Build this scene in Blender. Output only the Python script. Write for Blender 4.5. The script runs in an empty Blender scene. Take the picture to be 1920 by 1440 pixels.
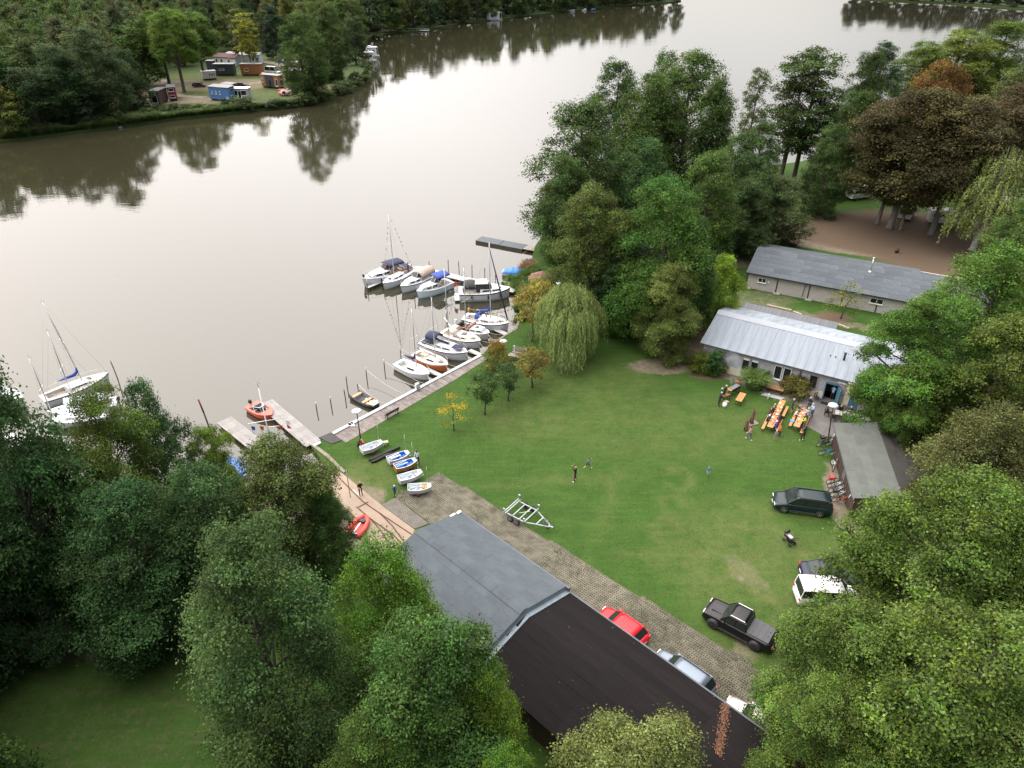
import bpy, bmesh, math, random
import numpy as np
from mathutils import Vector, Matrix, geometry
C = bpy.context.scene
COL = C.collection
R = math.radians
random.seed(7)

# ---------------------------------------------------------------- camera, sky, sun, exposure
F, PITCH, H = 1333.0, R(32.0), 44.0
cam_data = bpy.data.cameras.new('camera')
cam = bpy.data.objects.new('camera', cam_data)
COL.objects.link(cam)
cam.location = (0, 0, H)
cam.rotation_euler = (R(90) - PITCH, 0, 0)
cam_data.sensor_width = 36.0
cam_data.lens = 36.0 * F / 1920.0
cam_data.clip_start = 0.5
cam_data.clip_end = 6000
C.camera = cam
C.render.engine = 'CYCLES'
C.cycles.use_denoising = True
C.cycles.max_bounces = 7
C.cycles.diffuse_bounces = 5
C.cycles.glossy_bounces = 3
C.cycles.transmission_bounces = 3
C.cycles.transparent_max_bounces = 8
C.cycles.sample_clamp_indirect = 6
C.view_settings.view_transform = 'Standard'
C.view_settings.look = 'None'
C.view_settings.use_curve_mapping = False
C.view_settings.gamma = 1.0
C.view_settings.exposure = -0.30

SUN_AZ, SUN_EL = R(-54), R(32)          # azimuth from +Y, clockwise; low in the west behind thin cloud
SUN = Vector((math.sin(SUN_AZ) * math.cos(SUN_EL), math.cos(SUN_AZ) * math.cos(SUN_EL), math.sin(SUN_EL)))
world = bpy.data.worlds.new('World')
C.world = world
world.use_nodes = True
wt = world.node_tree
wt.nodes.clear()
def wn(t, **k):
    n = wt.nodes.new(t)
    for a, b in k.items(): setattr(n, a, b)
    return n
sky = wn('ShaderNodeTexSky', sky_type='NISHITA', sun_disc=False, sun_elevation=SUN_EL, sun_rotation=SUN_AZ,
         altitude=50, air_density=1.0, dust_density=2.0, ozone_density=1.0)
bg1 = wn('ShaderNodeBackground'); bg1.inputs[1].default_value = 0.05
wt.links.new(sky.outputs[0], bg1.inputs[0])
# a thin evening cloud sheet, brightest round the hidden sun
geo = wn('ShaderNodeNewGeometry')
dot = wn('ShaderNodeVectorMath', operation='DOT_PRODUCT'); dot.inputs[1].default_value = -SUN
wt.links.new(geo.outputs['Incoming'], dot.inputs[0])
rmp = wn('ShaderNodeValToRGB')
rmp.color_ramp.interpolation = 'EASE'
els = rmp.color_ramp.elements
els[0].position, els[0].color = 0.0, (0.105, 0.112, 0.124, 1)
els[1].position, els[1].color = 1.0, (1.20, 1.115, 1.06, 1)
for p_, c_ in ((0.42, (0.14, 0.147, 0.158, 1)), (0.68, (0.75, 0.71, 0.69, 1)), (0.86, (1.30, 1.205, 1.16, 1))):
    e_ = els.new(p_); e_.color = c_
mr = wn('ShaderNodeMapRange'); mr.inputs[1].default_value = -1; mr.inputs[2].default_value = 1
wt.links.new(dot.outputs['Value'], mr.inputs[0])
nz = wn('ShaderNodeTexNoise'); nz.inputs['Scale'].default_value = 2.2; nz.inputs['Detail'].default_value = 4
tc = wn('ShaderNodeTexCoord')
mp = wn('ShaderNodeMapping'); mp.inputs['Scale'].default_value = (1, 1, 3)
wt.links.new(tc.outputs['Generated'], mp.inputs[0]); wt.links.new(mp.outputs[0], nz.inputs['Vector'])
ad = wn('ShaderNodeMath', operation='MULTIPLY_ADD'); ad.inputs[1].default_value = 0.05; ad.inputs[2].default_value = -0.025
wt.links.new(nz.outputs['Fac'], ad.inputs[0])
a2 = wn('ShaderNodeMath', operation='ADD')
wt.links.new(mr.outputs[0], a2.inputs[0]); wt.links.new(ad.outputs[0], a2.inputs[1])
wt.links.new(a2.outputs[0], rmp.inputs[0])
# a cloud deck is dimmer towards the horizon, by the sine of the elevation
sxyz = wn('ShaderNodeSeparateXYZ'); wt.links.new(geo.outputs['Incoming'], sxyz.inputs[0])
ce = wn('ShaderNodeMath', operation='MULTIPLY_ADD'); ce.inputs[1].default_value = -0.95; ce.inputs[2].default_value = 0.19; ce.use_clamp = True
wt.links.new(sxyz.outputs[2], ce.inputs[0])
cs = wn('ShaderNodeMath', operation='MULTIPLY'); cs.inputs[1].default_value = 6.3; wt.links.new(ce.outputs[0], cs.inputs[0])
bg2 = wn('ShaderNodeBackground'); wt.links.new(cs.outputs[0], bg2.inputs[1])
wt.links.new(rmp.outputs[0], bg2.inputs[0])
addn = wn('ShaderNodeAddShader'); wo = wn('ShaderNodeOutputWorld')
wt.links.new(bg1.outputs[0], addn.inputs[0]); wt.links.new(bg2.outputs[0], addn.inputs[1])
wt.links.new(addn.outputs[0], wo.inputs[0])

sl = bpy.data.lights.new('sun', 'SUN'); sl.energy = 1.0; sl.angle = R(10); sl.color = (1.0, 0.9, 0.78)
so = bpy.data.objects.new('sun', sl); COL.objects.link(so)
so.rotation_euler = (-SUN).to_track_quat('-Z', 'Y').to_euler()

# ---------------------------------------------------------------- helpers
WATER = -0.5
def P(u, v, z=0.0):
    """where the photograph's sight line through (u, v) meets the level z: a place in the world in metres"""
    a, b = (u - 960) / F, (v - 720) / F
    dx, dy, dz = a, math.cos(PITCH) - b * math.sin(PITCH), -math.sin(PITCH) - b * math.cos(PITCH)
    t = (z - H) / dz
    return Vector((dx * t, dy * t, z))
def pxm(p):
    return F / (p[1] * math.cos(PITCH) - (p[2] - H) * math.sin(PITCH))

class MB:
    """collects shapes, then links them as ONE mesh object"""
    def __init__(s): s.v = []; s.f = []; s.m = []; s.sm = []
    def add(s, vs, fs, mi=0, smooth=False):
        o = len(s.v); s.v += [tuple(v) for v in vs]
        for f in fs: s.f.append([i + o for i in f]); s.m.append(mi); s.sm.append(smooth)
        return s
    def box(s, c, d, rz=0, mi=0, M=None, taper=1.0):
        x, y, z = d[0] / 2, d[1] / 2, d[2] / 2; vs = []
        for zz, k in ((-z, 1), (z, taper)):
            for sx, sy in ((-1, -1), (1, -1), (1, 1), (-1, 1)): vs.append(Vector((sx * x * k, sy * y * k, zz)))
        if rz:
            r = Matrix.Rotation(rz, 3, 'Z'); vs = [r @ v for v in vs]
        if M is not None: vs = [M @ v for v in vs]
        c = Vector(c); vs = [v + c for v in vs]
        return s.add(vs, [(0, 3, 2, 1), (4, 5, 6, 7), (0, 1, 5, 4), (1, 2, 6, 5), (2, 3, 7, 6), (3, 0, 4, 7)], mi)
    def bar(s, p, q, w, h=None, mi=0, up=(0, 0, 1)):
        p, q = Vector(p), Vector(q); h = h or w; d = (q - p)
        if d.length < 1e-6: return s
        d.normalize(); upv = Vector(up)
        if abs(d.dot(upv)) > .98: upv = Vector((1, 0, 0))
        a = d.cross(upv).normalized() * (w / 2); b = a.cross(d).normalized() * (h / 2)
        vs = [p - a - b, p + a - b, p + a + b, p - a + b, q - a - b, q + a - b, q + a + b, q - a + b]
        return s.add(vs, [(0, 3, 2, 1), (4, 5, 6, 7), (0, 1, 5, 4), (1, 2, 6, 5), (2, 3, 7, 6), (3, 0, 4, 7)], mi)
    def tube(s, pts, rad, n=6, mi=0, cap=True, smooth=True):
        pts = [Vector(p) for p in pts]; k = len(pts)
        rad = list(rad) if hasattr(rad, '__len__') else [rad] * k
        vs = []; ref = None
        for i, p in enumerate(pts):
            d = (pts[min(i + 1, k - 1)] - pts[max(i - 1, 0)]).normalized()
            if ref is None: ref = Vector((1, 0, 0)) if abs(d.x) < .9 else Vector((0, 1, 0))
            a = d.cross(ref).normalized(); b = d.cross(a); ref = -d.cross(a).cross(d) if False else ref
            for j in range(n):
                t = 2 * math.pi * j / n; vs.append(p + (a * math.cos(t) + b * math.sin(t)) * rad[i])
        fs = [(i * n + j, i * n + (j + 1) % n, (i + 1) * n + (j + 1) % n, (i + 1) * n + j) for i in range(k - 1) for j in range(n)]
        if cap: fs += [tuple(range(n))[::-1], tuple((k - 1) * n + j for j in range(n))]
        return s.add(vs, fs, mi, smooth)
    def cyl(s, c, r, h, n=12, mi=0, axis='z', r2=None):
        c = Vector(c); e = {'x': Vector((1, 0, 0)), 'y': Vector((0, 1, 0)), 'z': Vector((0, 0, 1))}[axis]
        return s.tube([c - e * h / 2, c + e * h / 2], [r, r if r2 is None else r2], n, mi)
    def lathe(s, prof, n=12, c=(0, 0, 0), mi=0):
        c = Vector(c); vs = []; k = len(prof)
        for r, z in prof:
            for j in range(n):
                t = 2 * math.pi * j / n; vs.append(c + Vector((r * math.cos(t), r * math.sin(t), z)))
        fs = [(i * n + j, i * n + (j + 1) % n, (i + 1) * n + (j + 1) % n, (i + 1) * n + j) for i in range(k - 1) for j in range(n)]
        fs += [tuple(range(n))[::-1], tuple((k - 1) * n + j for j in range(n))]
        return s.add(vs, fs, mi, True)
    def ball(s, c, r, n=8, mi=0):
        r = Vector(r) if hasattr(r, '__len__') else Vector((r, r, r)); c = Vector(c); vs = []; k = n // 2 + 1
        for i in range(k):
            a = math.pi * (i + .02) / (k - 1 + .04) - math.pi / 2
            for j in range(n):
                t = 2 * math.pi * j / n
                vs.append(c + Vector((r.x * math.cos(a) * math.cos(t), r.y * math.cos(a) * math.sin(t), r.z * math.sin(a))))
        fs = [(i * n + j, i * n + (j + 1) % n, (i + 1) * n + (j + 1) % n, (i + 1) * n + j) for i in range(k - 1) for j in range(n)]
        return s.add(vs, fs, mi, True)
    def prism(s, poly, z0, z1, mi=0):
        n = len(poly)
        vs = [(p[0], p[1], z0) for p in poly] + [(p[0], p[1], z1) for p in poly]
        return s.add(vs, [tuple(range(n))[::-1], tuple(range(n, 2 * n))] + [(i, (i + 1) % n, n + (i + 1) % n, n + i) for i in range(n)], mi)
    def loft(s, secs, mi=0, closed=False, cap=True, smooth=True):
        n = len(secs[0]); k = len(secs); vs = [p for q in secs for p in q]; fs = []
        m = n if closed else n - 1
        for i in range(k - 1):
            for j in range(m): fs.append((i * n + j, i * n + (j + 1) % n, (i + 1) * n + (j + 1) % n, (i + 1) * n + j))
        if cap: fs += [tuple(range(n))[::-1], tuple((k - 1) * n + j for j in range(n))]
        return s.add(vs, fs, mi, smooth)
    def mesh(s, name, mats):
        me = bpy.data.meshes.new(name); me.from_pydata(s.v, [], s.f)
        for m in (mats if isinstance(mats, (list, tuple)) else [mats]): me.materials.append(m)
        me.polygons.foreach_set('material_index', s.m); me.polygons.foreach_set('use_smooth', s.sm)
        bm = bmesh.new(); bm.from_mesh(me); bmesh.ops.recalc_face_normals(bm, faces=bm.faces); bm.to_mesh(me); bm.free()
        me.update(); return me
    def build(s, name, mats, parent=None, loc=None, rz=0):
        return link(name, s.mesh(name, mats), parent, loc, rz)
def link(name, me, parent=None, loc=None, rz=0):
    o = bpy.data.objects.new(name, me); COL.objects.link(o)
    if parent: o.parent = parent
    if loc is not None: o.location = loc
    if rz: o.rotation_euler = (0, 0, rz)
    return o
def tag(o, label=None, cat=None, group=None, kind=None):
    if label: o['label'] = label
    if cat: o['category'] = cat
    if group: o['group'] = group
    if kind: o['kind'] = kind
    return o
def thing(name, label, cat, loc=(0, 0, 0), rz=0, group=None):
    o = bpy.data.objects.new(name, None); COL.objects.link(o)
    o.location = loc; o.rotation_euler = (0, 0, rz); o.empty_display_size = .2
    return tag(o, label, cat, group)
def copy_tree(o, parent=None):
    c = o.copy(); COL.objects.link(c); c.parent = parent
    for ch in list(o.children): copy_tree(ch, c)
    return c
def clone(root, loc, rz=0, label=None, group=None, scale=None):
    c = copy_tree(root); c.location = loc; c.rotation_euler = (0, 0, rz)
    if scale is not None: c.scale = scale
    if label: c['label'] = label
    if group: c['group'] = group
    return c
def struct(o): o['kind'] = 'structure'; return o

# ---------------------------------------------------------------- materials
MATS = {}
def mat(name, col, rough=.6, metal=0., var=.12, scale=3., bump=0., spec=.5, stretch=(1, 1, 1), col2=None, obj=False, detail=5, bscale=None):
    if name in MATS: return MATS[name]
    m = bpy.data.materials.new(name); m.use_nodes = True; nt = m.node_tree; N = nt.nodes
    b = N['Principled BSDF']; b.inputs['Roughness'].default_value = rough; b.inputs['Metallic'].default_value = metal
    b.inputs['Specular IOR Level'].default_value = spec
    t = N.new('ShaderNodeTexCoord'); mp = N.new('ShaderNodeMapping'); mp.inputs['Scale'].default_value = stretch
    nt.links.new(t.outputs['Object'], mp.inputs[0])
    n = N.new('ShaderNodeTexNoise'); n.inputs['Scale'].default_value = scale; n.inputs['Detail'].default_value = detail; n.inputs['Roughness'].default_value = .65
    nt.links.new(mp.outputs[0], n.inputs['Vector'])
    mx = N.new('ShaderNodeMix'); mx.data_type = 'RGBA'
    c2 = col2 or tuple(min(1, c * (1 + var)) for c in col); c1 = col if col2 else tuple(c * (1 - var) for c in col)
    mx.inputs[6].default_value = (*c1, 1); mx.inputs[7].default_value = (*c2, 1)
    mr = N.new('ShaderNodeMapRange'); mr.inputs[1].default_value = .3; mr.inputs[2].default_value = .7
    nt.links.new(n.outputs['Fac'], mr.inputs[0]); nt.links.new(mr.outputs[0], mx.inputs[0])
    out = mx.outputs[2]
    if obj:   # each piece its own shade
        oi = N.new('ShaderNodeObjectInfo'); hs = N.new('ShaderNodeHueSaturation')
        ma = N.new('ShaderNodeMapRange'); ma.inputs[3].default_value = 1 - obj; ma.inputs[4].default_value = 1 + obj
        nt.links.new(oi.outputs['Random'], ma.inputs[0]); nt.links.new(ma.outputs[0], hs.inputs['Value']); nt.links.new(out, hs.inputs['Color']); out = hs.outputs[0]
    nt.links.new(out, b.inputs['Base Color'])
    if bump:
        n2 = N.new('ShaderNodeTexNoise'); n2.inputs['Scale'].default_value = bscale or scale * 4; n2.inputs['Detail'].default_value = 4
        nt.links.new(mp.outputs[0], n2.inputs['Vector'])
        bp = N.new('ShaderNodeBump'); bp.inputs['Strength'].default_value = bump; bp.inputs['Distance'].default_value = .05
        nt.links.new(n2.outputs['Fac'], bp.inputs['Height']); nt.links.new(bp.outputs[0], b.inputs['Normal'])
    MATS[name] = m; return m
def paint(name, col, rough=.35, **k): return mat(name, col, rough, var=.06, scale=1.2, **k)
M_GLASS = mat('dark glass', (.012, .016, .018), .06, var=.3)
M_WHITE = paint('white gelcoat', (.52, .54, .56), .35)
M_OFFWHITE = paint('cream gelcoat', (.56, .53, .47), .35)
M_DECK = mat('non slip deck', (.55, .57, .58), .65, var=.10, scale=2)
M_ALU = mat('aluminium', (.55, .56, .57), .35, .8, var=.08)
M_STEEL = mat('galvanised steel', (.30, .32, .34), .5, .5, var=.2, scale=6)
M_BLACK = mat('black plastic', (.018, .018, .02), .5, var=.3)
M_RUBBER = mat('tyre rubber', (.02, .02, .021), .8, var=.3, scale=8)
M_WOOD = mat('grey weathered wood', (.26, .235, .21), .8, var=.25, scale=4, stretch=(.3, 4, 4), bump=.3, obj=.12)
M_DARKWOOD = mat('dark stained wood', (.05, .032, .024), .7, var=.35, scale=4, stretch=(4, .4, 4), bump=.3, obj=.2)
M_NAVY = mat('navy canvas', (.012, .018, .06), .75, var=.25, scale=3, bump=.2)
M_BLUE = mat('royal blue canvas', (.012, .045, .26), .7, var=.2, scale=3, bump=.25)
M_BEIGE = mat('beige canvas', (.40, .31, .26), .8, var=.12, scale=3, bump=.2)
M_TEAK = mat('teak', (.30, .16, .085), .6, var=.25, scale=4, stretch=(.4, 5, 5))
M_CONC = mat('weathered concrete', (.34, .32, .29), .85, var=.25, scale=1.5, bump=.3)
M_RUST = mat('rusty steel', (.075, .035, .022), .8, var=.4, scale=9, bump=.4)
# ================================================================ water and land
def water_mat():
    m = bpy.data.materials.new('lake water'); m.use_nodes = True; nt = m.node_tree; N = nt.nodes
    b = N['Principled BSDF']
    b.inputs['Base Color'].default_value = (.028, .027, .015, 1); b.inputs['Roughness'].default_value = .03
    b.inputs['IOR'].default_value = 1.70
    t = N.new('ShaderNodeTexCoord'); hs = []
    for sc, st, det, ang in ((1.1, (.45, 1.5, 1), 3, .25), (.16, (.6, 1.3, 1), 2, -.3), (.035, (.5, 1.0, 1), 2, .5)):
        mp = N.new('ShaderNodeMapping'); mp.inputs['Scale'].default_value = st; mp.inputs['Rotation'].default_value = (0, 0, ang)
        n = N.new('ShaderNodeTexNoise'); n.inputs['Scale'].default_value = sc; n.inputs['Detail'].default_value = det
        nt.links.new(t.outputs['Object'], mp.inputs[0]); nt.links.new(mp.outputs[0], n.inputs['Vector']); hs.append(n)
    # calmer and livelier stretches
    k = N.new('ShaderNodeMapRange'); k.inputs[1].default_value = .35; k.inputs[2].default_value = .65; k.inputs[3].default_value = .035; k.inputs[4].default_value = .10
    nt.links.new(hs[2].outputs['Fac'], k.inputs[0])
    b1 = N.new('ShaderNodeBump'); b1.inputs['Distance'].default_value = .10
    nt.links.new(k.outputs[0], b1.inputs['Strength']); nt.links.new(hs[0].outputs['Fac'], b1.inputs['Height'])
    b2 = N.new('ShaderNodeBump'); b2.inputs['Distance'].default_value = .3; b2.inputs['Strength'].default_value = .05
    nt.links.new(hs[1].outputs['Fac'], b2.inputs['Height']); nt.links.new(b2.outputs[0], b1.inputs['Normal'])
    nt.links.new(b1.outputs[0], b.inputs['Normal'])
    return m
w = MB(); w.add([(-1500, -300, WATER), (1500, -300, WATER), (1500, 3500, WATER), (-1500, 3500, WATER)], [(0, 1, 2, 3)])
struct(w.build('lake_water', water_mat()))
bed = MB(); bed.add([(-4000, -3000, -3), (4000, -3000, -3), (4000, 5500, -3), (-4000, 5500, -3)], [(0, 1, 2, 3)])
struct(bed.build('lake_bed', mat('mud', (.05, .045, .03), .9)))

def land_mat(name, grass1, grass2, dirt, litter):
    m = bpy.data.materials.new(name); m.use_nodes = True; nt = m.node_tree; N = nt.nodes; L = nt.links.new
    b = N['Principled BSDF']; b.inputs['Roughness'].default_value = .9; b.inputs['Specular IOR Level'].default_value = .15
    t = N.new('ShaderNodeTexCoord')
    def noise(sc, det=4, st=(1, 1, 1), rot=0, rough=.6):
        mp = N.new('ShaderNodeMapping'); mp.inputs['Scale'].default_value = st; mp.inputs['Rotation'].default_value = (0, 0, rot)
        n = N.new('ShaderNodeTexNoise'); n.inputs['Scale'].default_value = sc; n.inputs['Detail'].default_value = det; n.inputs['Roughness'].default_value = rough
        L(t.outputs['Object'], mp.inputs[0]); L(mp.outputs[0], n.inputs['Vector']); return n.outputs['Fac']
    def mr(x, a, c, lo=0., hi=1.):
        k = N.new('ShaderNodeMapRange'); k.inputs[1].default_value = a; k.inputs[2].default_value = c; k.inputs[3].default_value = lo; k.inputs[4].default_value = hi
        L(x, k.inputs[0]); return k.outputs[0]
    def mix(f, a, c, typ='MIX'):
        k = N.new('ShaderNodeMix'); k.data_type = 'RGBA'; k.blend_type = typ
        if isinstance(f, float): k.inputs[0].default_value = f
        else: L(f, k.inputs[0])
        for i, q in ((6, a), (7, c)):
            if isinstance(q, tuple): k.inputs[i].default_value = (*q, 1)
            else: L(q, k.inputs[i])
        return k.outputs[2]
    def math_(op, a, c):
        k = N.new('ShaderNodeMath'); k.operation = op; k.use_clamp = True
        for i, q in ((0, a), (1, c)):
            if isinstance(q, float): k.inputs[i].default_value = q
            else: L(q, k.inputs[i])
        return k.outputs[0]
    at = N.new('ShaderNodeVertexColor'); at.layer_name = 'mask'
    sp = N.new('ShaderNodeSeparateColor'); L(at.outputs['Color'], sp.inputs[0])
    g = mix(mr(noise(.11, 5), .35, .65), grass1, grass2)
    g = mix(mr(noise(.055, 6, rough=.7), .48, .66, 0, .42), g, tuple(c * k for c, k in zip(grass2, (1.45, 1.14, 1.5))))   # drier, paler drifts
    g = mix(mr(noise(.4, 7, rough=.8), .40, .66, 0, .9), g, tuple(c * k for c, k in zip(grass1, (.72, .72, .8))))
    g = mix(mr(noise(.8, 4, (.35, 2.2, 1), .72), .48, .66, 0, .5), g, tuple(c * k for c, k in zip(grass2, (1.35, 1.2, 1.1))))      # mowing lines
    g = mix(mr(noise(5, 6, rough=.85), .35, .65, 0, .75), g, tuple(c * .55 for c in grass1))                                       # blade grain
    g = mix(mr(noise(16, 3), .62, .72, 0, .4), g, tuple(c * k for c, k in zip(grass2, (1.7, 1.4, 1.5))))
    br = noise(.9, 6, rough=.75)
    d = mr(math_('ADD', sp.outputs[0], math_('MULTIPLY', math_('SUBTRACT', br, .5), 1.3)), .42, .72)
    # (noise only breaks the edge where a worn place really is)
    d = math_('MULTIPLY', d, mr(sp.outputs[0], .02, .2))
    dc = mix(mr(noise(1.7, 6), .35, .65), dirt, tuple(c * 1.5 for c in dirt))
    col = mix(d, g, dc)
    li = math_('MULTIPLY', mr(math_('ADD', sp.outputs[1], math_('MULTIPLY', math_('SUBTRACT', noise(1.3, 8, rough=.8), .5), 1.5)), .4, .8), mr(sp.outputs[1], .02, .25))
    lc = mix(mr(noise(9, 6, rough=.8), .35, .65), litter, tuple(c * 1.9 for c in litter))
    col = mix(li, col, lc)
    dry = math_('MULTIPLY', sp.outputs[2], mr(noise(.5, 6, rough=.8), .35, .65))
    col = mix(math_('MULTIPLY', dry, .8), col, (.105, .115, .040))
    # a few pale fallen leaves
    v = N.new('ShaderNodeTexVoronoi'); v.inputs['Scale'].default_value = 1.4; L(t.outputs['Object'], v.inputs['Vector'])
    lf = math_('MULTIPLY', mr(v.outputs['Distance'], .05, .07, 1., 0.), mr(noise(.09, 2), .5, .62))
    col = mix(math_('MULTIPLY', lf, .6), col, (.24, .22, .09))
    L(col, b.inputs['Base Color'])
    bp = N.new('ShaderNodeBump'); bp.inputs['Strength'].default_value = .7; bp.inputs['Distance'].default_value = .06
    L(noise(9, 5, rough=.8), bp.inputs['Height']); L(bp.outputs[0], b.inputs['Normal'])
    return m

def inside(px, py, poly):
    r = np.zeros(px.shape, bool); n = len(poly)
    for i in range(n):
        x0, y0 = poly[i][:2]; x1, y1 = poly[(i + 1) % n][:2]
        if y0 == y1: continue
        c = (y0 > py) != (y1 > py)
        r ^= c & (px < (x1 - x0) * (py - y0) / (y1 - y0) + x0)
    return r
def land(name, poly, step, box, material, masks, zf=lambda x, y: 0.0, skirt=2.2, slope=.8):
    x0, y0, x1, y1 = box
    gx, gy = np.meshgrid(np.arange(x0, x1, step), np.arange(y0, y1, step))
    gx, gy = gx.ravel(), gy.ravel(); rr = np.random.RandomState(3)
    gx = gx + rr.uniform(-.3, .3, gx.shape) * step; gy = gy + rr.uniform(-.3, .3, gy.shape) * step
    k = inside(gx, gy, poly); gx, gy = gx[k], gy[k]
    b2 = []                                           # a finer outline with a little unevenness
    for i in range(len(poly)):
        a, c = Vector(poly[i][:2]), Vector(poly[(i + 1) % len(poly)][:2]); L = (c - a).length; n = max(1, min(60, int(L / 3)))
        for j in range(n): b2.append(a.lerp(c, j / n))
    nb = len(b2)
    vs = b2 + [Vector((x, y)) for x, y in zip(gx, gy)]
    out = geometry.delaunay_2d_cdt(vs, [], [list(range(nb))], 1, 1e-4)
    ov, of = out[0], out[2]
    me = bpy.data.meshes.new(name)
    V = [(v.x, v.y, zf(v.x, v.y)) for v in ov]; n0 = len(V); Fs = [list(f) for f in of]
    cx, cy = sum(p.x for p in b2) / nb, sum(p.y for p in b2) / nb
    sk = [(p.x, p.y, -skirt) for p in b2]
    top = [(p.x, p.y, zf(p.x, p.y)) for p in b2]
    V += top + sk
    Fs += [[n0 + i, n0 + (i + 1) % nb, n0 + nb + (i + 1) % nb, n0 + nb + i] for i in range(nb)]
    me.from_pydata(V, [], Fs); me.materials.append(material)
    X = np.array([v[0] for v in V]); Y = np.array([v[1] for v in V]); A = np.zeros((len(V), 4)); A[:, 3] = 1
    for ch, px, py, rx, ry, rot, s in masks:
        c_, s_ = math.cos(rot), math.sin(rot); dx, dy = X - px, Y - py
        q = ((dx * c_ + dy * s_) / rx) ** 2 + ((-dx * s_ + dy * c_) / ry) ** 2
        A[:, ch] = np.maximum(A[:, ch], s * np.clip(1.5 - q, 0, 1))
    ca = me.color_attributes.new('mask', 'FLOAT_COLOR', 'POINT'); ca.data.foreach_set('color', A.ravel())
    me.update(); bm = bmesh.new(); bm.from_mesh(me); bmesh.ops.recalc_face_normals(bm, faces=bm.faces); bm.to_mesh(me); bm.free()
    return struct(link(name, me))

def px(*pts): return [P(u, v).xy for u, v in pts]
near_poly = [Vector((-140, -60)), Vector((-140, 42)), Vector((-70, 45))] + px((0, 965), (150, 955), (300, 930), (430, 908), (520, 900), (570, 915), (618, 888), (603, 862), (583, 836), (600, 827), (622, 813),
    (900, 666), (915, 650), (940, 633), (966, 617), (978, 575), (968, 545), (940, 528), (955, 517), (990, 505), (998, 482), (1003, 462), (1018, 440), (1045, 415), (1120, 372), (1300, 330), (1500, 303), (1700, 262), (1920, 226)) + \
    [Vector((230, 260)), Vector((420, 240)), Vector((420, -60))]
def mk(ch, u, v, rx, ry, rot=0, s=1.): p = P(u, v); return (ch, p.x, p.y, rx, ry, rot, s)
near_masks = [mk(1, 1640, 440, 20, 9, -.3), mk(1, 1760, 440, 20, 13, -.3), mk(0, 1570, 420, 13, 5, -.3, .8), mk(0, 1600, 465, 16, 3.5, -.4, .9), mk(1, 1850, 480, 20, 12), mk(1, 1720, 470, 18, 6, -.4),
    mk(0, 1235, 688, 4.5, 2.2, 0, .7), mk(0, 1310, 640, 6, 3, .6, .95), mk(1, 1300, 625, 6, 4, .6, .7), mk(0, 1395, 708, 7, 1.7, -.55, .8), mk(0, 1480, 742, 6, 1.6, -.5, .75), mk(1, 1330, 700, 3, 2, 0, .7),
    mk(0, 1395, 1075, 1.6, 3.0, .5, .55), mk(0, 1330, 905, 1.6, .8, 0, .42), mk(0, 1580, 935, 1.6, 6, -.2, .9), mk(0, 1410, 1215, 3, 1.4, .5, .6), mk(2, 1430, 1080, 7, 9, 0, .9), mk(2, 1250, 800, 14, 6, 0, .55), mk(2, 1100, 720, 9, 6, 0, .6),
    mk(0, 1720, 1150, 8, 7, 0, .8), mk(2, 1560, 1120, 9, 8, 0, .7), mk(0, 695, 930, 1.6, 1.3, 0, .9), mk(2, 700, 890, 4, 3, 0, .8), mk(0, 1500, 590, 14, 1.6, -.5, .6), mk(1, 1560, 595, 3, 2, 0, .8), mk(0, 1420, 560, 7, 4, 0, .5), mk(0, 1390, 480, 9, 6, 0, .6),
    mk(2, 1240, 960, .5, 9, -.35, .8), mk(2, 1275, 965, .5, 9, -.35, .8), mk(2, 1140, 930, .45, 7, -.3, .6), mk(2, 1360, 960, 12, .6, .25, .7), mk(2, 1330, 1010, 12, .6, .25, .7), mk(2, 1050, 900, 9, .8, .1, .5), mk(2, 985, 790, 5, 4, 0, .8), mk(1, 150, 1340, 15, 7, 0, .42), mk(0, 40, 1170, 12, 4, 0, .7), mk(0, 230, 1200, 9, 2.5, 0, .55), mk(1, 20, 1250, 6, 4, 0, .4), mk(0, 1060, 684, 2, 1.2, 0, .6), mk(0, 1100, 600, 9, 5, 0, .5), mk(1, 1150, 560, 7, 4, 0, .5),
    mk(0, 700, 1010, 4, 4, 0, .8), mk(0, 560, 940, 8, 5, 0, .7), mk(0, 300, 1000, 18, 6, 0, .6), mk(2, 1470, 385, 8, 4, 0, .7)]
NEAR_LAND = land('lawn_ground', near_poly, 1.1, (-60, 18, 95, 135), land_mat('lawn', (.038, .088, .014), (.049, .104, .017), (.125, .105, .078), (.072, .052, .036)), near_masks, skirt=1.6)

far_poly = [Vector((-700, 120)), Vector((-260, 168))] + px((-60, 272), (0, 265), (60, 257), (230, 236), (330, 222), (420, 213), (560, 197), (615, 184), (660, 166), (690, 150), (700, 134), (690, 117), (668, 104), (672, 90), (700, 66), (790, 57), (870, 43), (1000, 28), (1130, 14), (1230, 7), (1277, 2)) + \
    [P(1278, -8).xy, Vector((160, 1500)), Vector((-900, 1500))]
far_masks = [mk(0, 400, 160, 26, 14, 0, .8), mk(0, 330, 190, 26, 5, 0, .95), mk(0, 250, 175, 14, 20, 0, .9), mk(0, 560, 135, 5, 30, -.25, .9), mk(0, 470, 152, 14, 3, 0, .9), mk(0, 600, 165, 12, 7, .5, .8), mk(2, 450, 160, 50, 30, 0, .9), mk(0, 710, 58, 10, 6, 0, .8), mk(2, 560, 110, 20, 20, 0, .6)]
FAR_LAND = land('far_shore_ground', far_poly, 5, (-300, 160, 60, 480), land_mat('meadow', (.038, .066, .017), (.052, .080, .024), (.115, .092, .068), (.07, .05, .033)), far_masks, zf=lambda x, y: .15, skirt=2)
right_poly = [P(1600, -3).xy, P(1660, 1).xy, P(1780, 6).xy, P(1920, 17).xy, Vector((700, 560)), Vector((900, 1500)), Vector((300, 1500))]
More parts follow.
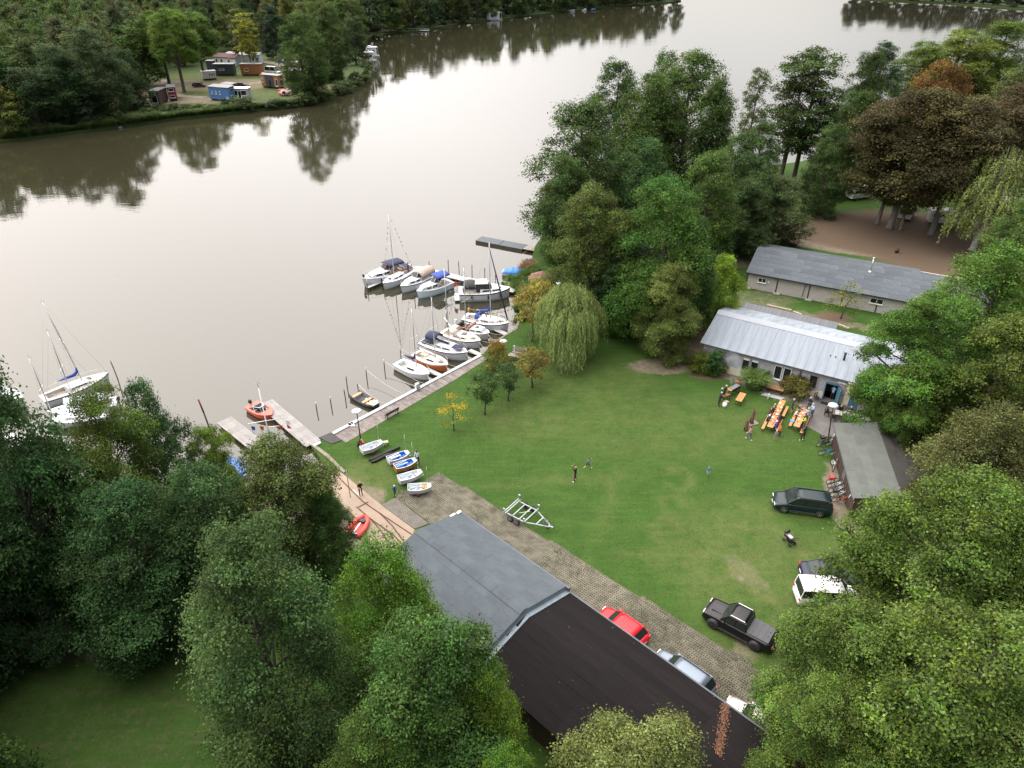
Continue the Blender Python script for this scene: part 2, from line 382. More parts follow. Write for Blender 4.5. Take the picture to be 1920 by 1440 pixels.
land('far_right_ground', right_poly, 60, (300, 500, 900, 1500), FAR_LAND.data.materials[0], [], zf=lambda x, y: .3)

# ================================================================ quay, slipway, paths
def sheet(name, pts, z, m, z0=-.4, parent=None, kind='structure'):
    b = MB(); b.prism([p.xy if hasattr(p, 'xy') else p for p in pts], z0, z)
    o = b.build(name, m, parent)
    if kind: o['kind'] = kind
    return o
def offset_line(line, d):
    out = []
    for i, p in enumerate(line):
        a = line[max(0, i - 1)]; c = line[min(len(line) - 1, i + 1)]; t = (c - a).normalized(); out.append(p + Vector((t.y, -t.x)) * d)
    return out
quay = px((622, 813), (690, 777), (760, 740), (830, 703), (900, 666))
M_BEAM = mat('white painted beam', (.38, .40, .42), .6, var=.2, scale=3)
qw = thing('quay_wall', 'long straight concrete quay edge with white capping beams along the lawn', 'quay', (0, 0, 0))
inner = offset_line(quay, .42)
for i in range(len(quay) - 1):
    for j in range(2):
        a, b_ = quay[i].lerp(quay[i + 1], j / 2 + .004), quay[i].lerp(quay[i + 1], j / 2 + .496)
        c, d = inner[i].lerp(inner[i + 1], j / 2 + .496), inner[i].lerp(inner[i + 1], j / 2 + .004)
        bm_ = MB(); bm_.prism([a, b_, c, d], -.15, .16); bm_.build('cap_beam', M_BEAM, qw)
fw = MB(); o1 = offset_line(quay, .06); o2 = offset_line(quay, .3)
for i in range(len(quay) - 1): fw.prism([o1[i], o1[i + 1], o2[i + 1], o2[i]], -2.5, -.152)
fw.build('sheet_piling', mat('dark piling', (.05, .048, .045), .8, var=.4), qw)
o3 = offset_line(quay, .425)
pv = thing('quay_pavement', 'grey stained slab path running behind the quay beam', 'pavement'); pv['kind'] = 'structure'
M_SLAB = mat('stained slabs', (.155, .135, .125), .9, var=.4, scale=1.2, bump=.4, obj=.12)
wid = [2.0, 1.9, 1.7, 1.5, .9]
inn = [offset_line(quay, .425 + w_)[i] for i, w_ in enumerate(wid)]
for i in range(len(quay) - 1):
    for j in range(8):
        f0, f1 = j / 8 + .003, (j + 1) / 8 - .003
        b_ = MB(); b_.prism([o3[i].lerp(o3[i + 1], f0), o3[i].lerp(o3[i + 1], f1), inn[i].lerp(inn[i + 1], f1), inn[i].lerp(inn[i + 1], f0)], -.2, .03 + .006 * ((i * 8 + j) % 3)); b_.build('slab', M_SLAB, pv)
ramp = MB(); q0 = px((598, 821), (622, 811), (641, 826), (622, 833)); ramp.prism(q0, -.2, .07)
tag(ramp.build('rubber_mat', mat('black rubber mat', (.035, .033, .033), .8, var=.3)), 'dark rubber ramp mat at the corner of the quay beside the wooden jetty', 'mat')
cr = MB(); cr.prism(px((586, 835), (600, 829), (603, 832), (589, 839)), -.3, .14)
tag(cr.build('corner_beam', M_BEAM), 'short white corner beam between wooden jetty and dark rubber mat', 'beam')
hull_ = MB(); hull_.prism(px((652, 797), (660, 792), (664, 797), (666, 801), (657, 801)), .05, .16)
tag(hull_.build('canvas_sheet', mat('pale canvas', (.62, .58, .53), .8, bump=.3)), 'crumpled pale sheet lying on the quay slabs near the lamp', 'sheet')
# curved bank kerb north of the beam
bank = px((902, 664), (915, 649), (940, 632), (966, 616), (972, 596))
kb = MB(); bi = offset_line(bank, .3)
for i in range(len(bank) - 1): kb.prism([bank[i], bank[i + 1], bi[i + 1], bi[i]], -1.2, .05)
struct(kb.build('bank_kerb', mat('old kerb', (.17, .14, .11), .9, var=.3)))
# slipway: sloping concrete with two pairs of rails
def slab_sheet(name, pts3, m, thick=.35):
    b = MB(); n = len(pts3)
    b.add([tuple(p) for p in pts3] + [(p[0], p[1], p[2] - thick) for p in pts3], [tuple(range(n)), tuple(range(n, 2 * n))[::-1]] + [(i, n + i, n + (i + 1) % n, (i + 1) % n) for i in range(n)])
    return b.build(name, m)
M_SLIP = mat('warm slip concrete', (.23, .175, .13), .9, var=.16, scale=.8, bump=.25, col2=(.30, .235, .175), detail=8)
sp_ = [P(640, 886, .03), P(715, 947, .03), P(777, 993, .03), P(760, 1040, .03), P(700, 1040, .03), P(683, 985, .03), P(640, 945, .03), P(585, 912, .03)]
slip = slab_sheet('slipway', sp_, M_SLIP); slip['kind'] = 'structure'
low = slab_sheet('slipway_ramp', [P(640, 885, .02), P(585, 911, .02), P(500, 872, -1.2), P(565, 838, -1.2)], mat('wet slip concrete', (.17, .155, .135), .55, var=.25, scale=1.2)); low['kind'] = 'structure'
def rail(pts, lab):
    b = MB(); q = [P(u, v, .045) for u, v in pts]
    for i in range(len(q) - 1): b.bar(q[i], q[i + 1], .09, .06)
    b.build('rail', M_RUST, slip)
rail([(620, 880), (680, 940), (713, 963), (772, 1002)], '')
rail([(713, 963), (735, 985), (757, 1015)], '')
rail([(668, 950), (695, 973), (740, 1005), (752, 1018)], '')
rail([(695, 973), (712, 992), (726, 1013)], '')
rail([(672, 951), (690, 941)], '')
b_ = MB(); b_.prism(px((583, 836), (612, 858), (632, 878), (645, 888), (648, 885), (616, 853), (588, 833)), -1.4, .12)
tag(b_.build('slipway_kerb', mat('mossy kerb', (.17, .15, .11), .9, var=.35)), 'mossy concrete kerb along the lawn side of the slipway', 'kerb')
b_ = MB(); b_.prism(px((662, 918), (676, 928), (675, 934), (660, 922)), -.2, .07); tag(b_.build('concrete_plate', M_CONC), 'pale concrete plate beside the slipway rails', 'plate')

# grey block paving: too fine to pick apart, the material carries the joints
def block_mat():
    m = mat('block paving', (.19, .178, .16), .9, var=.25, scale=1.5, spec=.2); nt = m.node_tree; N = nt.nodes
    bt = N.new('ShaderNodeTexBrick'); bt.inputs['Scale'].default_value = 1; bt.inputs['Brick Width'].default_value = .22; bt.inputs['Row Height'].default_value = .11; bt.inputs['Mortar Size'].default_value = .018
    t = N.new('ShaderNodeTexCoord'); mp = N.new('ShaderNodeMapping'); mp.inputs['Rotation'].default_value = (0, 0, .77); nt.links.new(t.outputs['Object'], mp.inputs[0]); nt.links.new(mp.outputs[0], bt.inputs[0])
    bp = N.new('ShaderNodeBump'); bp.inputs['Strength'].default_value = 1; bp.inputs['Distance'].default_value = .04; bp.invert = True
    nt.links.new(bt.outputs['Fac'], bp.inputs['Height']); nt.links.new(bp.outputs[0], N['Principled BSDF'].inputs['Normal'])
    mx = N.new('ShaderNodeMix'); mx.data_type = 'RGBA'; old = N['Principled BSDF'].inputs['Base Color'].links[0].from_socket
    nt.links.new(bt.outputs['Fac'], mx.inputs[0]); nt.links.new(old, mx.inputs[6]); mx.inputs[7].default_value = (.09, .08, .06, 1); nt.links.new(mx.outputs[2], N['Principled BSDF'].inputs['Base Color'])
    return m
sheet('block_paving', [P(u, v) for u, v in ((741, 933), (716, 947), (777, 992), (803, 982))], .035, block_mat())

# boathouse axes: s along the eave beside the path, l across (away from the path)
OB = P(866, 961, 3.2); AX = Vector((.716, -.698)); LX = Vector((-.698, -.716))
def SL(s, l, z=0): return Vector((OB.x + AX.x * s + LX.x * l, OB.y + AX.y * s + LX.y * l, z))
pave_edge = px((824, 886), (1380, 1228))
gp = thing('paver_path', 'path of open concrete grid pavers with weeds beside the boathouse', 'path'); gp['kind'] = 'structure'
def paver_mesh():
    b = MB(); xs = [0, .045, .155, .245, .355, .445, .555, .59]; ys = [0, .045, .15, .24, .345, .39]; h = .045
    holes = {(i, j) for i in (1, 3, 5) for j in (1, 3)}
    for i in range(7):
        for j in range(5):
            x0, x1, y0, y1 = xs[i], xs[i + 1], ys[j], ys[j + 1]
            if (i, j) in holes:
                for (ax, ay), (bx, by) in (((x0, y0), (x1, y0)), ((x1, y0), (x1, y1)), ((x1, y1), (x0, y1)), ((x0, y1), (x0, y0))):
                    b.add([(ax, ay, 0), (bx, by, 0), (bx, by, h), (ax, ay, h)], [(0, 1, 2, 3)])
            else: b.add([(x0, y0, h), (x1, y0, h), (x1, y1, h), (x0, y1, h)], [(0, 1, 2, 3)])
    X, Y = xs[-1], ys[-1]
    for (ax, ay), (bx, by) in (((0, 0), (X, 0)), ((X, 0), (X, Y)), ((X, Y), (0, Y)), ((0, Y), (0, 0))): b.add([(ax, ay, -.05), (bx, by, -.05), (bx, by, h), (ax, ay, h)], [(0, 1, 2, 3)])
    return b
pm = paver_mesh(); M_PAV = mat('grid paver concrete', (.122, .113, .086), .95, var=.45, scale=1.1, bump=.3, obj=.26, spec=.2)
pme = pm.mesh('paver', M_PAV)
poly_path = px((823, 885), (742, 931), (803, 981)) + [SL(0, -.12).xy, SL(26, -.12).xy, P(1470, 1290).xy, P(1385, 1231).xy, P(1100, 1058).xy]
rz_ = math.atan2(AX.y, AX.x); rnd = random.Random(5); allp = []
for i in range(-16, 46):
    for j in range(-8, 22):
        q = SL(i * .6 + (j % 2) * .3, -.15 - j * .4)
        cx_ = SL(i * .6 + .3, -.15 - j * .4 - .2)
        if inside(np.array([cx_.x]), np.array([cx_.y]), poly_path)[0]: allp.append(q)
allp.sort(key=lambda q: q.y)
rest = MB()
for k, q in enumerate(allp):
    z = rnd.uniform(-.012, .012)
    if k < 300:
        o = link('paver', pme, gp); o.location = (q.x, q.y, z); o.rotation_euler = (rnd.uniform(-.012, .012), rnd.uniform(-.012, .012), rz_ + rnd.uniform(-.012, .012))
    else:
        Mx = Matrix.Translation((q.x, q.y, z)) @ Matrix.Rotation(rz_ + rnd.uniform(-.012, .012), 4, 'Z'); rest.add([Mx @ Vector(v) for v in pm.v], pm.f)
o = rest.build('pavers', M_PAV, gp); o['kind'] = 'stuff'
bed_m = mat('weedy joints', (.065, .060, .040), .95, scale=.8, col2=(.060, .072, .028), detail=8)
sheet('path_bed', poly_path, .006, bed_m, z0=-.3)
tb = [P(1499, 755), P(1530, 738), P(1700, 800), P(1720, 840), P(1560, 826), P(1494, 790)]
sheet('terrace', tb, .05, mat('terrace concrete', (.125, .117, .112), .85, var=.25, scale=1.1, bump=.25, detail=8, spec=.25))
# far shore tracks
M_TRACK = mat('sandy track', (.17, .14, .11), .95, var=.25, scale=.5)
def track(pts, w):
    q = [P(u, v).xy for u, v in pts]; a, c = offset_line(q, w / 2), offset_line(q, -w / 2); b = MB()
    b.add([(p.x, p.y, .19) for p in a] + [(p.x, p.y, .19) for p in c], [(i, i + 1, len(q) + i + 1, len(q) + i) for i in range(len(q) - 1)])
    return struct(b.build('sandy_track', M_TRACK))
track([(385, 184), (340, 181), (315, 173), (295, 160), (312, 150)], 3.2)
track([(492, 117), (520, 120), (540, 128), (545, 140), (560, 150)], 4)
track([(450, 162), (475, 157), (492, 155)], 3)
track([(1440, 420), (1560, 395), (1700, 398), (1900, 410)], 4) if False else None

# weeds growing through the pavers, in drifts
rw = np.random.RandomState(12); b = MB()
for q in allp:
    f = math.sin(q.x * 1.3) * math.cos(q.y * .9 + 1) + math.sin(q.x * .47 - q.y * .6) + rw.normal() * .5
    for _ in range(int(max(0, f + .2) * 13)):
        o_ = Vector((q.x, q.y, .0)) + Vector((AX.x * rw.uniform(0, .6) - LX.x * rw.uniform(0, .4), AX.y * rw.uniform(0, .6) - LX.y * rw.uniform(0, .4), 0)); a = rw.uniform(0, 6.28); w_, h_ = rw.uniform(.02, .05), rw.uniform(.05, .14); l_ = Vector((math.cos(a + 1.5), math.sin(a + 1.5), 0)) * rw.uniform(.02, .1)
        c_ = Vector((math.cos(a) * w_, math.sin(a) * w_, 0)); b.add([o_ - c_, o_ + c_, o_ + c_ * .3 + l_ + Vector((0, 0, h_)), o_ - c_ * .3 + l_ + Vector((0, 0, h_))], [(0, 1, 2, 3)])
o = b.build('weeds', mat('weeds', (.05, .085, .02), .9, scale=.5, col2=(.085, .085, .03))); tag(o, None, None, None, 'stuff')

# blades of grass and fallen leaves: the grain of the lawn
def scatter_quads(name, n, box, m, hrange, wrange, seed, flat=False, ok=None):
    r_ = np.random.RandomState(seed); X, Y = r_.uniform(box[0], box[2], n), r_.uniform(box[1], box[3], n); k = inside(X, Y, near_poly)
    if ok is not None: k &= ok(X, Y, r_)
    X, Y = X[k], Y[k]; n = len(X); a = r_.uniform(0, 6.28, n); w, h = r_.uniform(*wrange, n), r_.uniform(*hrange, n); la, ll = r_.uniform(0, 6.28, n), r_.uniform(.3, 1.2, n)
    V = np.zeros((n, 4, 3)); cx, cy = np.cos(a) * w, np.sin(a) * w; lx, ly = np.cos(la) * h * ll, np.sin(la) * h * ll
    if flat: lx, ly = -np.sin(a) * h, np.cos(a) * h; h = h * 0 + .012
    for i, (sx, f) in enumerate(((-1, 0), (1, 0), (.4, 1), (-.4, 1))): V[:, i, 0] = X + cx * sx + lx * f; V[:, i, 1] = Y + cy * sx + ly * f; V[:, i, 2] = .004 + h * f
    me = bpy.data.meshes.new(name); me.vertices.add(4 * n); me.vertices.foreach_set('co', V.astype(np.float32).ravel()); me.loops.add(4 * n); me.loops.foreach_set('vertex_index', np.arange(4 * n, dtype=np.int32)); me.polygons.add(n); me.polygons.foreach_set('loop_start', np.arange(0, 4 * n, 4, dtype=np.int32)); me.polygons.foreach_set('loop_total', np.full(n, 4, np.int32)); me.materials.append(m); me.update(calc_edges=True)
    o = link(name, me); o['kind'] = 'stuff'; return o
hole_polys = [poly_path, px((741, 933), (716, 947), (777, 992), (803, 982)), [p.xy for p in tb], [SL(-1, .3).xy, SL(32, .3).xy, SL(32, 9.5).xy, SL(-1, 9.5).xy], px((640, 880), (720, 945), (780, 995), (760, 1045), (560, 960), (560, 880))]
def on_lawn(X, Y, r_):
    k = np.ones(X.shape, bool)
    for h_ in hole_polys: k &= ~inside(X, Y, h_)
    for ch, mx_, my_, rx, ry, rot, s_ in near_masks:
        if ch < 2: c_, s2 = math.cos(rot), math.sin(rot); dx, dy = X - mx_, Y - my_; q = ((dx * c_ + dy * s2) / rx) ** 2 + ((-dx * s2 + dy * c_) / ry) ** 2; k &= (q > 1.1) | (r_.uniform(size=X.shape) > s_)
    return k
scatter_quads('grass', 150000, (-30, 24, 48, 95), mat('grass blades', (.040, .086, .014), .9, spec=.1, scale=.35, col2=(.068, .126, .022), detail=9), (.03, .075), (.010, .026), 31, ok=on_lawn)
drift = lambda X, Y, r_: on_lawn(X, Y, r_) & (r_.uniform(size=X.shape) < .25 + .75 * np.clip(np.sin(X * .35 + 1) * np.sin(Y * .28), 0, 1))
scatter_quads('fallen_leaves', 5000, (-30, 24, 48, 95), mat('dry fallen leaves', (.17, .125, .045), .9, scale=.7, col2=(.10, .06, .025)), (.05, .10), (.03, .05), 32, True, drift)
# ================================================================ trees
def leaf_mat(name, trans=.32, rough=.7, spec=.12):
    m = bpy.data.materials.new(name); m.use_nodes = True; nt = m.node_tree; N = nt.nodes; L = nt.links.new
    b = N['Principled BSDF']; b.inputs['Roughness'].default_value = rough; b.inputs['Specular IOR Level'].default_value = spec
    oi = N.new('ShaderNodeObjectInfo'); at = N.new('ShaderNodeAttribute'); at.attribute_name = 'tint'
    sp = N.new('ShaderNodeSeparateXYZ'); L(at.outputs['Vector'], sp.inputs[0])
    hs = N.new('ShaderNodeHueSaturation'); L(oi.outputs['Color'], hs.inputs['Color']); L(sp.outputs[0], hs.inputs['Value']); L(sp.outputs[1], hs.inputs['Hue']); L(sp.outputs[2], hs.inputs['Saturation'])
    L(hs.outputs[0], b.inputs['Base Color'])
    tr = N.new('ShaderNodeBsdfTranslucent'); h2 = N.new('ShaderNodeHueSaturation'); h2.inputs['Value'].default_value = 1.3; h2.inputs['Hue'].default_value = .485; L(hs.outputs[0], h2.inputs['Color']); L(h2.outputs[0], tr.inputs[0])
    mx = N.new('ShaderNodeMixShader'); mx.inputs[0].default_value = trans; L(b.outputs[0], mx.inputs[1]); L(tr.outputs[0], mx.inputs[2])
    L(mx.outputs[0], N['Material Output'].inputs[0]); return m
M_LEAF = leaf_mat('leaves')
M_BARK = mat('bark', (.075, .062, .05), .9, var=.35, scale=3, stretch=(3, 3, .6), bump=.6)
M_PALEBARK = mat('pale bark', (.17, .165, .15), .85, var=.4, scale=3, stretch=(3, 3, 1), bump=.4)
M_BEECHBARK = mat('beech bark', (.13, .12, .105), .8, var=.25, scale=2, bump=.3)
M_BIRCH = mat('birch bark', (.42, .41, .39), .8, var=.5, scale=4, stretch=(1, 1, 3), detail=3)

def leaves_mesh(name, C0, N0, tint, length, width, rs, droop=None):
    """one small folded blade per point; C0 centres, N0 facing"""
    n = len(C0)
    t = rs.normal(size=(n, 3))
    if droop is not None: t = t * (1 - droop) + np.array([0, 0, -1.6]) * droop
    t -= N0 * (t * N0).sum(1, keepdims=True); t /= np.linalg.norm(t, axis=1, keepdims=True) + 1e-9
    s = np.cross(N0, t)
    l = (length * rs.uniform(.7, 1.3, (n, 1))); w = width * rs.uniform(.7, 1.3, (n, 1))
    V = np.empty((n, 4, 3)); V[:, 0] = C0 - t * l * .5; V[:, 1] = C0 + s * w * .5 + N0 * w * .16; V[:, 2] = C0 + t * l * .5; V[:, 3] = C0 - s * w * .5 + N0 * w * .16
    me = bpy.data.meshes.new(name)
    me.vertices.add(4 * n); me.vertices.foreach_set('co', V.astype(np.float32).ravel())
    me.loops.add(4 * n); me.loops.foreach_set('vertex_index', np.arange(4 * n, dtype=np.int32))
    me.polygons.add(n); me.polygons.foreach_set('loop_start', np.arange(0, 4 * n, 4, dtype=np.int32)); me.polygons.foreach_set('loop_total', np.full(n, 4, np.int32))
    a = me.attributes.new('tint', 'FLOAT_VECTOR', 'FACE'); a.data.foreach_set('vector', tint.astype(np.float32).ravel())
    me.materials.append(M_LEAF); me.update(calc_edges=True); return me

def env(t, shape):
    if shape == 'round': return np.sin(np.pi * np.clip(t, 0, 1) ** .85) ** .55
    if shape == 'cone': return np.sin(np.pi * np.clip(t, 0, 1) ** .55) ** .75
    if shape == 'col': return np.sin(np.pi * np.clip(t, 0, 1) ** .9) ** .35
    if shape == 'dome': return np.clip(1 - np.clip(t, 0, 1) ** 2.6, 0, 1) ** .5 * (.82 + .18 * np.clip(t / .25, 0, 1))
    return np.ones_like(t)

PROTO = {}
def proto(key, h, r, nleaf, leaf, nl, shape='round', z0=.16, seed=1, lobe=.36, width=.6, clump=.55, open_=.0, trunk_r=None, bark=None, up=.65, droopy=0., layered=.9, flip_=-.45):
    """crown of nl leafy boughs on a branching trunk, true size h x r metres; returns (trunk mesh, crown mesh, h, r)"""
    rs = np.random.RandomState(seed)
    t = (np.arange(nl) + .5) / nl; t = np.clip(t + rs.uniform(-.4, .4, nl) / nl, 0.03, .97)
    az = np.arange(nl) * 2.399963 + rs.uniform(-.5, .5, nl)
    zc = h * (z0 + (1 - z0) * (t * .93)); er = r * env(t, shape)
    rad = er * np.sqrt(rs.uniform(.08, .85, nl)) * .86
    lc = np.stack([rad * np.cos(az), rad * np.sin(az), zc], 1)
    lr = r * lobe * rs.uniform(.65, 1.25, nl) * (.45 + .55 * env(t, shape))
    lt = rs.normal(1, .2, nl); lh = rs.normal(.5, .008, nl)
    # twigs: clump centres over the outer side of each bough
    ncl = max(60, int(nleaf / 26)); wts = lr ** 2 / (lr ** 2).sum(); li = rs.choice(nl, ncl, p=wts)
    d = rs.normal(size=(ncl, 3)); d /= np.linalg.norm(d, axis=1, keepdims=True)
    out = lc[li] - np.array([0, 0, h * (z0 + .30 * (1 - z0))]); out /= np.linalg.norm(out, axis=1, keepdims=True) + 1e-9
    flip = ((d * (out + np.array([0, 0, .7]))).sum(1) < flip_); d[flip] *= -1
    cc = lc[li] + d * (lr[li] * rs.uniform(.55, 1.12, ncl))[:, None] * np.array([1, 1, layered])
    if droopy: cc[:, 2] -= droopy * rs.uniform(0, 1, ncl) ** 1.5 * (np.hypot(cc[:, 0], cc[:, 1]) / r)
    ct = rs.normal(1, .28, ncl); ch = rs.normal(0, .008, ncl)
    k = rs.randint(0, ncl, nleaf)
    keep = rs.uniform(size=ncl) > open_; k = k[keep[k]]; n = len(k)
    g = rs.normal(size=(n, 3)) * clump * np.array([1, 1, .55]) * rs.uniform(.6, 1.2, (n, 1))
    c = cc[k] + g
    if droopy: c[:, 2] -= np.abs(g[:, 0]) * droopy * .5
    c[:, 2] = np.maximum(c[:, 2], .25)
    nn = d[k] * .55 + np.array([0, 0, up]) + rs.normal(size=(n, 3)) * .5; nn /= np.linalg.norm(nn, axis=1, keepdims=True)
    val = np.clip(lt[li[k]] * ct[k] * rs.normal(1, .25, n), .35, 2.1); hue = lh[li[k]] + ch[k] + rs.normal(0, .006, n)
    yel = rs.uniform(size=n) < .008; hue[yel] -= .05; val[yel] *= 1.5
    tint = np.stack([val, hue, np.clip(rs.normal(1, .1, n), .6, 1.3)], 1)
    cm = leaves_mesh('crown', c, nn, tint, leaf, leaf * width, rs, .5 if droopy else None)
    b = MB(); tr = trunk_r or r * .055; top = h * .86
    tp = [Vector((0, 0, -.15)), Vector((0, 0, .35)), Vector((rs.normal() * .15, rs.normal() * .15, top * .33)), Vector((rs.normal() * .35, rs.normal() * .35, top * .66)), Vector((rs.normal() * .3, rs.normal() * .3, top))]
    b.tube(tp, [tr * 1.7, tr * 1.15, tr * .9, tr * .55, tr * .12], 8)
    for i in range(nl):
        e = Vector(lc[i]); zb = max(h * z0 * .8, e.z - rad[i] * rs.uniform(.5, 1.0)); f = min(.98, zb / top) if zb < top else .95
        q = f * 3 + 1; q0 = int(min(3, q)); base = tp[q0].lerp(tp[min(4, q0 + 1)], q - q0)
        mid = base.lerp(e, .55) + Vector((0, 0, .08 * (e - base).length)); w = tr * (1 - f) * .45 + tr * .1
        b.tube([base, mid, e], [w, w * .62, w * .25], 5, cap=False)
        for _ in range(2 if nleaf > 12000 else 0):
            k2 = rs.choice(np.nonzero(li == i)[0]) if (li == i).any() else 0; b.tube([mid.lerp(e, rs.uniform(.2, .9)), Vector(cc[k2])], [w * .35, w * .1], 4, cap=False)
    tm = b.mesh('trunk', bark or M_BARK)
    PROTO[key] = (tm, cm, h, r)

def hanging(key, h, r, ns, seed, leaf=(.34, .075), dome=.55, lo=.12, bark=None, n_lobe=11, density=9., lenf=(.25, .75)):
    """weeping crown: leafy strands falling from arched boughs"""
    rs = np.random.RandomState(seed); b = MB(); tr = r * .06; top = h * .8
    tp = [Vector((0, 0, -.15)), Vector((0, 0, .4)), Vector((.1, 0, top * .4)), Vector((.2, -.1, top))]
    b.tube(tp, [tr * 1.6, tr, tr * .8, tr * .25], 8)
    C_, N_, T_ = [], [], []
    lobes = []
    for i in range(n_lobe):
        a = i * 2.4 + rs.uniform(-.4, .4); f = rs.uniform(.3, 1) if i else 0.; q = r * .72 * f
        lobes.append((q * math.cos(a), q * math.sin(a), h * (1 - (1 - dome) * f ** 2 * rs.uniform(.6, 1.15)), r * rs.uniform(.26, .42), rs.normal(1, .12)))
        e = Vector(lobes[-1][:3]); s = tp[2].lerp(tp[3], rs.uniform(.1, .9)); b.tube([s, s.lerp(e, .5) + Vector((0, 0, h * .06)), e], [tr * .4, tr * .25, tr * .1], 5, cap=False)
    for _ in range(ns):
        lx, ly, lz, lr_, lt = lobes[rs.randint(n_lobe)]
        a = rs.uniform(0, 2 * math.pi); q = lr_ * math.sqrt(rs.uniform()); x, y = lx + q * math.cos(a), ly + q * math.sin(a); z = lz - .5 * lr_ * (q / lr_) ** 2 + rs.normal() * .15
        L_ = min(z - h * lo * rs.uniform(.2, 1.6), h * rs.uniform(*lenf)); n = max(3, int(L_ * density)); s = np.linspace(0, 1, n)
        rr = math.hypot(x, y) + 1e-6; ox, oy = x / rr, y / rr; bulge = .35 * (1 - np.exp(-4 * s)) * lr_
        pts = np.stack([x + ox * bulge + rs.normal(size=n) * .07, y + oy * bulge + rs.normal(size=n) * .07, z - s * L_ + rs.normal(size=n) * .05], 1)
        C_.append(pts); nn = np.array([ox, oy, .55]) + rs.normal(size=(n, 3)) * .5; N_.append(nn / np.linalg.norm(nn, axis=1, keepdims=True))
        st = lt * rs.normal(1, .16); T_.append(np.stack([np.clip(st * rs.normal(1, .16, n), .4, 2), np.full(n, .5 + rs.normal() * .008), np.clip(rs.normal(1, .1, n), .6, 1.3)], 1))
    cm = leaves_mesh('crown', np.concatenate(C_), np.concatenate(N_), np.concatenate(T_), leaf[0], leaf[1], rs, .8)
    PROTO[key] = (b.mesh('trunk', bark or M_BARK), cm, h, r)

proto('big_a', 17, 6.2, 74000, .19, 38, 'dome', .02, 11, .30, clump=.36)
proto('big_b', 18, 6.0, 78000, .17, 44, 'dome', .02, 12, .28, clump=.34)
proto('big_c', 16, 6.5, 72000, .20, 36, 'dome', .03, 13, .30, clump=.34, layered=.8)
proto('oak', 18, 8.5, 100000, .215, 62, 'dome', .08, 14, .23, clump=.32, layered=.65, trunk_r=.42, open_=.08)
proto('mid_a', 20, 6.5, 44000, .27, 36, 'dome', .03, 21, .35, clump=.42, layered=1.1)
proto('mid_b', 22, 6.0, 44000, .27, 40, 'round', .04, 22, .35, clump=.42, layered=1.1)
proto('mid_c', 18, 6.5, 44000, .27, 36, 'dome', .04, 23, .34, clump=.40, layered=1.05)
proto('clear', 24, 6.8, 34000, .32, 34, 'dome', .40, 27, .32, clump=.46, trunk_r=.42)
proto('tall', 24, 4.6, 17000, .36, 44, 'col', .22, 24, .40, clump=.45, layered=.55, open_=.28, trunk_r=.34)
proto('beech', 22, 8.5, 46000, .31, 46, 'dome', .33, 25, .27, clump=.5, droopy=1.0, layered=.8, bark=M_BEECHBARK, trunk_r=.36)
proto('far_a', 20, 6.0, 9000, .55, 20, 'round', .05, 31, .36, clump=.65, bark=M_BARK)
proto('far_b', 22, 5.6, 9000, .55, 22, 'dome', .05, 32, .34, clump=.6)
proto('far_c', 20, 6.4, 9000, .55, 18, 'round', .05, 33, .36, clump=.55, layered=.8)
proto('far_tall', 24, 3.4, 4500, .55, 22, 'col', .30, 34, .42, clump=.5, open_=.1, bark=M_PALEBARK, trunk_r=.3)
proto('young', 4.6, 1.5, 3600, .15, 20, 'round', .36, 41, .42, clump=.2, trunk_r=.07)
proto('sapling', 5.2, 1.7, 1500, .15, 16, 'cone', .26, 42, .40, clump=.22, trunk_r=.06, open_=.2)
proto('bush', 2.6, 1.7, 4200, .16, 20, 'dome', .02, 43, .42, clump=.26, trunk_r=.05)
proto('far_bush', 3.2, 2.4, 1100, .42, 12, 'dome', .02, 44, .45, clump=.4, trunk_r=.08)
hanging('willow', 8.6, 4.6, 1250, 51, dome=.40, n_lobe=17, lenf=(.16, .55))
hanging('birch', 15, 4.2, 900, 52, leaf=(.28, .13), dome=.45, lo=.12, bark=M_BIRCH, n_lobe=26, density=9, lenf=(.08, .26))

TREES = []
def tree(kind, uc, vc, h, rpx, col, label, cat='tree', group=None, name=None, zc=.6, base=None, rz=None, trunk=True):
    """a tree whose crown centre is seen at (uc, vc) and stands zc*h high; or stands with its foot at base"""
    tm, cm, h0, r0 = PROTO[kind]
    if base: g = P(*base)
    else: g = P(uc, vc, h * zc); g.z = 0
    r = rpx / pxm(Vector((g.x, g.y, h * zc)))
    return plant(kind, g, h, r, col, label, cat, group, name, rz, trunk)
def plant(kind, g, h, r, col, label, cat='tree', group=None, name=None, rz=None, trunk=True):
    tm, cm, h0, r0 = PROTO[kind]
    o = thing(name or {'willow': 'willow_tree', 'birch': 'birch_tree', 'beech': 'beech_tree', 'oak': 'oak_tree', 'bush': 'shrub', 'far_bush': 'shrub'}.get(kind, 'deciduous_tree'), label, cat, g, random.uniform(0, 6.28) if rz is None else rz, group)
    o.scale = (r / r0, r / r0, h / h0)
    if trunk: link('trunk', tm, o)
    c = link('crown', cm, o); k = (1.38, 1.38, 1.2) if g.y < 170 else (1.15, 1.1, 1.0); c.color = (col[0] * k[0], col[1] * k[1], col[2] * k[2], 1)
    TREES.append((g.x, g.y, r, h)); return o
G1, G2, G3, G4 = (.036, .075, .020), (.050, .095, .022), (.028, .062, .022), (.070, .105, .022)   # mid, fresh, bluish dark, yellowish
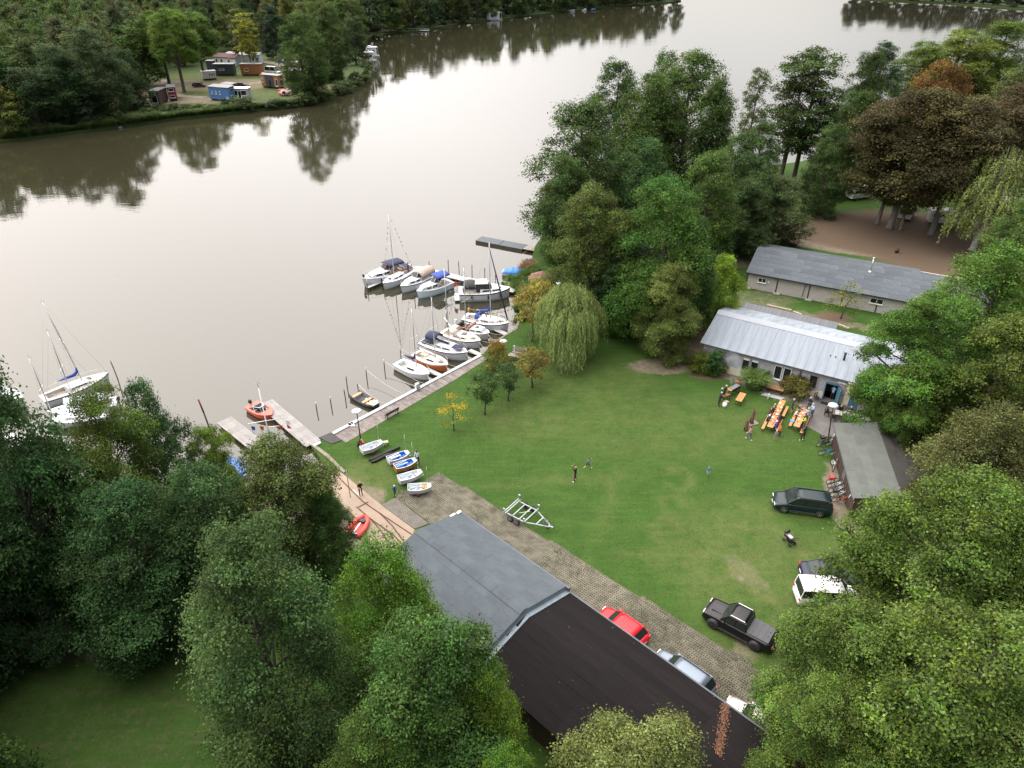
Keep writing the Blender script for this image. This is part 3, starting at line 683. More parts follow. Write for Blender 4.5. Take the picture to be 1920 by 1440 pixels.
# --- near wood on this side of the slipway
gw = 'trees along the bank by the slipway'
tree('mid_b', 20, 880, 25, 130, G3, 'tall dark tree at the far end of the bank by the marina jetty', group=gw)
tree('big_b', 215, 870, 18, 115, (.062, .098, .020), 'yellow green tree rising in front of the moored yachts', group=gw)
tree('mid_a', 290, 830, 16, 75, G3, 'small dark tree behind the yellow green one at the water', group=gw)
tree('big_a', 250, 1040, 14.5, 155, (.030, .066, .024), 'broad blue green tree over the dark shaded lawn', group=gw)
tree('big_c', 405, 872, 11, 58, (.075, .125, .020), 'small bright yellowish tree beside the boat under a blue tarpaulin', group=gw)
tree('big_c', 535, 935, 14, 132, (.055, .078, .024), 'brownish green tree with rusty tips beside the slipway', group=gw)
tree('big_b', 500, 1215, 21, 195, (.044, .080, .028), 'large grey green tree standing tallest in the near row', group=gw, zc=.55)
tree('big_a', 725, 1135, 15, 118, (.065, .135, .020), 'bright green maple beside the corner of the grey felt roof', group=gw)
tree('big_c', 800, 1300, 15, 180, (.042, .088, .024), 'dark maple leaning over the hidden eave of the boathouse', group=gw)
tree('big_a', 905, 1330, 12, 90, (.072, .125, .018), 'low maple with yellowing sprigs against the black roof', group=gw)
tree('big_c', 1195, 1455, 11, 175, (.095, .118, .040), 'olive tree top rising before the black roof', group=gw, zc=.66)
tree('big_b', 690, 1440, 12, 120, (.060, .105, .026), 'pale green tree in front of the dark maple', group=gw, zc=.66)
tree('big_a', 955, 1475, 11, 90, (.070, .130, .020), 'fresh green tree top at the lower edge by the roof', group=gw, zc=.7)
tree('big_b', 0, 1050, 14, 125, (.024, .052, .022), 'dark tree whose low boughs hang over the shaded lawn', group=gw)
tree('mid_c', 120, 955, 16, 110, (.030, .060, .020), 'dark tree between the blue green tree and the marina', group=gw)
tree('mid_a', 395, 985, 15, 110, (.032, .064, .024), 'dark tree in the gap between grey green and brownish trees', group=gw)
tree('big_a', 606, 980, 10, 62, (.040, .082, .024), 'low leafy tree overhanging the slipway and the red inflatable', group=gw)
tree('mid_c', -90, 860, 20, 120, G3, 'dark tree cut by the edge above the covered boats', group=gw)
tree('mid_a', 320, 1110, 8, 75, (.026, .056, .022), 'dark undergrowth tree below the broad blue green one', group=gw)
for x_, y_ in ((-41, 18), (-41, 27), (-42, 36), (-49, 24), (-50, 36), (-4, 4), (-14, 5), (-24, 6), (-34, 8), (-19, -6), (-32, -4)): plant('mid_a', Vector((x_, y_, 0)), 22, 7.5, G3, 'unseen tree added to the near wood to shade the lawn', group='unseen trees added to shade the lawn')  # out of view, added west and south to keep skylight off the lawn
# --- near oaks over the car park
go = 'oaks over the parked cars'
tree('oak', 1772, 1050, 18, 228, (.060, .098, .022), 'huge oak spreading over the end of the bike shed', group=go)
tree('oak', 1592, 1262, 14, 192, (.062, .098, .024), 'oak bough crown hanging over the white van and pickup', group=go, zc=.62)
tree('oak', 1790, 1330, 18, 270, (.064, .100, .023), 'nearest oak at the corner with olive leaves', group=go)
tree('oak', 1545, 1400, 13, 150, (.066, .104, .024), 'oak crown beside the beige car and the roof end', group=go)
tree('oak', 1870, 1470, 15, 220, (.064, .100, .024), 'oak crown filling the lower corner of the picture', group=go)
tree('oak', 1660, 1440, 13, 170, (.068, .104, .024), 'oak crown at the lower edge beside the roof litter', group=go)
tree('big_a', 1900, 1130, 17, 150, (.060, .095, .022), 'darker oak behind the huge spreading one', group=go)
# --- trees right of the clubhouse
gr = 'trees beside the clubhouse'
tree('oak', 1745, 660, 17, 150, (.050, .100, .020), 'layered green oak reaching over the white clubhouse roof', group=gr)
tree('mid_c', 1650, 610, 12, 70, (.058, .105, .022), 'small green tree before the long grey shed', group=gr) if False else None
tree('mid_a', 1850, 560, 18, 105, (.055, .108, .022), 'green tree behind the layered oak', group=gr)
tree('mid_c', 1860, 720, 17, 120, (.060, .084, .020), 'olive yellow tree right of the clubhouse', group=gr)
tree('oak', 1725, 748, 12, 75, (.048, .088, .020), 'low spreading tree between clubhouse end and bike shed', group=gr)
tree('mid_a', 1850, 860, 14, 110, (.060, .068, .026), 'tired brownish tree with bare grey twigs behind the bike shed', group=gr)
tree('birch', 1860, 365, 17, 85, (.105, .130, .045), 'pale drooping birch with white stem beside the beeches', group=gr, zc=.55)
tree('mid_b', 1915, 440, 16, 65, (.050, .085, .022), 'dark green tree right of the pale birch', group=gr)
# --- beeches and wood behind
gb = 'trees beyond the caravan ground'
tree('beech', 1705, 215, 27, 85, (.088, .052, .018), 'orange brown crown top standing above the other beeches', group=gb, base=(1700, 405))
tree('beech', 1690, 260, 24, 140, (.044, .040, .017), 'great dark olive beech over the caravans', group=gb, base=(1668, 428))
tree('beech', 1640, 300, 19, 80, (.046, .048, .018), 'dark green beech left of the great olive one', group=gb, base=(1645, 420))
tree('beech', 1790, 270, 23, 120, (.048, .044, .020), 'brownish green beech right of the great olive one', group=gb, base=(1745, 440))
tree('beech', 1850, 230, 24, 100, (.058, .048, .026), 'dull purple brown beech behind the birch', group=gb, base=(1845, 405))
tree('beech', 1720, 330, 15, 60, (.050, .062, .022), 'small dark beech in front of the great olive crown', group=gb, base=(1688, 432))
for i, (u, v) in enumerate(((1632, 414), (1641, 421), (1738, 437), (1757, 443))):
    pass
tree('mid_a', 1800, 105, 21, 85, (.088, .130, .022), 'light yellow green tree above the beeches', group=gb)
tree('mid_c', 1880, 95, 22, 80, (.065, .115, .020), 'bright green tree at the end of the wooded point', group=gb)
tree('mid_c', 1600, 250, 20, 55, (.034, .062, .018), 'dark full tree filling the gap left of the beeches', group=gb)
tree('mid_a', 1555, 300, 17, 48, (.036, .064, .02), 'dark tree low between tall trees and beeches', group=gb)
tree('mid_b', 1425, 290, 16, 46, (.036, .062, .02), 'bushy dark tree under the tall see-through trees', group=gb)
tree('mid_c', 1620, 170, 22, 48, (.034, .060, .018), 'dark tree top against the lake left of the orange brown crown', group=gb)
tree('mid_a', 1730, 120, 18, 62, (.070, .118, .022), 'yellow green tree left of the light one on the far shore', group=gb)
tree('mid_b', 1650, 130, 20, 40, G3, 'small dark ragged tree left of the orange brown crown', group=gb)
tree('tall', 1555, 165, 27, 58, (.040, .066, .018), 'tall loose tree standing against the bright lake', group=gb, base=(1488, 335))
tree('tall', 1448, 200, 26, 58, (.036, .062, .018), 'tall dark tree with water showing between its boughs', group=gb, base=(1462, 338))
tree('tall', 1380, 200, 22, 26, (.048, .070, .020), 'thin see-through tree left of the tall dark one', group=gb, base=(1395, 318))
tree('tall', 1520, 260, 20, 45, (.034, .064, .018), 'dark bushy tree at the foot of the two tall ones', group=gb, base=(1524, 345))
tree('mid_a', 1900, 200, 22, 70, (.052, .070, .024), 'dark tree behind the purple brown beech', group=gb)
# --- clump between lawn and lake
gc = 'trees of the clump between lawn and lake'
tree('mid_c', 1085, 300, 23, 104, (.040, .070, .022), 'grey green alder leaning out over the lake', group=gc)
tree('mid_b', 1150, 215, 26, 64, (.034, .066, .018), 'dark tree with ragged top behind the grey green alder', group=gc)
tree('mid_a', 1215, 235, 25, 79, (.040, .070, .018), 'tall green tree left of the highest crown', group=gc)
tree('mid_b', 1290, 210, 28, 95, (.044, .074, .020), 'highest broad crown of the clump against the water', group=gc)
tree('mid_c', 1060, 375, 17, 67, (.038, .070, .020), 'low dark boughs hanging to the water behind the floating pontoon', group=gc)
tree('mid_a', 1205, 335, 18, 76, (.034, .072, .024), 'round green tree in the middle of the clump', group=gc)
tree('mid_c', 1325, 375, 18, 76, (.048, .085, .022), 'fresh green round tree above the dark shade', group=gc)
tree('mid_a', 1245, 190, 26, 62, (.038, .068, .018), 'tall full tree between the two highest crowns of the clump', group=gc)
tree('mid_c', 1335, 250, 24, 52, (.040, .068, .020), 'tall dark tree right of the highest crown of the clump', group=gc)
tree('mid_a', 1385, 330, 19, 73, (.038, .070, .024), 'bluish tree behind the round fresh green one', group=gc)
tree('mid_c', 1460, 385, 12, 67, (.050, .070, .028), 'grey olive bushy tree by the end of the long grey shed', group=gc)
tree('mid_c', 1400, 395, 13, 55, (.042, .070, .026), 'dull green bushy tree left of the grey olive one', group=gc)
tree('big_c', 1110, 450, 19, 100, (.056, .080, .022), 'brownish green tree above the willow', group=gc)
tree('big_a', 1245, 455, 21, 116, (.044, .096, .020), 'large fresh green tree in front of the clump', group=gc)
tree('mid_b', 1175, 510, 12, 73, (.026, .054, .020), 'dark tree in the shade under the large fresh green one', group=gc)
tree('big_c', 1238, 590, 13, 73, (.084, .112, .032), 'olive chestnut with browning crown standing on the lawn', base=(1240, 672), zc=.5)
tree('mid_a', 1345, 545, 10.5, 54, (.100, .165, .018), 'bright lime green tree behind the clubhouse corner', base=(1338, 612))
tree('mid_b', 1300, 500, 16, 50, (.030, .060, .020), 'dark tree behind the lime green one', group=gc)
tree('willow', 1066, 600, 10, 76, (.135, .180, .066), 'weeping willow on the lawn by the boats', base=(1062, 672))
tree('hedge', 0, 0, 0, 0, G1, '') if False else None
plant('young', P(998, 640), 8.6, 2.7, (.185, .165, .045), 'yellowing young tree left of the green weeping willow')
plant('young', P(1012, 615), 7.6, 2.4, (.155, .155, .05), 'second yellowing tree half behind the weeping willow')
for u_, v_, c_ in ((-260, 1080, G3), (-250, 1380, G1), (-420, 1330, G1), (-260, 1750, G3), (150, 2050, G1)): tree('mid_a', u_, v_, 19, 190, c_, 'unseen tree added to the near wood to shade the lawn', group='unseen trees added to shade the lawn')  # more out-of-view trees, added to darken the lower left lawn
tree('young', 1005, 680, 5.0, 34, (.122, .104, .030), 'small tree with orange autumn leaves beside the willow', base=(998, 726), zc=.66)
tree('bush', 932, 668, 3.4, 21, (.120, .092, .020), 'orange brown bush near the wooden picnic seat', base=(932, 686), zc=.5)
tree('young', 907, 715, 5.6, 30, (.040, .072, .024), 'young dark green tree nearest the quay', base=(909, 777))
tree('young', 952, 705, 5.0, 27, (.036, .064, .024), 'young dark green tree right of the other young one', base=(953, 751))
tree('young', 925, 708, 4.2, 22, (.060, .075, .020), 'young tree half hidden between the two dark ones', base=(927, 724))
tree('sapling', 848, 755, 5.0, 30, (.235, .185, .018), 'slender tree with bright yellow leaves on the lawn', base=(851, 807), zc=.62)
tree('sapling', 1590, 545, 5.6, 36, (.105, .120, .030), 'thin pale tree between clubhouse and long grey shed', base=(1577, 597))
# --- shrubs by the clubhouse
plant('bush', P(1316, 697), 2.5, 1.5, (.060, .085, .016), 'green shrub left of the dark conifer at the clubhouse corner', 'shrub')
plant('bush', P(1310, 688), 1.6, 1.2, (.090, .080, .02), 'low brownish shrub at the clubhouse corner', 'shrub')
plant('bush', P(1494, 739), 2.3, 1.75, (.085, .085, .024), 'reddish green shrub under the clubhouse windows', 'shrub')
plant('bush', P(1476, 733), 2.0, 1.0, (.075, .065, .022), 'small shrub with red tips left of the reddish green one', 'shrub')
plant('bush', P(1360, 697), 1.3, .5, (.05, .09, .02), 'small light shrub right of the dark conifer', 'shrub')
proto('conifer', 3.3, .85, 5200, .15, 30, 'col', .02, 61, .42, clump=.12, trunk_r=.06, up=1.2, width=.35, layered=1.6)
tree('conifer', 1339, 680, 3.4, 16, (.024, .062, .016), 'dark upright conifer against the clubhouse wall', base=(1338, 704), name='conifer_shrub')
def tuft(key, n, h, spread, seed, w=.05):
    rs = np.random.RandomState(seed); V, F_, T = [], [], []
    for _ in range(n):
        a = rs.uniform(0, 6.28); q = spread * .45 * math.sqrt(rs.uniform()); x, y = q * math.cos(a), q * math.sin(a)
        L_ = h * rs.uniform(.65, 1.1); lean = rs.uniform(.1, 1.0) * spread * .75; dx, dy = math.cos(a + rs.normal() * .5), math.sin(a + rs.normal() * .5); o = len(V); px_, py_ = -dy * w * .5, dx * w * .5
        for s, ww in ((0, .7), (.4, 1), (.75, .8), (1, .1)):
            hx = lean * s ** 2; z = L_ * (s - .38 * s ** 3); V += [(x + dx * hx + px_ * ww, y + dy * hx + py_ * ww, z), (x + dx * hx - px_ * ww, y + dy * hx - py_ * ww, z)]
        v = rs.normal(1, .22)
        for i in range(3): F_.append((o + 2 * i, o + 2 * i + 1, o + 2 * i + 3, o + 2 * i + 2)); T.append((max(.4, v * (.75 + .22 * i)), .5 + rs.normal() * .008, 1))
    me = bpy.data.meshes.new('foliage'); me.from_pydata(V, [], F_); a = me.attributes.new('tint', 'FLOAT_VECTOR', 'FACE'); a.data.foreach_set('vector', np.array(T, np.float32).ravel()); me.materials.append(M_LEAF); PROTO[key] = me
tuft('miscanthus', 900, 2.6, 2.0, 71, .05); tuft('reed', 420, 1.5, 1.3, 72, .045)
def tuft_at(key, g, s, col, label, name, cat, group=None):
    o = tag(link(name, PROTO[key]), label, cat, group); o.location = g; o.scale = (s, s, s); o.rotation_euler = (0, 0, random.uniform(0, 6)); o.color = (*col, 1); return o
tuft_at('miscanthus', P(1415, 727), 1.12, (.125, .20, .055), 'large clump of tall arching ornamental grass at the clubhouse wall', 'ornamental_grass', 'plant')
for u, v, s, c in ((988, 507, 1.0, (.20, .13, .07)), (993, 500, .9, (.17, .12, .07)), (980, 510, .7, (.18, .13, .06))):
    tuft_at('reed', P(u, v, -.1), s * 1.25, c, 'dry brown reed clump on the shore beside the blue covered boat', 'reed_clump', 'reeds', 'brown reeds on the shore')
for u, v, s in ((960, 527, .8), (972, 532, 1.0), (985, 522, 1.1), (995, 520, 1.1), (975, 545, 1.0), (990, 540, .9), (982, 557, 1.0), (968, 538, .8), (978, 600, .8), (972, 585, .9), (1003, 512, 1.)):
    tuft_at('reed', P(u, v, -.1), s * 1.15, (.055, .105, .022), 'green reed clump on the bank between dock and blue covered boat', 'reed_clump', 'reeds', 'green reeds on the bank')
# hedge behind the grey olive tree
hb = np.random.RandomState(5); n = 9000
hp0, hp1 = P(1500, 360), P(1568, 366)
u_ = hb.uniform(size=(n, 1)); c_ = np.array(hp0) * (1 - u_) + np.array(hp1) * u_ + np.stack([hb.uniform(-.2, .2, n), hb.uniform(-.7, .7, n), hb.uniform(.05, 1.5, n)], 1)
nn_ = hb.normal(size=(n, 3)) + np.array([0, -.4, .9]); nn_ /= np.linalg.norm(nn_, axis=1, keepdims=True)
me = leaves_mesh('hedge', c_, nn_, np.stack([hb.normal(1, .2, n), hb.normal(.5, .01, n), np.ones(n)], 1), .3, .2, hb)
o = tag(link('hedge', me), 'low dark clipped hedge behind the grey olive tree', 'hedge'); o.color = (.026, .052, .02, 1)

# --- the wood on the other shore: each tree a thing
GF = 'wood across the lake'
FCOL = [(0.052, 0.09, 0.026), (0.061, 0.104, 0.029), (0.072, 0.118, 0.029), (0.046, 0.081, 0.029), (0.09, 0.126, 0.029), (0.064, 0.092, 0.036), (0.078, 0.106, 0.036), (0.085, 0.105, 0.045), (0.09, 0.12, 0.04), (0.06, 0.1, 0.03)]
def ft(kind, u, v, h, rpx, col, lab, zc=.6, base=None, group=GF): return tree(kind, u, v, h, rpx, col, lab, group=group, zc=zc, base=base)
ft('far_c', 22, 222, 13, 38, (0.091, 0.118, 0.027), 'yellow green tree standing out at the water on the other shore', base=(20, 258))
ft('far_a', 75, 185, 18, 45, (0.032, 0.063, 0.024), 'dark tree right of the yellow green one on the other shore', base=(80, 246))
ft('mid_b', 135, 165, 21, 55, (0.036, 0.067, 0.027), 'broad dark tree hanging over the other shore', base=(135, 236))
ft('mid_b', 208, 130, 25, 62, (0.040, 0.070, 0.027), 'highest grey green tree on the other shore', base=(205, 226))
ft('far_a', 175, 205, 10, 36, (0.032, 0.058, 0.028), 'low grey willow at the water of the other shore', base=(175, 236))
ft('mid_c', 250, 165, 17, 34, (0.032, 0.060, 0.024), 'dark tree left of the brown cabin', base=(256, 205))
ft('far_a', 110, 130, 22, 50, (0.045, 0.078, 0.027), 'green tree behind the broad dark one', base=(105, 215))
ft('far_c', 30, 140, 20, 46, (0.036, 0.070, 0.024), 'dark green tree in the left of the far wood', base=(30, 225))
ft('clear', 300, 70, 24, 44, (0.066, 0.123, 0.022), 'bright green oak left of the clearing', base=(318, 158))
ft('clear', 350, 70, 26, 48, (0.071, 0.129, 0.022), 'bright green oak with a thick leaning trunk by the track', base=(346, 174))
ft('clear', 395, 75, 23, 40, (0.060, 0.112, 0.022), 'bright green oak with two trunks behind the white caravan', base=(384, 150))
ft('far_a', 268, 85, 22, 40, (0.053, 0.101, 0.022), 'green oak at the bend of the track', base=(276, 162))
ft('far_tall', 440, 75, 22, 17, (0.096, 0.118, 0.044), 'pale thin poplar behind the brown cabin', base=(458, 126))
ft('far_tall', 478, 72, 22, 21, (0.160, 0.185, 0.027), 'bright yellow green poplar behind the brown cabin', base=(474, 140))
ft('far_tall', 495, 75, 20, 15, (0.085, 0.107, 0.044), 'grey green poplar right of the yellow one', base=(482, 122))
ft('far_tall', 438, 105, 14, 10, (0.027, 0.050, 0.027), 'small dark spruce between white sheds', base=(446, 122))
ft('far_b', 522, 60, 22, 25, (0.019, 0.040, 0.024), 'very dark tree behind the small tent', base=(520, 112))
ft('mid_b', 572, 105, 26, 47, (0.049, 0.089, 0.024), 'big tree on the point in front of the orange house', base=(577, 188))
ft('mid_a', 600, 150, 12, 24, (0.043, 0.083, 0.024), 'low tree right of the big tree on the point', base=(596, 185))
ft('mid_c', 610, 60, 26, 42, (0.056, 0.094, 0.024), 'tall green tree behind the point', base=(612, 150))
ft('mid_b', 648, 85, 26, 36, (0.047, 0.083, 0.024), 'tall tree at the tip of the point by the houseboats', base=(630, 155))
ft('far_a', 672, 60, 20, 28, (0.040, 0.070, 0.028), 'dark tree above the moored houseboats', base=(668, 122))
rs_ = random.Random(9)
bank_uv = [(u_, v_) for (ua, va), (ub, vb) in zip(((0, 263), (60, 256), (230, 235), (330, 221), (420, 212), (560, 196), (615, 183), (660, 165)), ((60, 256), (230, 235), (330, 221), (420, 212), (560, 196), (615, 183), (660, 165), (690, 149))) for k in range(max(2, int((ub - ua) / 11))) for u_, v_ in [(ua + (ub - ua) * (k + .5) / max(2, int((ub - ua) / 11)), va + (vb - va) * (k + .5) / max(2, int((ub - ua) / 11)) - .8)]]
for u_, v_ in bank_uv: tuft_at('reed', P(u_, v_, .0), rs_.uniform(1.3, 2.4), rs_.choice([(.06, .10, .025), (.085, .11, .03), (.05, .085, .03)]), 'rank green herbs at the water line of the other shore', 'reed_clump', 'reeds', 'reeds along the other shore')
for u, v in ((300, 208), (330, 212), (350, 205), (375, 208), (400, 206), (425, 205), (445, 203), (462, 204), (480, 203), (505, 201), (525, 198), (548, 197), (575, 194), (598, 188), (615, 181), (632, 175), (648, 170), (660, 165), (675, 157), (688, 147), (692, 138), (280, 217), (255, 226), (228, 232), (60, 250), (90, 248), (688, 126), (640, 166), (668, 150), (655, 158)):
    plant('far_bush', P(u, v + 1), rs_.uniform(1.3, 3.4), rs_.uniform(1.6, 3.2), rs_.choice([(.038, .066, .024), (.046, .080, .024), (.050, .072, .030)]), 'green shrub at the water edge of the other shore', 'shrub', 'shrubs along the other shore')
camp = px((215, 240), (235, 175), (300, 135), (380, 118), (400, 100), (490, 95), (500, 100), (560, 95), (660, 100), (720, 120), (700, 165), (560, 215), (420, 230))
sp_n = 0; pts = []
taken = [(x, y, r) for x, y, r, h in TREES if y > 170]
yy = 196.
while yy < 700:
    xx = -330. + (sp_n % 2) * 5
    sp_n += 1
    while xx < 200:
        x, y = xx + rs_.uniform(-3.2, 3.2), yy + rs_.uniform(-3, 3); xx += 10.5 if yy < 330 else 11
        if not inside(np.array([x]), np.array([y]), far_poly)[0]: continue
        if yy > 540 and x < -110 - (yy - 400) * .3: continue
        if yy > 480 and inside(np.array([x]), np.array([y - 78]), far_poly)[0]: continue
        if inside(np.array([x]), np.array([y]), camp)[0]: continue
        u_ = 960 + F * x / (y * math.cos(PITCH) + H * math.sin(PITCH))
        if u_ < -60 or u_ > 1275: continue
        if any((x - a) ** 2 + (y - b) ** 2 < (r * .62 + 2.5) ** 2 for a, b, r in taken): continue
        pts.append((x, y)); taken.append((x, y, 4.5))
    yy += 9.2 if yy < 330 else 11.5
proto('mass', 23, 6.8, 1500, 1.25, 16, 'dome', .04, 35, .38, clump=.9)
mass_co, mass_t = [], []
tm_, cm_, h0_, r0_ = PROTO['mass']; co_ = np.empty(len(cm_.vertices) * 3, np.float32); cm_.vertices.foreach_get('co', co_); co_ = co_.reshape(-1, 3); ti_ = np.empty(len(cm_.polygons) * 3, np.float32); cm_.attributes['tint'].data.foreach_get('vector', ti_); ti_ = ti_.reshape(-1, 3)
for x, y in pts:
    if y > 400 and inside(np.array([x]), np.array([y - 16]), far_poly)[0]:
        a_ = rs_.uniform(0, 6.28); c_, s_ = math.cos(a_), math.sin(a_); f_ = rs_.uniform(.85, 1.2); q_ = co_ * f_
        mass_co.append(np.stack([x + q_[:, 0] * c_ - q_[:, 1] * s_, y + q_[:, 0] * s_ + q_[:, 1] * c_, q_[:, 2] * rs_.uniform(.95, 1.15)], 1)); mass_t.append(ti_ * np.array([rs_.uniform(.75, 1.25), 1, 1])); continue
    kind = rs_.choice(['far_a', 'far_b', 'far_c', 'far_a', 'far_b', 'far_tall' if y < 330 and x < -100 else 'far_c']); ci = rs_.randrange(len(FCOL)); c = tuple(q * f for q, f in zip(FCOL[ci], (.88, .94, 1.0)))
    lab = '%s %s %s' % (('dark green', 'mid green', 'fresh green', 'sombre green', 'yellowish green', 'bluish green', 'olive green', 'pale grey green', 'light yellow green', 'bright green')[ci], 'slim tree' if kind == 'far_tall' else 'leafy tree', 'on the far bank up the lake' if y > 400 else 'in the front of the far wood by the water' if y < 235 else 'deep in the wood behind the camp' if x > -140 else 'deep in the wood left of the camp')
    h = rs_.uniform(18, 26) + (3 if y > 420 else 0); r = rs_.uniform(4.8, 7) + (1.2 if y > 420 else 0) if kind != 'far_tall' else rs_.uniform(2.6, 3.6)
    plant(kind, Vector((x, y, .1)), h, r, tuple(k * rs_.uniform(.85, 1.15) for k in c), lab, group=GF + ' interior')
V_ = np.concatenate(mass_co); n = len(V_) // 4; me = bpy.data.meshes.new('far_wood'); me.vertices.add(4 * n); me.vertices.foreach_set('co', V_.astype(np.float32).ravel()); me.loops.add(4 * n); me.loops.foreach_set('vertex_index', np.arange(4 * n, dtype=np.int32)); me.polygons.add(n); me.polygons.foreach_set('loop_start', np.arange(0, 4 * n, 4, dtype=np.int32)); me.polygons.foreach_set('loop_total', np.full(n, 4, np.int32))
a = me.attributes.new('tint', 'FLOAT_VECTOR', 'FACE'); a.data.foreach_set('vector', np.concatenate(mass_t).astype(np.float32).ravel()); me.materials.append(M_LEAF); me.update(calc_edges=True)
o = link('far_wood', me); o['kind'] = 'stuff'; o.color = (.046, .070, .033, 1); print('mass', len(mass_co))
# the far eastern shore: a thin line of woods only touching the picture's top
fr = right_poly
for i in range(40):
    t_ = i / 39; a_ = fr[0].lerp(fr[1], t_ * 4) if t_ < .25 else fr[1].lerp(fr[2], (t_ - .25) * 4) if t_ < .5 else fr[2].lerp(fr[3], (t_ - .5) * 4) if t_ < .75 else fr[3].lerp(fr[4], (t_ - .75) * 2)
    plant(rs_.choice(['far_a', 'far_b', 'far_c']), Vector((a_.x + 4 + rs_.uniform(-2, 4), a_.y + 6 + rs_.uniform(0, 8), .2)), rs_.uniform(16, 24), rs_.uniform(6, 9), (.030, .045, .028), 'dark tree on the distant shore at the top', group='distant shore wood')
print('trees', len(TREES))
# ================================================================ buildings
M_FELT = mat('grey roofing felt', (.075, .090, .102), .9, spec=.25, var=.18, scale=.7, bump=.25, bscale=14, obj=.05, detail=8)
M_FELT2 = mat('old grey felt', (.082, .095, .108), .9, spec=.25, var=.24, scale=.6, bump=.3, bscale=14, obj=.15, detail=8)
M_BLACKFELT = mat('black roofing felt', (.0105, .0092, .0092), .95, spec=.12, var=.22, scale=1.6, stretch=(.25, 2.2, 1), bump=.4, bscale=12, obj=.16, detail=8)
M_GREENFELT = mat('green grey felt', (.092, .102, .094), .9, spec=.25, var=.18, scale=.8, bump=.3, bscale=14, obj=.08, detail=8)
M_MOSSFELT = mat('mossy felt', (.055, .055, .052), .95, spec=.2, scale=.7, bump=.4, obj=.12, detail=9, col2=(.040, .036, .030))
M_WHITEROOF = mat('white coated sheet roof', (.225, .255, .29), .75, spec=.25, var=.18, scale=.8, stretch=(3, .3, 1), bump=.08, obj=.05, detail=9)
M_OLDROOF = mat('weathered sheet roof', (.25, .285, .325), .6, var=.35, scale=.8, stretch=(2, .5, 1), obj=.08, detail=9)
M_DARKMETAL = mat('dark standing seam metal', (.085, .092, .105), .45, .3, var=.1, scale=2, obj=.1)
M_CREAM = mat('cream render', (.62, .56, .43), .85, var=.06, scale=1.5, bump=.2)
M_RENDER = mat('pale grey render', (.40, .375, .355), .9, var=.10, scale=2.5, bump=.35, bscale=20)
M_FRAME = paint('white window frame', (.70, .71, .72), .4)
M_GREYFRAME = paint('grey frame', (.30, .31, .31), .5)
M_BLUEDOOR = paint('petrol blue paint', (.055, .17, .24), .5)
M_ZINC = mat('zinc', (.09, .10, .115), .7, .1, var=.15)
def tile_wall_mat():
    m = mat('fibre cement shingles', (.35, .345, .37), .8, var=.16, scale=1.4, detail=8); nt = m.node_tree; N = nt.nodes
    bt = N.new('ShaderNodeTexBrick'); bt.inputs['Scale'].default_value = 1; bt.inputs['Brick Width'].default_value = .6; bt.inputs['Row Height'].default_value = .3; bt.inputs['Mortar Size'].default_value = .014; bt.inputs['Mortar Smooth'].default_value = .3
    t = N.new('ShaderNodeTexCoord'); sx = N.new('ShaderNodeSeparateXYZ'); cb = N.new('ShaderNodeCombineXYZ'); nt.links.new(t.outputs['Object'], sx.inputs[0])
    nt.links.new(sx.outputs[0], cb.inputs[0]); nt.links.new(sx.outputs[2], cb.inputs[1]); nt.links.new(cb.outputs[0], bt.inputs[0])
    bp = N.new('ShaderNodeBump'); bp.inputs['Strength'].default_value = 1; bp.inputs['Distance'].default_value = .03; bp.invert = True
    nt.links.new(bt.outputs['Fac'], bp.inputs['Height']); nt.links.new(bp.outputs[0], N['Principled BSDF'].inputs['Normal'])
    mx = N.new('ShaderNodeMix'); mx.data_type = 'RGBA'; old = N['Principled BSDF'].inputs['Base Color'].links[0].from_socket
    nt.links.new(bt.outputs['Fac'], mx.inputs[0]); nt.links.new(old, mx.inputs[6]); mx.inputs[7].default_value = (.20, .19, .19, 1); nt.links.new(mx.outputs[2], N['Principled BSDF'].inputs['Base Color'])
    return m
M_SHINGLE = tile_wall_mat()

def panels(parent, name, m, x0, x1, a, b, nx, ny, th=.03, gap=.012, lap=.008, seed=1, stagger=False, seam=None):
    """a roof slope laid in pieces: from the eave (y, z) = a up to the ridge b"""
    rr = random.Random(seed); dy, dz = b[0] - a[0], b[1] - a[1]; S = math.hypot(dy, dz); ang = math.atan2(dz, dy); w = (x1 - x0) / nx; l = S / ny; cache = {}
    for j in range(ny):
        cuts = [x0 + i * w for i in range(nx + 1)]
        if stagger and j % 2: cuts = [x0] + [x0 + (i + .5) * w for i in range(nx)] + [x1]
        for i in range(len(cuts) - 1):
            ww = cuts[i + 1] - cuts[i]; k = round(ww, 3)
            if k not in cache:
                q = MB(); q.box((ww / 2, l / 2, th / 2), (ww - gap, l + .05, th))
                if seam: q.box((gap, l / 2, th + seam / 2), (.05, l + .02, seam))
                cache[k] = q.mesh(name, m)
            o = link(name, cache[k], parent); f = j / ny
            o.location = (cuts[i], a[0] + dy * f, a[1] + dz * f + lap * j + rr.uniform(-.003, .003)); o.rotation_euler = (ang + (-.006 if ny > 1 else 0), 0, rr.uniform(-.0015, .0015) if nx > 1 else 0)
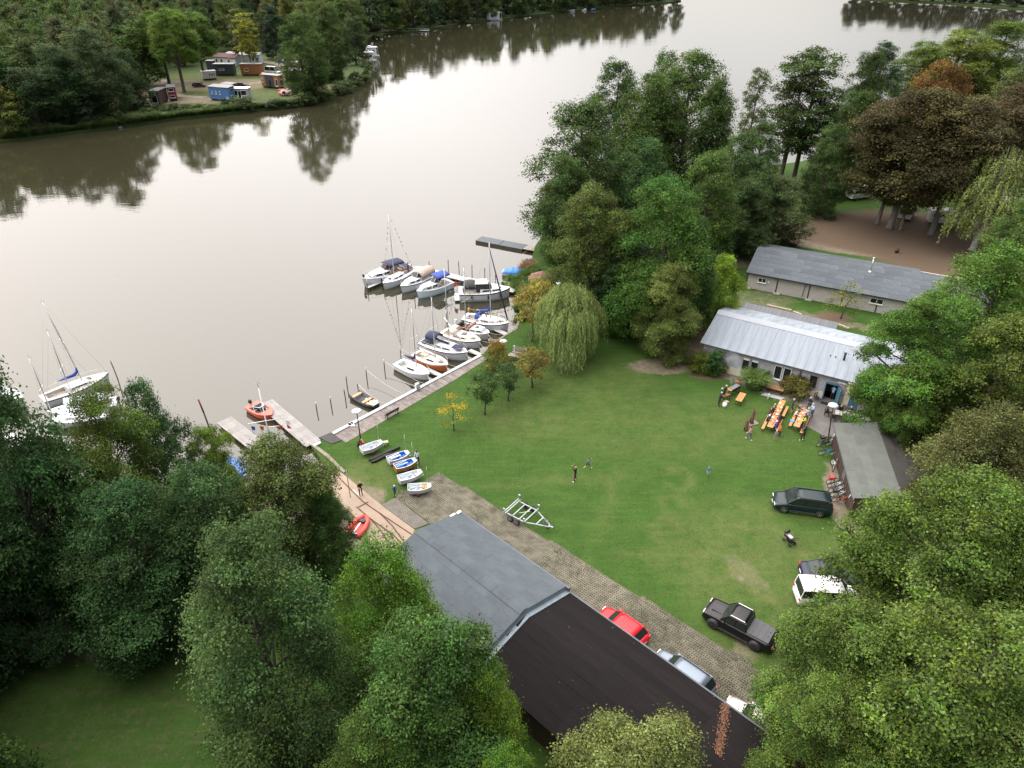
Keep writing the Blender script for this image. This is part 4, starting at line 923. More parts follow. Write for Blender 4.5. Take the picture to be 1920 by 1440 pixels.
def window(parent, x, z, w, h, y=-.02, fm=None, panes=1, name='window', blind=False, facing=-1):
    """frame proud of the wall at local y, glass a little behind the frame's face"""
    t = .07; f = MB(); s = facing
    for cx, cz, dx, dz in ((x, z - h / 2 + t / 2, w, t), (x, z + h / 2 - t / 2, w, t), (x - w / 2 + t / 2, z, t, h - 2 * t), (x + w / 2 - t / 2, z, t, h - 2 * t)):
        f.box((cx, y + s * .05, cz), (dx, .12, dz))
    for i in range(1, panes): f.box((x - w / 2 + w * i / panes, y + s * .045, z), (.06, .10, h - 2 * t))
    fo = f.build(name, fm or M_FRAME, parent)
    for i in range(panes):
        p = MB(); ww = w / panes; p.box((x - w / 2 + ww * (i + .5), y + s * .02, z), (ww - t, .03, h - 2 * t)); p.build('pane', M_GLASS, fo)
    sl_ = MB(); sl_.box((x, y + s * .1, z - h / 2 - .025), (w + .1, .2, .05)); sl_.build('sill', fm or M_FRAME, fo)
    if blind:
        for i in range(panes): q = MB(); ww = w / panes; q.box((x - w / 2 + ww * (i + .5), y + s * .045, z + h * .36), (ww * .8, .02, h * .16)); q.build('blind', M_FRAME, fo)
    return fo
def frame_of(A, B, off=0.):
    """local axes of a building from two points of its front eave"""
    d = (B.xy - A.xy).normalized(); return Vector((A.x, A.y, 0)), math.atan2(d.y, d.x), d
def along(A, d, u, v, z): p = P(u, v, z); return (p.xy - A.xy).dot(d)

# ---------------------------------------------------------------- clubhouse
cA, cB = P(1314, 643, 3.3), P(1725, 750, 3.3); o_, rz, dC = frame_of(cA, cB); LC = (cB - cA).length
club = thing('clubhouse', 'long white clubhouse with sheet metal roof, shingled walls and an open blue door', 'clubhouse', o_, rz)
WY, DC = .45, 11.6                       # wall line, depth between walls
cl = lambda u, v, z: along(cA, dC, u, v, z)
xd0, xd1 = cl(1541, 752, 0), cl(1562, 757, 0); xd0, xd1 = (xd0 + xd1) / 2 - .62, (xd0 + xd1) / 2 + .62
xe = LC - 7.0                            # from here on the wall is plain cream
def wallbox(name, m, x0, x1, z0, z1, y0, th=.25):
    b = MB(); b.box(((x0 + x1) / 2, y0 + th / 2, (z0 + z1) / 2), (x1 - x0, th, z1 - z0)); return b.build(name, m, club)
wallbox('wall', M_SHINGLE, .3, xd0, 1.0, 3.22, WY); wallbox('wall', M_SHINGLE, xd1, xe, 1.0, 3.22, WY); wallbox('wall', M_SHINGLE, xd0, xd1, 2.25, 3.22, WY)
wallbox('plinth', M_CREAM, .3, xd0, -.1, 1.0, WY + .015); wallbox('plinth', M_CREAM, xd1, xe, -.1, 1.0, WY + .015)
wallbox('wall', M_CREAM, xe, LC - .3, -.1, 3.22, WY - .6)
wallbox('wall', M_SHINGLE, .3, LC - .3, -.1, 3.22, DC)
gm = MB()
for x in (.3, LC - .3 - .25): gm.add([(x, WY + .25, -.1), (x, DC, -.1), (x, DC, 3.2), (x, 6.0, 4.9), (x, WY + .25, 3.2)] + [(x + .25, a, b) for a, b in ((WY + .25, -.1), (DC, -.1), (DC, 3.2), (6.0, 4.9), (WY + .25, 3.2))], [(0, 1, 2, 3, 4), (5, 9, 8, 7, 6)] + [(i, 5 + i, 5 + (i + 1) % 5, (i + 1) % 5) for i in range(5)])
gm.build('gable', M_SHINGLE, club)
b = MB(); b.box((LC / 2, 6, -.05), (LC - .9, DC - WY - .5, .1)); b.build('floor', M_CONC, club)
panels(club, 'roof_sheet', M_WHITEROOF, 0, LC, (0, 3.3), (6.0, 5.02), 22, 1, .05, .0, seed=3, seam=.035)
panels(club, 'roof_sheet', M_OLDROOF, 0, LC, (12.1, 3.3), (6.0, 5.02), 12, 1, .05, .0, seed=4, seam=.03)
b = MB(); b.add([(-.05, 5.25, 4.90), (LC + .05, 5.25, 4.90), (LC + .05, 5.98, 5.17), (-.05, 5.98, 5.17), (-.05, 6.5, 4.99), (LC + .05, 6.5, 4.99)], [(0, 1, 2, 3), (3, 2, 5, 4)])
b.build('ridge_cap', paint('bright ridge flashing', (.29, .32, .35), .7), club)
b = MB(); b.box((LC / 2, -.02, 3.24), (LC, .10, .12)); b.build('gutter', M_DARKMETAL, club)
b = MB(); b.box((-.03, 3.0, 4.17), (.06, 6.25, .2), M=None); 
fb = MB(); fb.bar((-.03, -.02, 3.28), (-.03, 6.0, 5.0), .05, .2); fb.bar((-.03, 12.1, 3.28), (-.03, 6.0, 5.0), .05, .2); fb.build('barge_board', M_GREYFRAME, club)
for u0, u1, v, z, h, pn, bl in ((1346, 1356, 660, 2.35, .9, 1, False), (1389, 1419, 684, 1.9, 1.75, 2, True), (1451, 1482, 697, 1.9, 1.75, 2, False), (1516, 1532, 715, 1.9, 1.7, 1, False)):
    a_, c_ = cl(u0, v, z), cl(u1, v + (u1 - u0) * .26, z); w_ = c_ - a_
    if pn == 1: window(club, (a_ + c_) / 2, z, w_, h, WY, M_GREYFRAME)
    else:
        for k in (0, 1): window(club, a_ + w_ * (.25 + .5 * k) + (.04 if k else -.04), z, w_ * .47, h, WY, M_GREYFRAME if bl else M_FRAME, blind=bl)
b = MB(); b.box((xd0 - .05, WY - .02, 1.12), (.1, .34, 2.3)); b.box((xd1 + .05, WY - .02, 1.12), (.1, .34, 2.3)); b.box(((xd0 + xd1) / 2, WY - .02, 2.29), (xd1 - xd0, .34, .1)); b.build('door_frame', M_BLUEDOOR, club)
dr = MB(); dr.box((.61, 0, 1.1), (1.22, .06, 2.2)); dro = dr.build('door', M_BLUEDOOR, club, (xd1 + .06, WY - .06, .03), R(-72)); dro['label'] = 'petrol blue door standing wide open'
hb_ = MB(); hb_.box((1.1, -.07, 1.05), (.14, .08, .05)); hb_.build('handle', M_ALU, dro)
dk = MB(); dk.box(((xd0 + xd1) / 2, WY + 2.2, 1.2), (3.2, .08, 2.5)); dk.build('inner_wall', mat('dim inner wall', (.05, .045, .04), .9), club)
b = MB(); b.tube([(cl(1501, 700, 2.5), WY - .07, 3.2), (cl(1501, 700, 2.5), WY - .07, 2.9), (cl(1501, 700, 2.5), WY - .07, .1)], .05, 6); b.build('downpipe', M_DARKMETAL, club)
xt = cl(1571, 719, 2.7); b = MB(); b.box((xt + 1.9, WY - .10, 2.72), (3.8, .16, .14)); b.build('tube_lamp', paint('white lamp casing', (.8, .8, .8), .3), club)
for u, v, hgt, rr_ in ((1578, 684, .9, .12),):
    x = cl(u, v, 4.2); yv = 2.9; z0 = 3.3 + yv * .287; b = MB(); b.cyl((x, yv, z0 + hgt / 2 - .1), rr_, hgt + .2, 8); b.cyl((x, yv, z0 + hgt + .03), rr_ * 1.5, .06, 8); b.build('chimney_pipe', M_BLACK, club)
for du in (-.9, -1.45): b = MB(); b.cyl((cl(1578, 684, 4.2) + du, 3.0, 4.24), .07, .22, 6); b.build('vent_pipe', M_BLACK, club)
window(club, LC - 4.2, 1.5, 1.7, 1.7, WY - .6, M_FRAME, 2)
b = MB(); b.box((LC - 5.9, WY - .65, 1.35), (1.1, .08, 2.5)); b.build('shutter', M_BLUEDOOR, club)
b = MB(); b.box((cl(1621, 762, .6), WY - .50, .65), (1.3, .9, 1.3)); b.build('entrance_box', M_RENDER, club)
b = MB(); b.box((xd1 + 3.6, WY - .5, .22), (5.2, .9, .45)); b.build('step_wall', mat('dark step concrete', (.13, .12, .115), .9, var=.25), club)
# lean-to with a seamed metal roof behind it
la, lb = P(1398, 568, 2.6), P(1572, 606, 2.6); o2_, rz2, d2 = frame_of(la, lb); ll = (lb - la).length
lt = thing('lean_to_shelter', 'open shelter with dark standing seam metal roof behind the white clubhouse', 'shelter', o2_, rz2)
panels(lt, 'roof_sheet', M_DARKMETAL, 0, ll, (-2.3, 2.25), (0, 2.62), 22, 1, .03, .0, seam=.04)
b = MB(); b.box((ll / 2, .0, 2.56), (ll, .08, .1)); b.build('ridge_beam', M_DARKMETAL, lt)
for i in range(5):
    b = MB(); b.box((.2 + i * (ll - .4) / 4, -.1, 1.2), (.1, .1, 2.5)); b.build('post', M_WOOD, lt); b = MB(); b.box((.2 + i * (ll - .4) / 4, -2.15, 1.05), (.1, .1, 2.2)); b.build('post', M_WOOD, lt)

# ---------------------------------------------------------------- long grey shed
sA, sB = P(1399, 510, 2.6), P(1643, 557, 2.6); o_, rz, dS = frame_of(sA, sB); rz += .02; dS = Vector((math.cos(rz), math.sin(rz))); LS = 31.0
shed = thing('long_shed', 'long low shed with grey felt roof and pale rendered bays', 'shed', o_, rz)
sx = lambda u, v, z: along(sA, dS, u, v, z)
bays = [.25, 4.55, 9.0, 13.5, 18.0, 22.5, 27, 30.75]
for i in range(7):
    b = MB(); b.box(((bays[i] + bays[i + 1]) / 2, .6, 1.2), (bays[i + 1] - bays[i] - .17, .2, 2.7)); b.build('wall_panel', M_RENDER, shed)
for x in bays: b = MB(); b.box((x, .58, 1.2), (.16, .26, 2.72)); b.build('post', mat('dark post', (.04, .037, .035), .7), shed)
b = MB()
for x, w_ in ((.15, .2), (LS - .15, .2)): b.add([(x, .7, -.1), (x, 12.6, -.1), (x, 12.6, 2.5), (x, 6.4, 4.0), (x, .7, 2.55)], [(0, 1, 2, 3, 4)])
b.box((LS / 2, 12.6, 1.2), (LS - .4, .2, 2.6)); b.build('rear_wall', M_RENDER, shed)
panels(shed, 'roof_sheet', M_FELT2, 0, LS, (0, 2.6), (6.4, 4.15), 13, 6, .02, .015, .012, 7, True)
panels(shed, 'roof_sheet', M_FELT2, 0, 22.5, (13.2, 2.6), (6.4, 4.15), 9, 3, .02, .015, .010, 8, True)
panels(shed, 'roof_sheet', M_FELT2, 22.5, LS, (9.6, 3.4), (6.4, 4.15), 3, 2, .02, .015, .010, 9, True)
b = MB(); b.box((LS / 2, -.03, 2.52), (LS, .09, .14)); b.build('eaves_board', M_BLACK, shed)
window(shed, sx(1426, 531, 1.6), 1.6, 1.15, .75, .49, M_FRAME, 2); b = MB(); b.box((sx(1426, 531, 1.6) + .95, .47, 1.5), (.22, .08, .28)); b.build('meter_box', M_FRAME, shed)
window(shed, sx(1643, 568, 1.7), 1.7, 1.7, .8, .49, M_FRAME, 2)
xp = sx(1637, 490, 4.2); b = MB(); b.cyl((xp, 5.2, 4.9), .09, 2.1, 8); b.build('flue_pipe', M_ALU, shed); b = MB(); b.lathe([(.3, 0), (.24, .1), (.1, .22)], 10, (xp, 5.2, 3.86)); b.build('flue_collar', M_ALU, shed)
b = MB(); b.cyl((xp, 5.2, 6.0), .17, .12, 8); b.build('flue_cap', M_ALU, shed)
b = MB(); q = bays[2] - .15; b.tube([(q, .1, 2.5), (q - .5, .38, 2.1), (q - .6, .38, .3)], .05, 6); b.build('downpipe', M_DARKMETAL, shed)
for i in (0, 1, 2):
    b = MB(); b.box((bays[i] + .2, .25, .06), (.9, .5, .16)); b.build('footing', M_CONC, shed)
M_PLANK = mat('pale plank', (.36, .30, .23), .8, var=.2, scale=3)
for k, (u0, v0, u1, v1, lab) in enumerate(((1438, 572, 1484, 582, 'long pale squared timber lying on the grass behind the shelter'), (1487, 584, 1503, 590, 'shorter timber lying in line behind the long pale one'), (1572, 608, 1592, 616, 'timber edging at the end of the metal roofed shelter'))):
    a_, c_ = P(u0, v0, .1), P(u1, v1, .1); b = MB(); b.bar((0, 0, 0), c_ - a_, .22, .18); tag(b.build('timber', M_PLANK, None, a_), lab, 'timber')

# ---------------------------------------------------------------- boathouse by the slipway
bh = thing('boathouse', 'foreground boathouse, grey felt roof half and lower black felt half', 'boathouse', (OB.x, OB.y, 0), math.atan2(AX.y, AX.x))
# local x along the eave, local -y across the roof away from the path
S1, S2, RL, WL = 11.5, 31.0, 4.55, 9.2
panels(bh, 'grey_roof_sheet', M_FELT, -.05, S1, (0, 3.2), (-RL, 4.35), 4, 5, .02, .006, .005, 21, True)
panels(bh, 'grey_roof_sheet', M_FELT, -.05, S1, (-WL, 3.2), (-RL, 4.35), 4, 5, .02, .008, .006, 22, True)
b = MB()
for j in range(8):
    x0_ = j * S1 / 8; b.add([(x0_ + .01, -RL + .42, 4.335), (x0_ + S1 / 8 - .01, -RL + .42, 4.335), (x0_ + S1 / 8 - .01, -RL, 4.455), (x0_ + .01, -RL, 4.455), (x0_ + .01, -RL - .42, 4.335), (x0_ + S1 / 8 - .01, -RL - .42, 4.335)], [(0, 1, 2, 3), (3, 2, 5, 4)])
b.build('ridge_cap', M_FELT, bh)
for s_ in (1, -1):
    b = MB(); e0 = (-RL + s_ * RL if s_ > 0 else -WL); y0 = 0 if s_ > 0 else -WL
    b.add([(S1 + .02, y0, 3.22), (S1 + .02, -RL, 4.42), (S1 + .06, -RL, 4.0), (S1 + .06, y0, 2.84), (S1 + .45, y0, 2.87), (S1 + .45, -RL, 4.03)], [(0, 1, 2, 3), (3, 2, 5, 4)])
    b.build('step_flashing', mat('blue grey flashing', (.15, .19, .22), .6, var=.2, scale=2), bh)
for i, (x0_, x1_) in enumerate(((S1 + .1, 18.3), (18.3, 24.8), (24.8, S2))):
    panels(bh, 'black_roof_sheet', M_BLACKFELT, x0_, x1_, (0, 2.82), (-RL, 3.95), 1, 5, .02, .006, .010, 30 + i)
    panels(bh, 'black_roof_sheet', M_BLACKFELT, x0_, x1_, (-WL, 2.82), (-RL, 3.95), 1, 5, .02, .006, .010, 40 + i)
b = MB(); b.box((S1 / 2, .05, 3.14), (S1, .12, .12)); b.box(((S1 + S2) / 2, .05, 2.76), (S2 - S1 - .2, .12, .12)); b.build('gutter', M_ZINC, bh)
b = MB(); b.box((S1 / 2, -.35, 1.5), (S1 - .5, .15, 3.2)); b.box(((S1 + S2) / 2, -.35, 1.3), (S2 - S1, .15, 2.8)); b.box((S1 / 2, -WL + .35, 1.5), (S1 - .5, .15, 3.2)); b.box(((S1 + S2) / 2, -WL + .35, 1.3), (S2 - S1, .15, 2.8)); b.build('side_walls', M_DARKWOOD, bh)
b = MB(); b.add([(.2, -.3, -.1), (.2, -WL + .3, -.1), (.2, -WL + .3, 3.1), (.2, -RL, 4.25), (.2, -.3, 3.1)], [(0, 1, 2, 3, 4)]); b.add([(S2 - .2, -.3, -.1), (S2 - .2, -WL + .3, -.1), (S2 - .2, -WL + .3, 2.75), (S2 - .2, -RL, 3.85), (S2 - .2, -.3, 2.75)], [(0, 1, 2, 3, 4)]); b.build('gable_walls', M_DARKWOOD, bh)
for x in (1.2, 5.0): b = MB(); b.box((.12, -RL + (x - 3.1) * 1.05, 1.3), (.08, 3.0, 2.6)); b.build('boat_door', M_DARKWOOD, bh)
b = MB(); b.box((-.1, -.25, 3.3), (.25, .4, .12)); b.box((-.12, -.9, 3.42), (.2, .5, .1)); b.build('gable_lamp', M_FRAME, bh)
b = MB(); b.box((S1 + .15, .06, 3.05), (.3, .2, .3)); b.build('gutter_outlet', M_ZINC, bh)
rs = np.random.RandomState(8); b = MB()
for _ in range(1000):
    f = rs.uniform(); y = -f * 4.0 - .05; x = 24.9 + f * 1.6 + rs.normal() * .10 * (1 + rs.uniform()); z = 2.87 + (-y) * .2484 + .01 * int(-y / .91) + rs.uniform(0, .03); a = rs.uniform(0, 6.28); w = rs.uniform(.015, .045); ca, sa = math.cos(a) * w, math.sin(a) * w; t_ = rs.normal() * .02
    b.add([(x + ca, y + sa, z), (x - sa, y + ca, z + t_), (x - ca, y - sa, z + .01), (x + sa, y - ca, z - t_ * .5)], [(0, 1, 2, 3)])
for _ in range(60):
    x, y = rs.uniform(.2, S2 - .3), -rs.uniform(.1, WL - .2) ; zb_, za_ = (3.2, 4.35) if x < S1 else (2.82, 3.95); k = y / -RL if y > -RL else (y + WL) / (WL - RL); z = zb_ + (za_ - zb_) * k + .055 + (.02 if x < S1 else .03); a = rs.uniform(0, 6.28); w = rs.uniform(.02, .045); ca, sa = math.cos(a) * w, math.sin(a) * w
    b.add([(x + ca, y + sa, z), (x - sa, y + ca, z + .01), (x - ca, y - sa, z), (x + sa, y - ca, z + .01)], [(0, 1, 2, 3)])
o = b.build('fallen_leaves', mat('rust brown leaves', (.13, .058, .026), .8, var=.6, scale=6), bh); o['kind'] = 'stuff'

# ---------------------------------------------------------------- bike shed
kA, kB = P(1600, 934, 2.5), P(1563, 793, 2.5); d_ = (kB - kA); d_.z = 0; LK = d_.length; rz = math.atan2(d_.y, d_.x)
bs = thing('bike_shed', 'brown boarded shed with grey green felt roof beside the bicycles', 'shed', (kA.x, kA.y, 0), rz)
panels(bs, 'roof_sheet', M_GREENFELT, 0, LK, (0, 2.5), (-3.9, 3.15), 3, 5, .02, .01, .010, 51, True)
panels(bs, 'roof_sheet', M_MOSSFELT, 0, LK, (-7.4, 2.5), (-3.9, 3.15), 4, 4, .03, .02, .018, 52, True)
b = MB(); b.box((LK / 2, .04, 2.46), (LK, .08, .12)); b.box((LK / 2, -7.43, 2.47), (LK, .08, .12)); b.build('gutter', M_DARKMETAL, bs)
nb_ = 34; bw = (LK - .6) / nb_; bmesh_ = MB(); bmesh_.box((0, 0, 1.2), (bw - .02, .05, 2.44)); bme = bmesh_.mesh('wall_board', M_DARKWOOD)
for i in range(nb_): o = link('wall_board', bme, bs); o.location = (.3 + bw * (i + .5), -.3 + (i % 2) * .015, 0)
b = MB(); b.add([(.3, -.34, 0), (.3, -7.1, 0), (.3, -7.1, 2.45), (.3, -3.9, 3.05), (.3, -.34, 2.45)], [(0, 1, 2, 3, 4)]); b.add([(LK - .3, -.34, 0), (LK - .3, -7.1, 0), (LK - .3, -7.1, 2.45), (LK - .3, -3.9, 3.05), (LK - .3, -.34, 2.45)], [(0, 1, 2, 3, 4)]); b.box((LK / 2, -7.1, 1.2), (LK - .6, .1, 2.4)); b.build('plain_walls', M_DARKWOOD, bs)
for x in (.75, LK - 1.6):
    b = MB(); b.tube([(x, -.2, 2.2), (x, .02, 2.3), (x, .1, 1.95), (x + .1, .1, 1.8)], .045, 6); b.box((x - .12, -.22, 2.1), (.3, .06, .34)); b.build('wall_lamp', M_FRAME, bs)
b = MB(); b.box((LK * .42, -.262, 1.0), (.9, .03, 2.0)); b.build('door', mat('grey door', (.10, .095, .09), .7), bs)
b = MB(); b.box((0, 0, .35), (.55, .45, .7)); tag(b.build('wooden_crate', M_PLANK, None, P(1573, 872), .4), 'upright pale wooden crate leaning by the brown shed wall', 'crate')
# ---------------------------------------------------------------- brown roofed hut on the bank
g = P(1016, 545); hut = thing('shore_hut', 'small hut on the bank with reddish brown hipped roof', 'hut', g, .25)
M_BRICKROOF = mat('reddish felt shingles', (.155, .075, .062), .85, var=.2, scale=3, bump=.3, obj=.12)
for k in range(6):
    a0, a1 = k * math.pi / 3, (k + 1) * math.pi / 3; b = MB(); e0, e1 = Vector((2.2 * math.cos(a0), 2.2 * math.sin(a0), 2.1)), Vector((2.2 * math.cos(a1), 2.2 * math.sin(a1), 2.1)); t_ = Vector((0, 0, 3.15))
    b.add([e0, e1, t_, e0 - Vector((0, 0, .12)), e1 - Vector((0, 0, .12))], [(0, 1, 2), (3, 4, 1, 0)]); b.build('roof_sheet', M_BRICKROOF, hut)
    b = MB(); b.cyl((1.8 * math.cos(a0), 1.8 * math.sin(a0), 1.05), .08, 2.1, 6); b.build('post', M_DARKWOOD, hut)
b = MB(); b.lathe([(1.55, 0), (1.55, 1.0), (1.5, 1.0), (1.5, 0)], 6); b.build('wall', M_DARKWOOD, hut)
# ================================================================ docks, posts, boats
M_PLANKS = mat('silvery deck boards', (.235, .225, .215), .85, var=.3, scale=3, stretch=(.3, 3, 3), bump=.3, obj=.10)
M_PALEDECK = mat('pale deck boards', (.34, .35, .36), .75, var=.18, scale=3, obj=.06)
def deck_boards(parent, length, width, n, nseg, m, z=0., th=.05, across=False, x0=0.):
    """boards along x (or across), each a part"""
    if across:
        w = length / n; q = MB(); q.box((0, 0, 0), (w - .012, width, th)); me = q.mesh('board', m)
        for i in range(n): o = link('board', me, parent); o.location = (x0 + w * (i + .5), 0, z + random.uniform(-.004, .004))
    else:
        w = width / n; l = length / nseg; q = MB(); q.box((0, 0, 0), (l - .01, w - .014, th)); me = q.mesh('board', m)
        for s_ in range(nseg):
            for i in range(n): o = link('board', me, parent); o.location = (x0 + l * (s_ + .5), -width / 2 + w * (i + .5), z + random.uniform(-.005, .005))
def jetty(label, a, b, width, h=.45, n=7, nseg=5, m=None, across=False, posts=4, name='jetty', group=None):
    A, B = P(*a, WATER + h), P(*b, WATER + h); d = B - A; L_ = d.length
    t = thing(name, label, 'jetty', A, math.atan2(d.y, d.x), group); deck_boards(t, L_, width, n, nseg, m or M_PLANKS, 0, .05, across)
    q = MB()
    for s_ in (-1, 1): q.box((L_ / 2, s_ * (width / 2 - .12), -.12), (L_, .12, .18))
    q.build('beam', M_DARKWOOD, t)
    for i in range(posts):
        for s_ in (-1, 1): q = MB(); q.cyl((L_ * (i + .3) / posts, s_ * (width / 2 - .1), -.75), .09, 1.5, 6); q.build('pile', M_DARKWOOD, t)
    return t
jetty('long silvery boarded jetty with the red motorboat moored beside it', (497, 754), (588, 832), 1.75, .5, 7, 6)
jetty('shorter pale jetty half hidden by the leaning trees', (420, 787), (520, 866), 1.7, .5, 7, 5)
jetty('marina jetty of grey boards glimpsed behind the left trees', (62, 812), (120, 850), 2.3, .5, 8, 3)
jetty('white boarded walkway behind the motor cruisers', (797, 506), (966, 545), 1.5, .45, 26, 1, M_PALEDECK, True, 6)
jetty('widened white platform at the end of the cruiser walkway', (775, 505), (803, 507), 2.6, .46, 8, 1, M_PALEDECK, True, 2, 'dock_platform')
jetty('narrow pale finger between the navy cruiser and the small white yacht', (689, 539), (768, 506), .6, .42, 3, 5, M_PALEDECK, False, 4, 'dock_finger', 'finger jetties')
jetty('narrow finger between the blue sail yacht and the orange hull', (799, 691), (832, 707), .65, .35, 3, 3, M_PALEDECK, False, 2, 'dock_finger', 'finger jetties')
jetty('narrow finger between navy hooded yacht and cream yacht', (880, 656), (907, 668), .7, .35, 3, 2, M_PALEDECK, False, 2, 'dock_finger', 'finger jetties')
jetty('narrow finger leading from the bank to the blue sailed yacht with flags', (899, 604), (955, 629), .75, .35, 3, 4, M_PALEDECK, False, 3, 'dock_finger', 'finger jetties')
A_, B_ = P(897, 447, -.1), P(985, 463.5, -.1); d_ = B_ - A_
fl = thing('floating_pontoon', 'dark floating pontoon of two long panels with wooden gangway', 'pontoon', A_, math.atan2(d_.y, d_.x)); L_ = d_.length
M_DARKDECK = mat('dark anti slip sheet', (.075, .088, .10), .8, var=.12, scale=2)
for i in range(2): q = MB(); q.box((L_ * (i + .5) / 2, 0, 0), (L_ / 2 - .12, 2.3, .06)); q.build('deck_panel', M_DARKDECK, fl)
q = MB(); q.box((L_ / 2, 0, -.28), (L_ - .1, 2.2, .48)); q.build('float', mat('dark float', (.05, .045, .035), .8), fl)
for i in range(10): q = MB(); q.box((L_ + .22 + i * .42, 0, .03), (.4, 1.9, .07)); q.build('gangway_board', M_WOOD, fl)

M_POST = mat('tarred post', (.035, .028, .022), .8, var=.4, scale=6)
def post(u, v, h, top, label, lean=(0, 0), r=.06, group='mooring posts'):
    g = P(u, v, WATER); t = thing('mooring_post', label, 'post', g, 0, group)
    q = MB(); q.tube([(0, 0, -1.5), (lean[0] * .62, lean[1] * .62, h * .62)], r, 7); q.build('pile', M_POST, t)
    q = MB(); q.tube([(lean[0] * .62, lean[1] * .62, h * .62 + .003), (lean[0], lean[1], h)], r * 1.02, 7); q.build('top_band', top, t); return t
M_GRNTOP = mat('green post top', (.05, .16, .075), .7, var=.3); M_WHTTOP = mat('pale post top', (.42, .44, .43), .7, var=.2); M_DRKTOP = mat('dark post top', (.06, .055, .05), .8)
for u, v, h, m_, lab in ((594, 772, 1.25, M_WHTTOP, 'pale topped post nearest the boarded jetty'), (621, 761, 1.25, M_WHTTOP, 'second pale topped post from the boarded jetty'), (648, 748, 1.3, M_GRNTOP, 'green topped post left of the punt, roped to it'), (651, 726, 1.5, M_GRNTOP, 'green topped post standing farthest out beyond the punt'), (672, 733, 1.0, M_GRNTOP, 'green topped post at the stern of the punt'), (688, 710, 1.5, M_WHTTOP, 'pale topped post between the punt and the blue sail yacht'), (721, 693, 1.4, M_WHTTOP, 'pale topped post left of the blue sail yacht'), (752, 674, 1.9, M_WHTTOP, 'pale tall post at the stern of the blue sail yacht'),
    (861, 510, 1.8, M_DRKTOP, 'thin post second from left behind the white walkway'), (841, 507, 1.8, M_DRKTOP, 'thin post leftmost of the row behind the white walkway'), (885, 517, 1.8, M_DRKTOP, 'thin post in the middle of the row behind the walkway'), (909, 523, 1.8, M_DRKTOP, 'thin post fourth in the row behind the walkway'), (929, 532, 2.1, M_WHTTOP, 'pale topped post behind the cabin of the black hooded cruiser'), (806, 508, 1.6, M_DRKTOP, 'post at the corner of the widened white platform'),
    (690, 545, 1.8, M_WHTTOP, 'post at the outer end of the finger by the navy cruiser'), (778, 565, 1.2, M_DRKTOP, 'low post before the bow of the pale blue cruiser'), (838, 600, 1.4, M_WHTTOP, 'post off the stern of the cream yacht'), (835, 570, .9, M_WHTTOP, 'short post right of the pale blue cruiser'), (920, 563, 1.2, M_WHTTOP, 'pale post against the hull of the black hooded cruiser'),
    (222, 712, 2.6, M_GRNTOP, 'green and white banded post at the bow of the marina yacht'), (239, 749, 1.4, M_WHTTOP, 'post beside the outboard motor in the marina'), (254, 758, 1.4, M_WHTTOP, 'rightmost pale post of the marina'), (205, 726, 1.2, M_DRKTOP, 'dark short post between marina yacht and covered yacht')):
    post(u, v, h, m_, lab, (-.18, 0) if u == 222 else (random.uniform(-.05, .05), random.uniform(-.05, .05)))
post(398, 812, 4.2, mat('rust red pole', (.14, .05, .025), .8, var=.3), 'tall leaning rust red pole in the water above the yellowish tree', (-.55, .1), .085)

